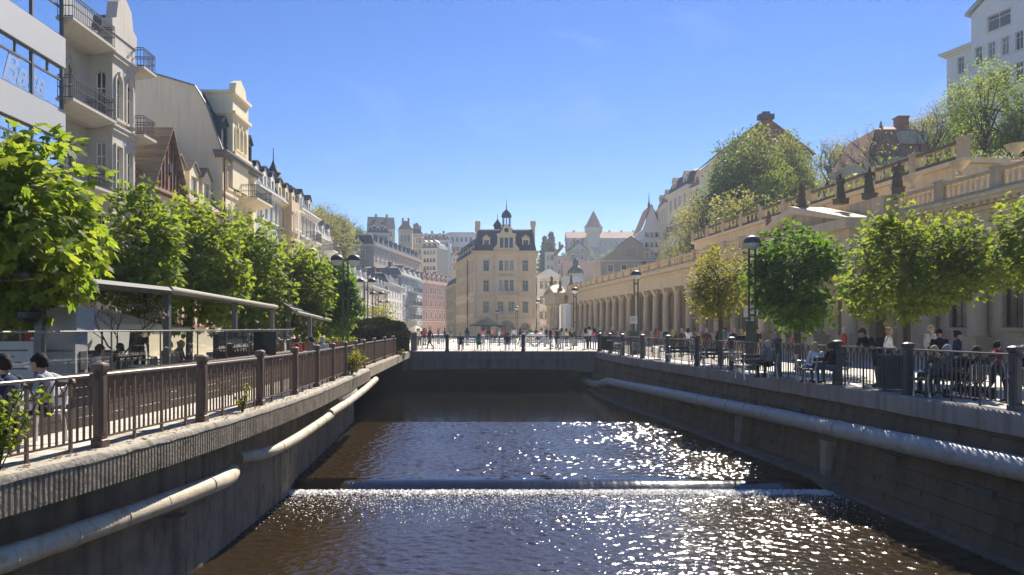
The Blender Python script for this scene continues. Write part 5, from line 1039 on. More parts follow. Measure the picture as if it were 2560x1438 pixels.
for x, Y, yt, lb in ((800, 150, 470, 'bare tree on the skyline nearest the street row'), (832, 155, 462, 'tallest bare tree on the wooded skyline'), (868, 192, 512, 'budding tree on the wooded skyline beside the villas')):
    X = PX(x, Y); far_tree(lb, X, Y, 'x' if x < 850 else 'y', PZ(yt, Y), 1.0, 'skyline trees')
for x, Y, yt, lb in ((782, 140, 500, 'slender pale tree second from the street row on the upper slope'), (765, 135, 520, 'slender pale tree closest to the street row roofs'), (815, 150, 530, 'slender pale tree below the tallest bare skyline tree'), (850, 160, 540, 'slender pale tree farthest from the street row on the upper slope')): far_tree(lb, PX(x, Y), Y, 'c', PZ(yt, Y), .8, 'upper slope trees')
for k in range(34):
    Y = rr.uniform(222, 300); x = rr.choice((rr.uniform(1345, 1440), rr.uniform(1345, 1520), rr.uniform(940, 1130))); X = PX(x, Y); far_tree('* tree among the far hillside houses', X, Y, rr.choice('aabc'), hz(X, Y) + rr.uniform(4, 7), 1.0, 'trees among the far houses')
for k in range(26):
    Y = rr.uniform(330, 440); x = rr.uniform(1330, 1660); X = PX(x, Y); far_tree('* tree on the distant castle hill', X, Y, rr.choice('abcc'), min(hz(X, Y) + rr.uniform(6, 10), PZ(600, Y)) if Y < 385 else hz(X, Y) + 5, 1.1, 'trees of the castle hill')
for k in range(46):
    Y = rr.uniform(70, 150); d_ = rr.uniform(2, 45); X = 38 - .13 * Y + d_
    if 1280 + F * X / Y > 2700 or 1280 + F * X / Y < 1660: continue
    far_tree('* tree on the slope behind the colonnade villas', X, Y, rr.choice('abce'), hz(X, Y) + rr.uniform(4, 7.5), 1.0, 'background slope trees behind the colonnade')
for x, Y, yt, lb in ((1378, 300, 582, 'dark conifer on the far slope beside the hotel roof'), (1362, 310, 592, 'smaller dark conifer beside the tall far conifer'), (1040, 330, 560, 'lone conifer on the far skyline behind villas')): far_tree(lb, PX(x, Y), Y, 'k', PZ(yt, Y), 1.3, 'far conifers')

for k in range(60):
    Y = rr.uniform(175, 330); x = rr.uniform(1430, 1720); X = PX(x, Y)
    if X < 17: continue
    far_tree('* tree on the slope between church and stepped hotels', X, Y, rr.choice('aabbc'), min(hz(X, Y) + rr.uniform(5, 9), PZ(612 if x < 1610 else 585, Y)), 1.1, 'trees between church and stepped hotels')
# ------------------------------------------------------------------ restaurant terrace
def V(*a): return Vector(a)
can = tag(empty('terrace_canopy', (-8, 14.5, 0)), 'flat grey metal canopy over the restaurant terrace', 'canopy'); oc = V(*can.location)
fa, fb = P(60, 684, 12.2), P(420, 722, 16.9); ba, bb = fa + V(-4.6, 0, .25), fb + V(-4.6, 0, .25); ns = V(0, 0, .16)
def slab(mb, q, t): mb.loft([[p - V(0, 0, t) for p in q], q]); return mb
M['canopymetal'] = mk('canopy_metal', (.085, .09, .085), .6, .15, 3, spec=.15); slab(MB(), [fa - oc, fb - oc, bb - oc, ba - oc], .05).obj('roof_sheet', M['canopymetal'], can)
MB().tube([fa - oc + V(.02, 0, -.05), fb - oc + V(.02, 0, -.05)], .085, 4).obj('front_beam', M['canopymetal'], can); MB().tube([fa - oc + V(-2.2, 0, -.14), fb - oc + V(-2.2, 0, -.14)], .09, 4).obj('middle_beam', M['metalgrey'], can)
for p in (fa + V(-.3, .9, 0), ba + V(.2, .6, 0), bb + V(.2, 0, 0)): MB().cbox(-.07, .07, -.07, .07, 0, p.z - .05, .01).obj('post', M['metalgrey'], can, V(p.x, p.y, 0) - oc)
for k in range(5):
    a, b = fa.lerp(fb, (k + .5) / 5) - oc, ba.lerp(bb, (k + .5) / 5) - oc; MB().tube([a - V(0, 0, .1), b - V(0, 0, .1)], .04, 4).obj('rafter', M['metalgrey'], can)
cb = tag(empty('fabric_awning', (-8.5, 23, 0)), 'long pale fabric awning continuing the terrace canopy', 'awning'); oc = V(*cb.location)
fa, fb = P(422, 724, 17.0), P(690, 768, 29.3); ba, bb = fa + V(-4.4, 0, .5), fb + V(-4.2, 0, .5)
sh = MB(); ring = []
for k in range(13):
    t = k / 12; a, b = fa.lerp(fb, t) - oc, ba.lerp(bb, t) - oc; sag = -.03 * (k % 2); ring.append([a.lerp(b, j / 6) + V(0, 0, sag * (1 if 0 < j < 6 else 0)) for j in range(7)])
sh.loft(ring, closed=False, caps=False).obj('fabric', M['canvas'], cb, smooth=True)
MB().tube([fa - oc + V(.03, 0, .0), fa.lerp(fb, .5) - oc + V(.03, 0, .0), fb - oc + V(.03, 0, .0)], .075, 10).obj('roller_tube', M['canvas'], cb, smooth=True)
for t in (.02, .52, .99):
    p = fa.lerp(fb, t); MB().cbox(-.07, .07, -.07, .07, 0, p.z - .08, .01).obj('post', M['metalgrey'], cb, V(p.x - .12, p.y, 0) - oc)
    q = ba.lerp(bb, t); MB().tube([p - oc - V(0, 0, .08), q - oc - V(0, 0, .06)], .035, 5).obj('arm', M['metalgrey'], cb)
sa = tag(empty('slatted_awning', (-9.6, 36, 0)), 'small tilted awning with dark slats beyond the long fabric awning', 'awning'); oc = V(*sa.location)
b0_, b1_, f0_, f1_ = P(708, 758, 33.5), P(786, 778, 39.5), P(742, 781, 31.8), P(826, 801, 37.6)
for k in range(8):
    a, b = b0_.lerp(f0_, k / 8), b1_.lerp(f1_, k / 8); c, d = b0_.lerp(f0_, (k + .72) / 8), b1_.lerp(f1_, (k + .72) / 8); slab(MB(), [a - oc, b - oc, d - oc, c - oc], .03).obj('slat', M['canvasdk'] if k % 3 else M['metalgrey'], sa)
MB().tube([f0_ - oc, f1_ - oc], .08, 8).obj('front_tube', M['canvas'], sa, smooth=True); MB().tube([b0_ - oc, b1_ - oc], .05, 6).obj('rear_tube', M['metalgrey'], sa)
for a, b in ((b0_, f0_), (b1_, f1_)): MB().tube([a - oc, b - oc], .04, 5).obj('arm', M['metalgrey'], sa)
vl = MB(); ring = [[f0_.lerp(f1_, t) - oc + V(-.02, 0, -.08), f0_.lerp(f1_, t) - oc + V(-.15 + .03 * math.sin(t * 30), 0, -.42)] for t in np.linspace(0, .8, 20)]; vl.loft(ring, closed=False, caps=False).obj('clear_valance', M['glass'], sa)
for p in (f0_.lerp(f1_, .35), b0_.lerp(b1_, .15), b0_.lerp(b1_, .9)): MB().cbox(-.08, .08, -.08, .08, 0, p.z - .03, .01).obj('post', M['metalgrey'], sa, V(p.x, p.y, 0) - oc)

pl = tag(empty('masonry_pillar', (-8.45, 14.2, 0)), 'pale grey masonry pillar with square block top under the canopy', 'pillar')
M['pillar'] = mk('pillar_render', (.52, .50, .47), .8, .06, 2); MB().cbox(-.32, .3, -.3, .12, 0, 1.67, .008).obj('shaft', M['pillar'], pl); MB().cbox(-.42, .38, -.38, .2, 1.673, 2.13, .008).obj('block_top', M['pillar'], pl); MB().box(-.3, .3, -.34, -.303, 1.3, 1.33).obj('ledge', M['metalgrey'], pl); MB().box(.302, .32, -.16, .06, .95, 1.3).obj('socket_box', M['metalgrey'], pl)
# glass wind screens and timber parapet
ws_ = tag(empty('glass_windscreen', (-7.6, 18, 0)), 'row of clear glass windscreens with thin rails on the terrace', 'windscreen'); oc = V(*ws_.location)
yy = [8.5, 10.4, 12.2, 14.0, 15.8, 17.6, 19.4, 21.2, 23.0, 24.8, 26.6]
for a, b in zip(yy[:-1], yy[1:]):
    A_, B_ = V(LF(a) - 1.75, a, 0) - oc, V(LF(b) - 1.75, b, 0) - oc
    MB().quad(A_ + V(0, .03, .92), B_ + V(0, -.03, .92), B_ + V(0, -.03, 1.66), A_ + V(0, .03, 1.66)).obj('pane', M['glass'], ws_); MB().tube([A_ + V(0, 0, 1.68), B_ + V(0, 0, 1.68)], .018, 6).obj('top_rail', M['metalgrey'], ws_); MB().tube([A_, A_ + V(0, 0, 1.68)], .016, 6).obj('post', M['metalgrey'], ws_)
    if a < 26:
        for k in range(5): 
            slab(MB(), [A_ + V(.06, .01, .17 + .175 * k), B_ + V(.06, -.01, .17 + .175 * k), B_ + V(.03, -.01, .17 + .175 * k), A_ + V(.03, .01, .17 + .175 * k)], .16).obj('plank', M['plank'], ws_)
        slab(MB(), [A_ + V(.2, 0, .93), B_ + V(.2, 0, .93), B_ + V(-.2, 0, .93), A_ + V(-.2, 0, .93)], .04).obj('counter', M['wood'], ws_)
bp = tag(MB().cbox(-.9, .9, -.06, .06, .82, 1.62, .01).box(-.8, -.74, -.05, .05, 0, .82).box(.74, .8, -.05, .05, 0, .82).obj('black_screen', M['black']), 'large black screen panel standing on the terrace behind glass', 'screen'); bp.location = (-8.1, 22.6, 0); bp.rotation_euler = (0, 0, R(18))
# pendant lamps under the canopy
def pendant(label, p, r, ztop):
    o = tag(empty('pendant_lamp', p), label, 'lamp', 'lamps hanging from the canopy'); MB().lathe([(r * .18, r * .75), (r * .3, r * .7), (r, .1), (r * .98, 0), (r * .6, -.03), (r * .5, -r * .4), (r * .4, -r * .42)], 16).obj('shade', M['black'], o, smooth=True); MB().tube([(0, 0, r * .7), (0, 0, ztop - p[2])], .008, 5).obj('cord', M['black'], o); return o
pendant('big dark bell lamp hanging at the canopy end under the largest chestnut', P(75, 795, 12.8), .2, 2.75); pendant('small dark lamp hanging above the masonry pillar', P(128, 765, 13.6), .09, 2.8); pendant('clear-cord lamp hanging where canopy meets awning', P(368, 745, 16.6), .1, 2.75)
# potted blossom tree
bt = tag(empty('potted_blossom_tree', (-9.1, 17.2, 0)), 'small potted tree with dark branches and pale blossoms on the terrace', 'tree'); tm, cm, H = bare_proto(71, 10, 1500, M['blossom'])
o = inst('branches', tm, bt, (0, 0, .75)); o.scale = (.26, .26, .21); o2_ = inst('blossoms', cm, bt, (0, 0, .75)); o2_['kind'] = 'stuff'; o2_.scale = (.26, .26, .21); MB().lathe([(.2, 0), (.3, .5), (.32, .52), (.28, .52), (.26, .45)], 14).obj('pot', M['flowerbox'], bt, smooth=True); MB().tube([(0, 0, .4), (0, 0, .8)], .05, 8).obj('trunk', M['bark'], bt)
def parasol(label, loc, r, zt, zb, mat, n=8):
    o = tag(empty('parasol', loc), label, 'parasol'); q = MB(); q.tube([(0, 0, 0), (0, 0, zt + .1)], .03, 8).obj('pole', M['metalgrey'], o); q = MB(); q.lathe([(r, zb), (r * .55, zb + (zt - zb) * .5), (.04, zt)], n).obj('canopy', mat, o); q = MB(); q.lathe([(r * 1.003, zb - .16), (r * 1.003, zb - .004)], n).obj('valance', mat, o); q = MB(); q.lathe([(.3, 0), (.3, .06), (.05, .1)], 12).obj('base', M['concrete'], o)
    for k in range(n): a = 2 * math.pi * k / n; MB().tube([(.03, 0, zt - .5), (r * .55 * math.cos(a), r * .55 * math.sin(a), zb + (zt - zb) * .47)], .012, 4).obj('rib', M['metalgrey'], o)
parasol('white square parasol behind the blossom tree', (-13.2, 24, 0), 1.9, 2.35, 1.85, M['white'], 4); parasol('second white parasol further along the terrace street', (-14.4, 29.5, 0), 1.8, 2.2, 1.75, M['white'], 4)
parasol('dark grey parasol on the plaza before the hotel', (PX(1218, 112), 112, 0), 2.7, 3.3, 2.1, M['canvasdk'])
parasol('cream market parasol behind the hedge end', (PX(1040, 95), 95, 0), 1.3, 2.0, 1.3, M['creamlt'], 4)
# flower boxes
def flower_box(label, a, b, z, seed):
    o = tag(empty('flower_box', (a[0], a[1], 0)), label, 'planter', 'flower boxes of the terrace'); d = V(b[0] - a[0], b[1] - a[1], 0); L_ = d.length; an = math.atan2(d.y, d.x); o.rotation_euler = (0, 0, an)
    MB().cbox(0, L_, -.2, .2, z - .38, z, .015).obj('box', M['flowerbox'], o)
    for u in (.15, L_ - .15): MB().box(u - .04, u + .04, -.04, .04, 0, z - .38).obj('leg', M['metalgrey'], o)
    rng = np.random.default_rng(seed); n_ = int(L_ * 420); p = np.stack([rng.uniform(.05, L_ - .05, n_), rng.normal(0, .13, n_), z + np.abs(rng.normal(.06, .07, n_))], 1); v = leaves(rng, p, nrm(rng.normal(0, .5, (n_, 3)) + np.array([0, 0, .8])), .09, 'one', -.3); inst('plants', arrmesh('plants', v, np.arange(len(v)).reshape(-1, 4), M['leafA']), o)
flower_box('long brown flower box nearest the fabric awning post', (PX(642, 33), 33, 0), (PX(748, 36), 36, 0), .98, 1); flower_box('green-topped flower box in the middle of three', (PX(752, 36), 36, 0), (PX(822, 38.5), 38.5, 0), 1.0, 2); flower_box('green-topped flower box nearest the dark hedge', (PX(826, 38.5), 38.5, 0), (PX(886, 41), 41, 0), 1.0, 3)
# red poster stand, white van on the street
ps = tag(empty('poster_stand', (PX(92, 24), 24, 0)), 'tall red poster stand with white lettering strips behind the pillar', 'sign'); MB().cbox(-.35, .35, -.06, .06, .05, 1.75, .01).obj('board', M['red'], ps)
for z, w_ in ((1.35, .3), (1.0, .36), (.8, .3), (.6, .4)): MB().box(-w_ / 2, w_ / 2, -.068, -.062, z, z + .09).obj('printed_line', M['white'], ps)
van = tag(empty('white_van', (-17.3, 31.0, 0), math.pi / 2), 'white delivery van parked before the gabled house', 'van')
body = MB(); prof = [(-2.4, .35), (-2.45, 1.0), (-2.35, 1.95), (-2.2, 2.1), (1.0, 2.1), (1.35, 1.95), (1.95, 1.15), (2.4, .98), (2.5, .75), (2.5, .35)]
body.loft([[(x, -.95, z) for x, z in prof], [(x, -.82, z) if z < 1.9 else (x, -.82, z + .02) for x, z in prof][:0] or [(x, .95, z) for x, z in prof]]); body.obj('body', M['white'], van)
for sd in (-1, 1):
    MB().add([(1.0, sd * .956, 1.15), (1.8, sd * .956, 1.15), (1.32, sd * .956, 1.85), (1.0, sd * .956, 1.85)], [(0, 1, 2, 3)]).obj('side_window', M['pane'], van); MB().tube([(2.46, sd * .68, .82), (2.53, sd * .68, .82)], .13, 10).obj('headlight', M['chrome'], van)
    for x in (-1.5, 1.6):
        w0 = MB().tube([(x, sd * .82, .34), (x, sd * 1.0, .34)], .34, 18).obj('wheel', M['black'], van, smooth=True); MB().tube([(x, sd * .985, .34), (x, sd * 1.01, .34)], .2, 14).obj('rim', M['chrome'], w0)
MB().quad((1.97, -.85, 1.2), (1.97, .85, 1.2), (1.39, .82, 1.92), (1.39, -.82, 1.92)).obj('windscreen', M['pane'], van, (.02, 0, .02)); MB().cbox(2.45, 2.58, -.9, .9, .3, .55, .03).obj('bumper', M['black'], van)

# ------------------------------------------------------------------ lamp posts, signs, benches, chairs
def lamp(label, x, Y, ztop, twin=False, g='twin-pole street lamps'):
    o = tag(empty('street_lamp', (PX(x, Y), Y, 0)), label, 'street lamp', g)
    for s in (-1, 1): MB().tube([(s * .13, 0, 0), (s * .13, 0, ztop - .35)], .045, 8).obj('pole', M['iron2'], o)
    for z in (.9, 2.2, ztop - .9): MB().box(-.13, .13, -.03, .03, z, z + .08).obj('cross_bar', M['iron2'], o)
    MB().cbox(-.25, .25, -.16, .16, 0, .5, .02).obj('base', M['iron2'], o)
    for xx in ((-.45, .45) if twin else (0,)):
        h = MB().lathe([(.34, ztop - .3), (.36, ztop - .26), (.32, ztop - .12), (.2, ztop - .02), (.05, ztop + .03)], 16, (xx, 0, 0)).obj('lamp_hood', M['iron2'], o, smooth=True); MB().lathe([(.05, ztop - .58), (.2, ztop - .52), (.3, ztop - .4), (.33, ztop - .305)], 16, (xx, 0, 0)).obj('globe', M['white'], h, smooth=True)
    if twin: MB().box(-.5, .5, -.03, .03, ztop - .32, ztop - .26).obj('arm', M['iron2'], o)
for a in ((1880, 31, 5.55, False, 'street lamp beside the dense deep green tree, nearest on the promenade'), (1590, 50, 5.55, False, 'street lamp above the white square sign'), (1437, 71, 5.55, False, 'street lamp before the far colonnade columns'), (1345, 100, 5.5, False, 'street lamp at the far corner of the hotel'), (1292, 118, 5.1, False, 'street lamp before the hotel entrance arch'), (1243, 130, 4.7, False, 'street lamp farthest on the plaza before the hotel'),
          (864, 39.5, 5.6, True, 'double-headed street lamp nearest the last chestnut'), (915, 57, 5.5, True, 'double-headed street lamp just above the dark hedge'), (943, 78, 5.5, True, 'double-headed street lamp third in line past the hedge'), (961, 104, 5.5, True, 'double-headed street lamp farthest past the hedge')): lamp(a[4], a[0], a[1], a[2], a[3])
for x, Y, h, lb in ((890, 62, 6.2, 'thin bare flagpole left of the hedge lamps'), (932, 66, 5.3, 'thin bare flagpole between the hedge lamps')):
    o = tag(empty('flagpole', (PX(x, Y), Y, 0)), lb, 'pole'); MB().tube([(0, 0, 0), (0, 0, h)], [.07, .04], 8).obj('pole', M['iron2'], o); MB().ell((0, 0, h + .05), .08, .08, .08, 8, 6).obj('finial', M['zinc'], o)
gp_ = mk('green_post', (.03, .06, .045), .5, .1, 3)
o = tag(empty('wc_sign', (PX(1874, 33.5), 33.5, 0)), 'WC direction sign plate on a dark green pillar', 'sign'); MB().cbox(-.16, .16, -.1, .1, 0, 2.05, .02).obj('pillar', gp_, o); MB().cbox(-.32, .32, -.14, -.105, 2.2, 2.68, .01).obj('plate', M['white'], o); MB().box(-.03, .03, -.1, .0, 2.05, 2.5).obj('bracket', gp_, o)
text(o, 'WC', (.08, -.143, 2.42), (R(90), 0, 0), .24, M['signblue'], .002, align='CENTER'); MB().poly([(-.06, -.146, 2.33), (.16, -.146, 2.33), (.16, -.146, 2.29), (.24, -.146, 2.345), (.16, -.146, 2.40), (.16, -.146, 2.36), (-.06, -.146, 2.36)]).obj('arrow', M['signblue'], o); MB().cbox(-.18, .18, -.12, .12, 2.052, 2.1, .01).obj('pillar_cap', M['white'], o)
o = tag(empty('notice_board', (PX(1583, 48), 48, 0)), 'white square notice plate with grey squiggle on a dark pillar', 'sign'); MB().cbox(-.22, .22, -.12, .12, 0, 1.5, .02).obj('pillar', gp_, o); MB().cbox(-.24, .24, -.14, -.1, 2.0, 2.48, .01).obj('plate', M['white'], o); MB().box(-.02, .02, -.1, .02, 1.5, 2.2).obj('bracket', gp_, o)
for k in range(4): MB().tube([(-.16 + .08 * k, -.145, 2.1 + .05 * (k % 2)), (-.12 + .08 * k, -.145, 2.32), (-.06 + .06 * k, -.145, 2.4 - .04 * k)], .012, 4).obj('printed_squiggle', M['metalgrey'], o)
def bench(label, loc, rz, L_, mat, slat, g):
    o = tag(empty('bench', loc, rz), label, 'bench', g)
    for u in (-L_ / 2 + .12, L_ / 2 - .12):
        MB().tube([(u, -.22, 0), (u, -.2, .42), (u, .2, .44), (u, .28, .86)], .03, 6).obj('side_frame', mat, o); MB().tube([(u, .2, .43), (u, .26, 0)], .03, 6).obj('leg', mat, o); MB().tube([(u, -.2, .42), (u, -.2, .62), (u, .22, .64)], .025, 6).obj('armrest', mat, o)
    for k in range(4): MB().cbox(-L_ / 2, L_ / 2, -.22 + .11 * k, -.13 + .11 * k, .445, .475, .006).obj('seat_slat', slat, o)
    for z, y in ((.56, .235), (.72, .258)): MB().cbox(-L_ / 2, L_ / 2, y - .035, y - .008, z, z + .12, .006).obj('back_slat', slat, o)
    return o
GB = 'white benches on the bridge'
bench('white bench with two men on the terrace side of the near railing', (-7.15, 10.55, 0), R(88) + math.pi, 2.1, M['white'], M['white'], 'terrace bench')
for x, Y, lb in ((1178, 57.3, 'white bridge bench with a dark figure and a teal figure'), (1257, 57.3, 'white bridge bench with a single dark-jacketed sitter'), (1345, 57.3, 'white bridge bench in front of the heart sculpture'), (1428, 57.3, 'white bridge bench beside the standing group'), (1086, 63, 'empty white bench farther back near the hedge end')): bench(lb, (PX(x, Y), Y, 0), math.pi, 2.2, M['white'], M['white'], GB)
for x, Y, rz, lb in ((1890, 25.6, 200, 'dark-backed metal bench next to the promenade sign pillar'), (2065, 23.2, 205, 'dark metal bench with seated pair near the leaning man'), (2352, 19.0, 200, 'dark metal bench with two seated people beside the pushchair'), (1702, 35.5, 190, 'empty metal bench mid promenade'), (1790, 32.2, 195, 'empty metal bench before the yellowish tree')): bench(lb, (PX(x, Y), Y, 0), R(rz), 1.6, M['chrome'], M['iron2'], 'metal benches on the promenade')
CH = {}
def chair(label, loc, rz):
    if not CH:
        q = MB()
        for x in (-.2, .2): q.tube([(x, -.2, 0), (x, -.2, .45), (x, .2, .45), (x, .25, .85)], .013, 5); q.tube([(x, .22, 0), (x, .2, .45)], .013, 5); q.tube([(x, -.2, .45), (x * 1.15, -.18, .65), (x * 1.15, .22, .66)], .012, 5)
        CH['frame'] = q.tube([(-.2, .25, .85), (.2, .25, .85)], .013, 5).mesh('frame', M['chrome'])
        q = MB(); [q.box(-.19 + .045 * k, -.165 + .045 * k, -.2, .2, .45, .465) for k in range(9)]; CH['seat'] = q.mesh('seat', M['chrome']); q = MB(); [q.box(-.19 + .045 * k, -.175 + .045 * k, .215 + .0, .235, .5, .85) for k in range(9)]; CH['back'] = q.mesh('back', M['chrome'])
    o = tag(empty('chair', loc, rz), label, 'chair', 'metal cafe chairs on the promenade')
    for k in ('frame', 'seat', 'back'): inst(k, CH[k], o)
def table(label, loc):
    o = tag(empty('cafe_table', loc), label, 'table', 'cafe tables'); MB().lathe([(.36, .72), (.37, .735), (.36, .75)], 18).obj('top', M['white'], o); MB().tube([(0, 0, .02), (0, 0, .72)], .03, 8).obj('stem', M['metalgrey'], o); MB().lathe([(.24, 0), (.22, .03), (.04, .05)], 14).obj('foot', M['metalgrey'], o)
for x, Y, rz, lb in ((1545, 48, 20, 'metal chair nearest the bridge end of the promenade'), (1556, 47, 200, 'metal chair facing the one nearest the bridge end'), (1590, 44.5, 160, 'metal chair under the white notice plate'), (1606, 43.5, 30, 'metal chair beside the child in stripes'), (1640, 41, 90, 'metal chair before the blonde woman in black'), (1658, 40.2, -60, 'metal chair at the round table of the blonde woman'), (1740, 35, 40, 'metal chair alone between railing and maroon figure'), (1825, 31.5, 120, 'metal chair near the pillar sign'), (1840, 29.6, 10, 'metal chair closest to the pillar sign bench'), (2010, 24.6, 60, 'metal chair next to the blonde seated woman')): chair(lb, (PX(x, Y), Y, 0), R(rz))
for x, Y, lb in ((1550, 47.4, 'small round table between chairs by the bridge end'), (1648, 40.7, 'small round table before the blonde woman in black'), (1832, 30.5, 'small round table near the pillar sign')): table(lb, (PX(x, Y), Y, 0))
for X, Y, lb in ((-10.4, 30.5, 'round terrace table before the red-shirted diner'), (-11.0, 33.5, 'round terrace table near the flower boxes'), (-9.8, 19.8, 'round terrace table behind the glass screens'), (-10.3, 25.0, 'round terrace table under the fabric awning')): table(lb, (X, Y, 0))
o = tag(empty('litter_bin', (PX(2236, 20.6), 20.6, 0)), 'dark ribbed litter bin beside the promenade railing post', 'bin'); MB().cbox(-.33, .33, -.3, .3, .06, .95, .03).obj('body', M['iron2'], o); MB().cbox(-.36, .36, -.33, .33, .953, 1.0, .02).obj('lid', M['iron2'], o)
for k in range(9): MB().box(-.33 + .075 * k, -.29 + .075 * k, -.325, -.302, .1, .92).obj('rib', M['iron2'], o)
o = tag(empty('menu_board', (PX(1530, 50.5), 50.5, 0)), 'dark menu board where bridge railing meets promenade', 'sign'); MB().cbox(-.75, .75, -.05, .05, .25, 1.1, .02).obj('board', M['black'], o); MB().box(-.35, .25, -.056, -.052, .85, .92).obj('chalk_line', M['white'], o)
for u in (-.6, .6): MB().box(u - .03, u + .03, -.04, .04, 0, .25).obj('leg', M['iron2'], o)
# heart and letters sculpture
o = tag(empty('letter_sculpture', (PX(1340, 68), 68, 0)), 'white heart and letter sculpture on the bridge plaza', 'sculpture')
hp = []
for k in range(33):
    t = 2 * math.pi * k / 32; hp.append((-.1 + .045 * 16 * math.sin(t) ** 3, 0, .62 + .045 * (13 * math.cos(t) - 5 * math.cos(2 * t) - 2 * math.cos(3 * t) - math.cos(4 * t))))
MB().tube(hp, .11, 8).obj('heart', M['white'], o, smooth=True)
for s_, x in (('I', -1.35), ('K', 1.1), ('V', 2.0)): text(o, s_, (x, -.1, 0), (R(90), 0, 0), 1.55, M['white'], .12, name='letter', align='CENTER', bold=.03)
# pushchair
o = tag(empty('pushchair', (PX(2420, 18.3), 18.3, 0), R(200)), 'black pushchair with dark hood by the promenade railing', 'pushchair')
hd_ = MB(); ring = []
for i in range(7):
    a = R(15 + 25 * i); ring.append([(.24 * math.cos(b), -.12 + .36 * math.cos(a) * math.sin(b) * .9, .72 + .36 * math.sin(a) * (.35 + .65 * math.sin(b))) for b in [math.pi * j / 10 for j in range(11)]])
hd_.loft(ring, closed=False, caps=False).obj('hood', M['canvasdk'], o, smooth=True); MB().cbox(-.23, .23, -.42, .28, .42, .62, .05).obj('seat', M['canvasdk'], o); MB().cbox(-.2, .2, -.3, .3, .16, .3, .04).obj('basket', M['canvasdk'], o)
MB().tube([(-.26, .55, 1.02), (.26, .55, 1.02)], .018, 6).obj('handle', M['black'], o)
for s in (-1, 1):
    MB().tube([(s * .26, .55, 1.02), (s * .26, .1, .5), (s * .26, -.35, .16)], .015, 6).obj('frame_tube', M['chrome'], o); MB().tube([(s * .26, .1, .5), (s * .26, .36, .16)], .015, 6).obj('frame_tube', M['chrome'], o)
    for y, r in ((-.38, .11), (.38, .15)): MB().tube([(s * .27, y, r), (s * .31, y, r)], r, 16).obj('wheel', M['black'], o, smooth=True)

for x, Y, rz, lb in ((235, 18.6, 100, 'terrace chair nearest the blossom tree pot'), (270, 19.4, 250, 'terrace chair beyond the blossom tree table'), (330, 20.4, 60, 'terrace chair right of the blossom tree'), (405, 23.2, 140, 'terrace chair in front of the white parasol pole'), (470, 24.6, 300, 'terrace chair beside the black screen'), (540, 26.8, 80, 'terrace chair behind the black screen'), (600, 28.2, 200, 'terrace chair near the awning end post'), (700, 31.2, 120, 'terrace chair close to the red-shirted diner')): chair(lb, (PX(x, Y), Y, 0), R(rz))
for X, Y, lb in ((-10.9, 19.2, 'round terrace table behind the blossom tree'), (-11.4, 23.5, 'round terrace table before the white parasol'), (-11.0, 27.6, 'round terrace table beyond the black screen')): table(lb, (X, Y, 0))
cr = tag(empty('serving_counter', (-12.6, 20.5, 0), R(86)), 'low white serving counter at the back of the terrace', 'counter'); MB().cbox(-2.6, 2.6, -.35, .35, 0, 1.0, .02).obj('cabinet', M['pillar'], cr); MB().cbox(-2.7, 2.7, -.42, .42, 1.003, 1.05, .01).obj('worktop', M['wood'], cr)
for k in range(5): MB().box(-2.4 + k * 1.0, -1.55 + k * 1.0, .352, .37, .12, .9).obj('door', M['wood'], cr)
sk = tag(empty('menu_stand', (PX(18, 13.4), 13.4, 0), R(20)), 'pale menu stand with printed lines behind the glass by the pillar', 'sign'); MB().cbox(-.42, .42, -.03, .03, .5, 1.5, .01).obj('board', M['white'], sk)
for k in range(7): MB().box(-.33, .33 - .1 * (k % 3), -.036, -.032, .66 + .11 * k, .69 + .11 * k).obj('printed_line', M['metalgrey'], sk)
for u in (-.3, .3): MB().box(u - .02, u + .02, -.02, .02, 0, .5).obj('leg', M['metalgrey'], sk)
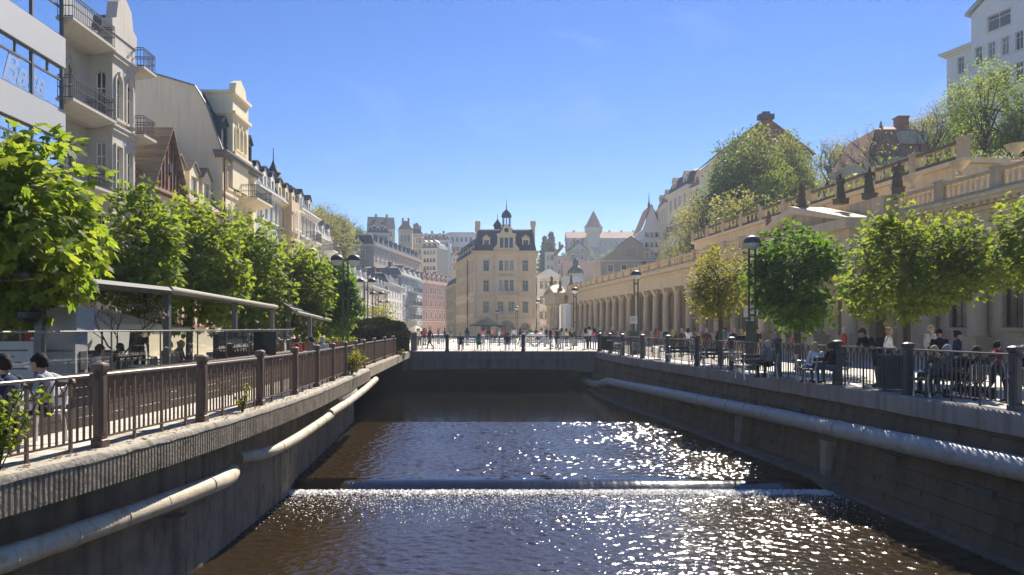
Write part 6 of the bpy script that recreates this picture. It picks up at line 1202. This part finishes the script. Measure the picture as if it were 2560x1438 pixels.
# ------------------------------------------------------------------ people
def joints(kind):
    J = dict(pel=(0, 0, .95), wai=(0, .0, 1.10), che=(0, .01, 1.30), nec=(0, .0, 1.46), hed=(0, -.02, 1.60))
    for s, k in ((-1, 'r'), (1, 'l')):
        J['hip' + k] = (s * .09, 0, .92); J['kne' + k] = (s * .10, -.02, .50); J['ank' + k] = (s * .10, .02, .08); J['toe' + k] = (s * .12, -.15, .035)
        J['sho' + k] = (s * .19, .01, 1.40); J['elb' + k] = (s * .25, .03, 1.12); J['wri' + k] = (s * .25, -.06, .88)
    def mv(keys, d):
        for q in keys: J[q] = tuple(a + b for a, b in zip(J[q], d))
    if kind == 'walk':
        J['kner'] = (-.09, -.16, .52); J['ankr'] = (-.09, -.26, .09); J['toer'] = (-.1, -.43, .06); J['knel'] = (.09, .06, .49); J['ankl'] = (.09, .34, .12); J['toel'] = (.1, .20, .03)
        J['elbr'] = (-.25, .13, 1.14); J['wrir'] = (-.26, .12, .90); J['elbl'] = (.25, -.06, 1.13); J['wril'] = (.24, -.24, .96)
    if kind == 'arms':
        for s, k in ((-1, 'r'), (1, 'l')): J['elb' + k] = (s * .24, -.02, 1.13); J['wri' + k] = (s * .10, -.26, 1.18)
    if kind in ('sit', 'sitarm'):
        mv([q for q in J if q[:3] in ('pel', 'wai', 'che', 'nec', 'hed', 'hip', 'sho', 'elb', 'wri')], (0, .08, -.42))
        for s, k in ((-1, 'r'), (1, 'l')):
            J['hip' + k] = (s * .1, .08, .53); J['kne' + k] = (s * .13, -.36, .53); J['ank' + k] = (s * .13, -.34, .09); J['toe' + k] = (s * .15, -.52, .035); J['elb' + k] = (s * .26, .04, .74); J['wri' + k] = (s * .14, -.2, .62)
        J['hed'] = (0, .0, 1.17); J['nec'] = (0, .06, 1.03)
        if kind == 'sitarm': J['elbr'] = (-.42, .16, .92); J['wrir'] = (-.68, .2, .88)
    if kind == 'lean':
        mv([q for q in J if q[:3] in ('pel', 'hip')], (0, .12, -.02)); J['wai'] = (0, -.02, 1.08); J['che'] = (0, -.22, 1.24); J['nec'] = (0, -.36, 1.36); J['hed'] = (0, -.46, 1.47)
        for s, k in ((-1, 'r'), (1, 'l')): J['sho' + k] = (s * .2, -.30, 1.32); J['elb' + k] = (s * .26, -.36, 1.06); J['wri' + k] = (s * .06, -.48, 1.09)
        J['ankr'] = (-.12, .24, .09); J['toer'] = (-.13, .08, .035); J['kner'] = (-.1, .16, .5); J['ankl'] = (.1, .0, .08); J['toel'] = (.12, -.17, .035); J['knel'] = (.1, .02, .5)
    return {k: Vector(v) for k, v in J.items()}
def seg(mb, a, ra, b, rb, n=10):
    d = (b - a); L_ = d.length; d.normalize(); mb.tube([a - d * ra * .75, a - d * ra * .35, a, a.lerp(b, .5), b, b + d * rb * .35, b + d * rb * .75], [ra * .55, ra * .88, ra, (ra + rb) / 2, rb, rb * .88, rb * .55], n)
PB = {}
def body(kind, shorts=False, tee=False, fat=1.0):
    key = (kind, shorts, tee, fat)
    if key in PB: return PB[key]
    J = joints(kind); mb = MB(); S = []
    def sg(a, ra, b, rb, tg): seg(mb, J[a] if isinstance(a, str) else a, ra, J[b] if isinstance(b, str) else b, rb); S.append((J[a] if isinstance(a, str) else a, J[b] if isinstance(b, str) else b, (ra + rb) / 2, tg))
    f = fat
    sx = lambda c, rx, ry, rz, tg: (mb.ell(c, rx, ry, rz, 14, 9), S.append((Vector(c), Vector(c) + Vector((0, 0, .001)), (rx + ry) / 2, tg)))
    sx(J['pel'], .165 * f, .12 * f, .13, 2); sx(J['wai'], .15 * f, .11 * f, .14, 1); sx(J['che'], .175 * f, .125 * f, .18, 1); sx(J['che'].lerp(J['nec'], .45), .17, .10, .09, 1)
    sg('wai', .12 * f, 'che', .12 * f, 1); sg('che', .08, 'nec', .055, 1); sg('nec', .052, J['nec'].lerp(J['hed'], .6), .05, 0)
    hd = J['hed']; hm = [(0, .012, .03, .082, .098, .095), (0, -.018, -.045, .058, .07, .07)]
    for x, y, z, rx, ry, rz in hm: sx(hd + Vector((x, y, z)), rx, ry, rz, 0)
    mb.tube([hd + Vector((0, -.085, .03)), hd + Vector((0, -.112, -.008)), hd + Vector((0, -.09, -.018))], [.010, .016, .012], 6)
    for s in (-1, 1): mb.ell(hd + Vector((s * .083, .015, .0)), .012, .022, .03, 8, 6)
    mb.ell(hd + Vector((0, -.083, -.052)), .022, .01, .008, 8, 5)
    for k in 'rl':
        sg('hip' + k, .095 * f, 'kne' + k, .062, 2); sg('kne' + k, .058, 'ank' + k, .042, 0 if shorts else 2); sg('ank' + k, .042, 'toe' + k, .036, 3); mb.ell(J['ank' + k] + Vector((0, .03, -.035)), .04, .055, .04, 8, 6); S.append((J['ank' + k] + Vector((0, .03, -.03)), J['ank' + k] + Vector((0, .031, -.03)), .05, 3))
        sg('sho' + k, .062, 'elb' + k, .046, 1); sg('elb' + k, .042, 'wri' + k, .03, 0 if tee else 1)
        wv = (J['wri' + k] - J['elb' + k]).normalized(); pa = J['wri' + k] + wv * .055; sg('wri' + k, .03, pa, .034, 0)
        sd = wv.cross(Vector((0, 1, 0.3))).normalized(); up = wv.cross(sd).normalized()
        for fi, (o_, L_) in enumerate(((-.026, .062), (-.009, .075), (.009, .07), (.025, .055))):
            b0 = pa + sd * o_ + wv * .015; m_ = b0 + wv * L_ * .55; e = m_ + (wv * .8 + up * .6).normalized() * L_ * .5; mb.tube([b0, m_, e], [.010, .009, .007], 6); S.append((b0, e, .009, 0))
        b0 = pa - sd * .028 - wv * .02; mb.tube([b0, b0 - sd * .022 + wv * .03, b0 - sd * .018 + wv * .058 + up * .01], [.012, .010, .008], 6); S.append((b0, b0 + wv * .05, .012, 0))
    me0 = mb.mesh('tmp', M['skin']); ob = bpy.data.objects.new('tmp', me0); COL.objects.link(ob)
    md = ob.modifiers.new('r', 'REMESH'); md.mode = 'VOXEL'; md.voxel_size = .0125; ms = ob.modifiers.new('s', 'SMOOTH'); ms.iterations = 3; ms.factor = .4
    dg = bpy.context.evaluated_depsgraph_get(); me = bpy.data.meshes.new_from_object(ob.evaluated_get(dg)); bpy.data.objects.remove(ob); me.name = 'body'
    nF = len(me.polygons); c = np.empty(nF * 3, np.float32); me.polygons.foreach_get('center', c); c = c.reshape(-1, 3); best = np.full(nF, 9.); tg = np.zeros(nF, np.int32)
    for a, b, r, t in S:
        a, b = np.array(a), np.array(b); d = b - a; tt = np.clip(((c - a) @ d) / max(d @ d, 1e-9), 0, 1); dist = np.linalg.norm(c - (a + tt[:, None] * d), axis=1) - r; k = dist < best; best[k] = dist[k]; tg[k] = t
        if tee and t == 1 and r < .06 and r > .045: tg[k & (tt > .72)] = 0
        if shorts and t == 2 and r < .09: tg[k & (tt > .8)] = 0
    neck = J['nec']; top = (c[:, 2] > neck.z + .03) & (np.linalg.norm(c - np.array(J['hed']), axis=1) < .2); tg[top] = 0
    eye = np.zeros(nF, bool)
    for s in (-1, 1): eye |= np.linalg.norm(c - np.array(J['hed'] + Vector((s * .032, -.083, .02))), axis=1) < .013
    tg[eye] = 4; tg[np.linalg.norm(c - np.array(J['hed'] + Vector((0, -.092, -.052))), axis=1) < .014] = 5
    me.materials.clear()
    for x in (M['skin'], M['white'], M['white'], M['shoe'], M['black'], M['lip']): me.materials.append(x)
    me.polygons.foreach_set('material_index', tg); me.polygons.foreach_set('use_smooth', [True] * nF); me.update(); PB[key] = (me, J); return PB[key]
M['lip'] = mk('lip', (.36, .15, .12), .6, .05, 8)
def hair_mesh(style, mat):
    q = MB(); rings = []; n_ = 22
    for i in range(8):
        t = i / 7; ph = math.pi * .5 * t; z = .125 * math.cos(ph * 1.02) ; r = math.sin(ph) ; rings.append([(.098 * r * math.cos(a), .114 * r * math.sin(a) + .016, .028 + z * (1.06 if math.sin(a) > -.6 else .98)) for a in [2 * math.pi * j / n_ for j in range(n_)]])
    for k, dz in enumerate((-.02, -.05, -.085)):
        rings.append([((.1 - .004 * k) * math.cos(a), (.116 - .004 * k) * math.sin(a) + .018, .028 + (dz if math.sin(a) > -.25 else .045 if math.sin(a) < -.6 else .01)) for a in [2 * math.pi * j / n_ for j in range(n_)]])
    if style in ('long', 'bob'):
        L_ = .42 if style == 'long' else .2
        for k in range(1, 6):
            t = k / 5; rings.append([((.105 + .03 * math.sin(t * 3)) * math.cos(a), (.118 + .01 * t) * math.sin(a) + .03 + .03 * t, .028 + (-.085 - L_ * t * .6 if math.sin(a) > -.1 else .0 if math.sin(a) < -.5 else -.085 - L_ * t * .45)) for a in [2 * math.pi * j / n_ for j in range(n_)]])
    jr = random.Random(len(style) * 7 + 3); rings = [[(x * (1 + jr.uniform(-.05, .07)), y * (1 + jr.uniform(-.05, .07)), z + jr.uniform(-.006, .012)) for x, y, z in r] for r in rings]
    q.loft(rings, caps=False)
    if style == 'bun': q.ell((0, .1, .12), .05, .05, .05, 10, 7)
    if style == 'cap': q.loft([[(.1 * math.cos(a), -.06 + .14 * math.sin(a), .06) for a in [math.pi + math.pi * j / 8 for j in range(9)]], [(.09 * math.cos(a), -.06 + .13 * math.sin(a), .075) for a in [math.pi + math.pi * j / 8 for j in range(9)]]], closed=False, caps=False)
    return q.mesh('hair', mat, True)
HM, CM = {}, {}
def hair(style, col):
    k = (style, col)
    if k not in HM: HM[k] = hair_mesh(style, cloth(col))
    return HM[k]
COLS = dict(black=(.015, .015, .018), navy=(.02, .03, .07), grey=(.16, .165, .18), lgrey=(.38, .39, .40), white=(.72, .72, .70), teal=(.02, .20, .19), red=(.42, .04, .04), maroon=(.10, .02, .02), pink=(.55, .16, .22), jeans=(.07, .12, .22), ltjeans=(.20, .28, .38), beige=(.42, .33, .23), yellow=(.62, .52, .22), lilac=(.45, .40, .52), green=(.05, .09, .05), dkhair=(.02, .015, .012), brown=(.07, .04, .022), blond=(.50, .36, .16), greyh=(.35, .34, .33), brownc=(.13, .08, .05))
def cloth(c):
    if c not in CM: CM[c] = mk('cloth_' + c, COLS[c], .85, .12, 6, .2, 60)
    return CM[c]
def person(label, loc, face, kind, top, bot, hr=('short', 'dkhair'), h=1.72, shorts=False, tee=False, fat=1.0, extra=None, group=None, shoe='black'):
    """face: direction in degrees the figure looks towards (0 = towards the camera, 180 = away)."""
    me, J = body(kind, shorts, tee, fat); root = tag(empty('person', loc, R(face)), label, 'person', group); s = h / 1.72; root.scale = (s, s, s)
    o = inst('body', me, root)
    for i, m_ in ((1, cloth(top)), (2, cloth(bot)), (3, cloth(shoe))): o.material_slots[i].link = 'OBJECT'; o.material_slots[i].material = m_
    inst('hair', hair(*hr), root, J['hed'])
    if extra == 'coat' or extra == 'skirt':
        zt = J['wai'].z + (.02 if extra == 'coat' else -.06); q = MB(); q.loft([[(J['wai'].x + rx * math.cos(a), J['wai'].y + ry * math.sin(a), z) for a in [2 * math.pi * j / 16 for j in range(16)]] for rx, ry, z in ((.165, .125, zt), (.2, .16, zt - .18), (.23, .22, zt - .42), (.25, .25, zt - .55))], caps=False); q.obj(extra, cloth(top if extra == 'coat' else bot), root, smooth=True)
    if extra in ('bag', 'pack'):
        c = Vector((.26, .04, .92)) if extra == 'bag' else Vector((0, .2, 1.22)); w_ = (.07, .16, .15) if extra == 'bag' else (.15, .09, .22); q = MB(); q.cbox(c.x - w_[0], c.x + w_[0], c.y - w_[1], c.y + w_[1], c.z - w_[2], c.z + w_[2], .04).obj('bag' if extra == 'bag' else 'backpack', cloth('green' if extra == 'bag' else 'lgrey'), root)
        if extra == 'bag': MB().tube([c + Vector((0, -.1, .14)), Vector((.17, .0, 1.45)), Vector((.02, .12, 1.25)), c + Vector((0, .1, .14))], .012, 5).obj('strap', cloth('black'), root)
    return root
G1, G2, G3 = 'people on the bridge', 'people on the colonnade promenade', 'people on the terrace'
def pp(x, Y): return (PX(x, Y), Y, 0)
person('man in dark navy jacket sitting on the near terrace bench, hair ruffled', (-7.02, 10.25, .0), 268, 'sit', 'navy', 'black', ('short', 'dkhair'), 1.8, group=G3)
person('man in pale shirt with dark sleeves beside the navy-jacketed man', (-7.02, 11.05, .0), 282, 'sitarm', 'lgrey', 'black', ('short', 'dkhair'), 1.78, group=G3)
person('diner in light shirt behind the glass screen by the pillar', (PX(62, 16.5), 16.5, 0), 60, 'sit', 'lgrey', 'jeans', ('short', 'brown'), 1.75, group=G3)
person('diner in bright red shirt under the small awning', (PX(746, 30), 30, 0), 140, 'sit', 'red', 'black', ('short', 'brown'), 1.78, group=G3)
person('diner in grey jacket across from the red shirt', (PX(778, 31.5), 31.5, 0), 250, 'sit', 'grey', 'black', ('short', 'dkhair'), 1.75, group=G3)
person('grey-haired diner in pale top near the flower boxes', (PX(806, 33), 33, 0), 200, 'sit', 'lgrey', 'navy', ('short', 'greyh'), 1.75, group=G3)
person('blond walker in long dark coat with green shoulder bag', pp(1075, 60.5), 255, 'walk', 'black', 'black', ('short', 'blond'), 1.76, extra='bag', group=G1)
person('small crouched child in pale top at the bridge end', pp(1036, 57), 200, 'sit', 'beige', 'brownc', ('bob', 'brown'), 1.2, group=G1)
person('dark-jacketed sitter sharing the bench with the teal figure', pp(1152, 57.15), 180, 'sit', 'black', 'navy', ('short', 'greyh'), 1.74, group=G1)
person('sitter in teal jacket with arm along the bench back', pp(1197, 57.15), 176, 'sitarm', 'teal', 'black', ('bob', 'brown'), 1.7, group=G1)
person('lone dark-jacketed sitter on the middle bridge bench', pp(1269, 57.15), 184, 'sit', 'navy', 'ltjeans', ('short', 'brown'), 1.78, fat=1.1, group=G1)
person('bald man in black jacket standing behind the bridge bench', pp(1376, 60), 95, 'arms', 'black', 'black', ('short', 'greyh'), 1.76, group=G1)
person('short dark-haired person between bald man and grey jacket', pp(1392, 62), 30, 'stand', 'navy', 'black', ('short', 'dkhair'), 1.68, group=G1)
person('woman in grey jacket with backpack by the bridge bench', pp(1404, 60.5), 200, 'stand', 'grey', 'ltjeans', ('long', 'brown'), 1.70, extra='pack', group=G1)
person('blonde long-haired woman in dark top and beige skirt', pp(1430, 59.5), 182, 'stand', 'navy', 'beige', ('long', 'blond'), 1.72, extra='skirt', group=G1)
person('woman with long black hair in striped pale top and black trousers', pp(1464, 58.8), 178, 'stand', 'lgrey', 'black', ('long', 'dkhair'), 1.70, group=G1)
person('man in white shirt behind the long black-haired woman', pp(1473, 60.5), 150, 'stand', 'white', 'navy', ('short', 'dkhair'), 1.80, group=G1)
person('person in pink jacket and light jeans at the bridge end', pp(1486, 58.6), 200, 'stand', 'pink', 'ltjeans', ('bob', 'dkhair'), 1.66, group=G1)
person('grey-haired man in black at the promenade corner of the bridge', pp(1499, 58.5), 170, 'stand', 'black', 'navy', ('short', 'greyh'), 1.72, group=G1)
for i, (x, Y, t, b, lb, hr) in enumerate(((1048, 72, 'black', 'black', 'dark standing figure behind the crouched child', ('short', 'dkhair')), (1058, 74, 'grey', 'navy', 'grey-topped figure behind the blond walker', ('bob', 'brown')), (1112, 88, 'navy', 'black', 'distant navy figure above the empty white bench', ('short', 'dkhair')), (1236, 84, 'pink', 'jeans', 'distant pink figure past the teal sitter', ('bob', 'blond')), (1222, 80, 'black', 'grey', 'distant black figure under the grey parasol', ('short', 'brown')), (1285, 78, 'white', 'jeans', 'distant white-shirted figure past the middle bench', ('short', 'brown')), (1300, 76, 'black', 'black', 'distant black-clad figure beside the heart letters', ('long', 'dkhair')), (1312, 72, 'beige', 'jeans', 'pale-topped person posing left of the heart sculpture', ('short', 'brown')), (1354, 72, 'white', 'ltjeans', 'white-topped person posing between the sculpture letters', ('long', 'brown')), (1340, 90, 'maroon', 'black', 'distant maroon figure behind the heart sculpture', ('short', 'dkhair')), (1528, 54, 'maroon', 'black', 'person in maroon coat behind the menu board', ('bob', 'blond')))):
    person(lb, pp(x, Y), 40 * i, 'stand' if i % 2 else 'walk', t, b, hr, 1.62 + .02 * (i % 6), group=G1)
person('child in striped pale shirt by the metal chairs', pp(1609, 46), 190, 'stand', 'white', 'jeans', ('short', 'brown'), 1.35, group=G2)
person('blonde woman in black sitting among the metal chairs', pp(1681, 44), 180, 'stand', 'black', 'black', ('long', 'blond'), 1.58, group=G2)
person('man in dark maroon jacket beside the blonde woman in black', pp(1704, 46), 200, 'stand', 'maroon', 'black', ('short', 'greyh'), 1.65, fat=1.1, group=G2)
person('small child in lilac top near the yellow-clad child', pp(1733, 41), 150, 'stand', 'lilac', 'navy', ('short', 'dkhair'), 1.28, group=G2)
person('small child in yellow top before the maroon-brown man', pp(1748, 40), 180, 'stand', 'yellow', 'jeans', ('bob', 'blond'), 1.32, group=G2)
person('man in brown-maroon jacket walking past the yellowish tree', pp(1766, 43.5), 190, 'walk', 'maroon', 'brownc', ('short', 'greyh'), 1.66, group=G2)
person('woman in black jacket and white scarf under the yellowish tree', pp(1796, 40), 120, 'walk', 'black', 'black', ('long', 'dkhair'), 1.55, group=G2)
person('man in dark jacket and pale shirt looking towards the river', pp(1834, 38), 20, 'stand', 'navy', 'beige', ('short', 'greyh'), 1.7, group=G2)
person('fair-haired person in black coat bent beside the pillar sign', pp(1852, 36), 160, 'arms', 'black', 'beige', ('bob', 'blond'), 1.62, fat=1.15, group=G2)
person('man with cap and black T-shirt standing right of the pillar sign', pp(1890, 34.5), 10, 'stand', 'black', 'beige', ('cap', 'dkhair'), 1.75, tee=True, group=G2)
person('sitter with grey cap on the bench next to the pillar sign', pp(1918, 25.4), 195, 'sit', 'grey', 'black', ('cap', 'greyh'), 1.7, group=G2)
person('blonde sitter in white jacket on the bench near the leaning man', pp(2036, 23.3), 190, 'sit', 'white', 'jeans', ('bob', 'blond'), 1.68, group=G2)
person('dark-haired sitter on the bench nearest the leaning man', pp(2074, 22.9), 205, 'sit', 'black', 'jeans', ('short', 'brown'), 1.7, group=G2)
person('balding man in black T-shirt and shorts leaning on the river railing', (PX(2186, 21.9), 21.9, 0), 290, 'lean', 'black', 'navy', ('short', 'brown'), 1.84, shorts=True, tee=True, fat=1.08, group=G2)
person('woman in white top walking behind the litter bin', pp(2222, 26), 60, 'walk', 'white', 'black', ('bun', 'blond'), 1.72, group=G2)
person('man in blue-grey shirt behind the pair on the bench', pp(2327, 26), 20, 'stand', 'lgrey', 'jeans', ('short', 'greyh'), 1.8, group=G2)
person('dark-haired youth in black standing beyond the bench pair', pp(2348, 23), 330, 'stand', 'black', 'black', ('short', 'dkhair'), 1.66, group=G2)
person('woman with hair bun in navy jacket behind the pushchair', pp(2394, 22), 40, 'stand', 'navy', 'black', ('bun', 'dkhair'), 1.62, group=G2)
person('blonde sitter on the bench beside the pushchair', pp(2334, 19.1), 195, 'sit', 'black', 'black', ('bob', 'blond'), 1.68, group=G2)
person('light-haired sitter sharing the bench beside the pushchair', pp(2366, 18.8), 200, 'sit', 'grey', 'navy', ('short', 'greyh'), 1.72, group=G2)
person('bald-headed man in dark clothes sitting by the pushchair', pp(2440, 18.0), 170, 'sit', 'black', 'brownc', ('short', 'brown'), 1.7, group=G2)
person('child in red jacket walking near the picture-edge railing post', pp(2492, 18.7), 100, 'walk', 'red', 'black', ('short', 'dkhair'), 1.38, group=G2)
person('dark-clad figure cut off by the picture edge', pp(2556, 16.8), 180, 'sit', 'black', 'black', ('short', 'greyh'), 1.75, group=G2)

for x, Y, face, kd, t, b, hr, lb in ((252, 19.0, 120, 'sit', 'white', 'jeans', ('bob', 'brown'), 'diner in white top at the blossom tree table'), (300, 20.2, 240, 'sit', 'black', 'black', ('short', 'dkhair'), 'diner in black at the blossom tree table'), (425, 23.6, 200, 'sit', 'beige', 'brownc', ('short', 'greyh'), 'diner in beige before the white parasol'), (455, 25.0, 90, 'sitarm', 'jeans', 'black', ('long', 'blond'), 'long-haired blonde diner beside the black screen'), (560, 27.2, 160, 'sit', 'maroon', 'black', ('short', 'brown'), 'diner in maroon beyond the black screen'), (615, 28.6, 250, 'sit', 'white', 'navy', ('bob', 'dkhair'), 'diner in white near the awning end post'), (350, 24, 200, 'walk', 'black', 'black', ('short', 'dkhair'), 'waiter in black walking before the parasol')):
    person(lb, (PX(x, Y), Y, .0), face, kd, t, b, hr, 1.72, group=G3)

CROWD = (('white shirt and jeans', 'white', 'jeans'), ('red jacket and dark trousers', 'red', 'black'), ('grey coat', 'grey', 'grey'), ('teal top and beige trousers', 'teal', 'beige'), ('navy jacket and jeans', 'navy', 'jeans'), ('pink top and white trousers', 'pink', 'white'), ('yellow top and navy trousers', 'yellow', 'navy'))
for i, x in enumerate((1044, 1062, 1096, 1128, 1168, 1208, 1228, 1248, 1262, 1278, 1326, 1366, 1384, 1416)):
    nm_, t_, b_ = CROWD[i % 7]; Y = 66 + (i * 7) % 22; far_ = 'nearer the hedge end' if x < 1215 else 'by the dark grey parasol' if i == 6 else 'nearer the heart sculpture'
    person('passer-by in %s on the plaza, %s' % (nm_, far_), pp(x, Y), 37 * i, ('walk', 'stand', 'arms')[i % 3], t_, b_, (('short', 'bob', 'long')[i % 3], ('dkhair', 'brown', 'blond', 'greyh')[i % 4]), 1.62 + .03 * (i % 6), group='passers-by on the bridge plaza')
for i, (x, Y) in enumerate(((1640, 52), (1665, 56), (1720, 50), (1812, 46), (1868, 44), (1940, 40), (1990, 38), (2110, 34))):
    nm_, t_, b_ = CROWD[(i * 3 + 1) % 7]; person('stroller in %s before the colonnade, %s' % (nm_, ('near the bridge end', 'beneath the yellowish tree', 'beneath the deep green tree', 'behind the leaning man')[i // 2]), pp(x, Y), 50 * i + 90, ('walk', 'stand')[i % 2], t_, b_, (('bob', 'short')[i % 2], ('brown', 'greyh', 'dkhair')[i % 3]), 1.64 + .03 * (i % 5), group='strollers before the colonnade')

for x, Y, f_, lb in ((62, 16.5, 60, 'chair of the light-shirted diner by the pillar'), (746, 30, 140, 'chair of the red-shirted diner'), (778, 31.5, 250, 'chair of the grey-jacketed diner'), (806, 33, 200, 'chair of the grey-haired diner'), (252, 19, 120, 'chair of the white-topped diner at the blossom tree'), (300, 20.2, 240, 'chair of the black-clad diner at the blossom tree'), (425, 23.6, 200, 'chair of the diner in beige'), (455, 25, 90, 'chair of the blonde diner beside the black screen'), (560, 27.2, 160, 'chair of the diner in maroon'), (615, 28.6, 250, 'chair of the white-topped diner near the awning post'), (2440, 18.0, 170, 'chair of the man sitting by the pushchair'), (2556, 16.8, 180, 'chair of the figure cut off by the picture edge'), (1036, 57, 200, 'small chair of the child at the bridge end')): chair(lb, (PX(x, Y), Y + .0, 0), R(f_))
# ------------------------------------------------------------------ air
hzb = MB().box(-640, 640, -90, 930, -5.4, 95).obj('haze', [])
m, nt, N, L = _nt('haze_air'); out = N.new('ShaderNodeOutputMaterial'); pv = N.new('ShaderNodeVolumePrincipled'); pv.inputs['Color'].default_value = (.74, .86, 1.0, 1); pv.inputs['Density'].default_value = .00045; pv.inputs['Anisotropy'].default_value = .35
L.new(pv.outputs[0], out.inputs['Volume']); hzb.data.materials.append(m); hzb['kind'] = 'stuff'; hzb['label'] = 'thin bluish summer haze filling the valley air'
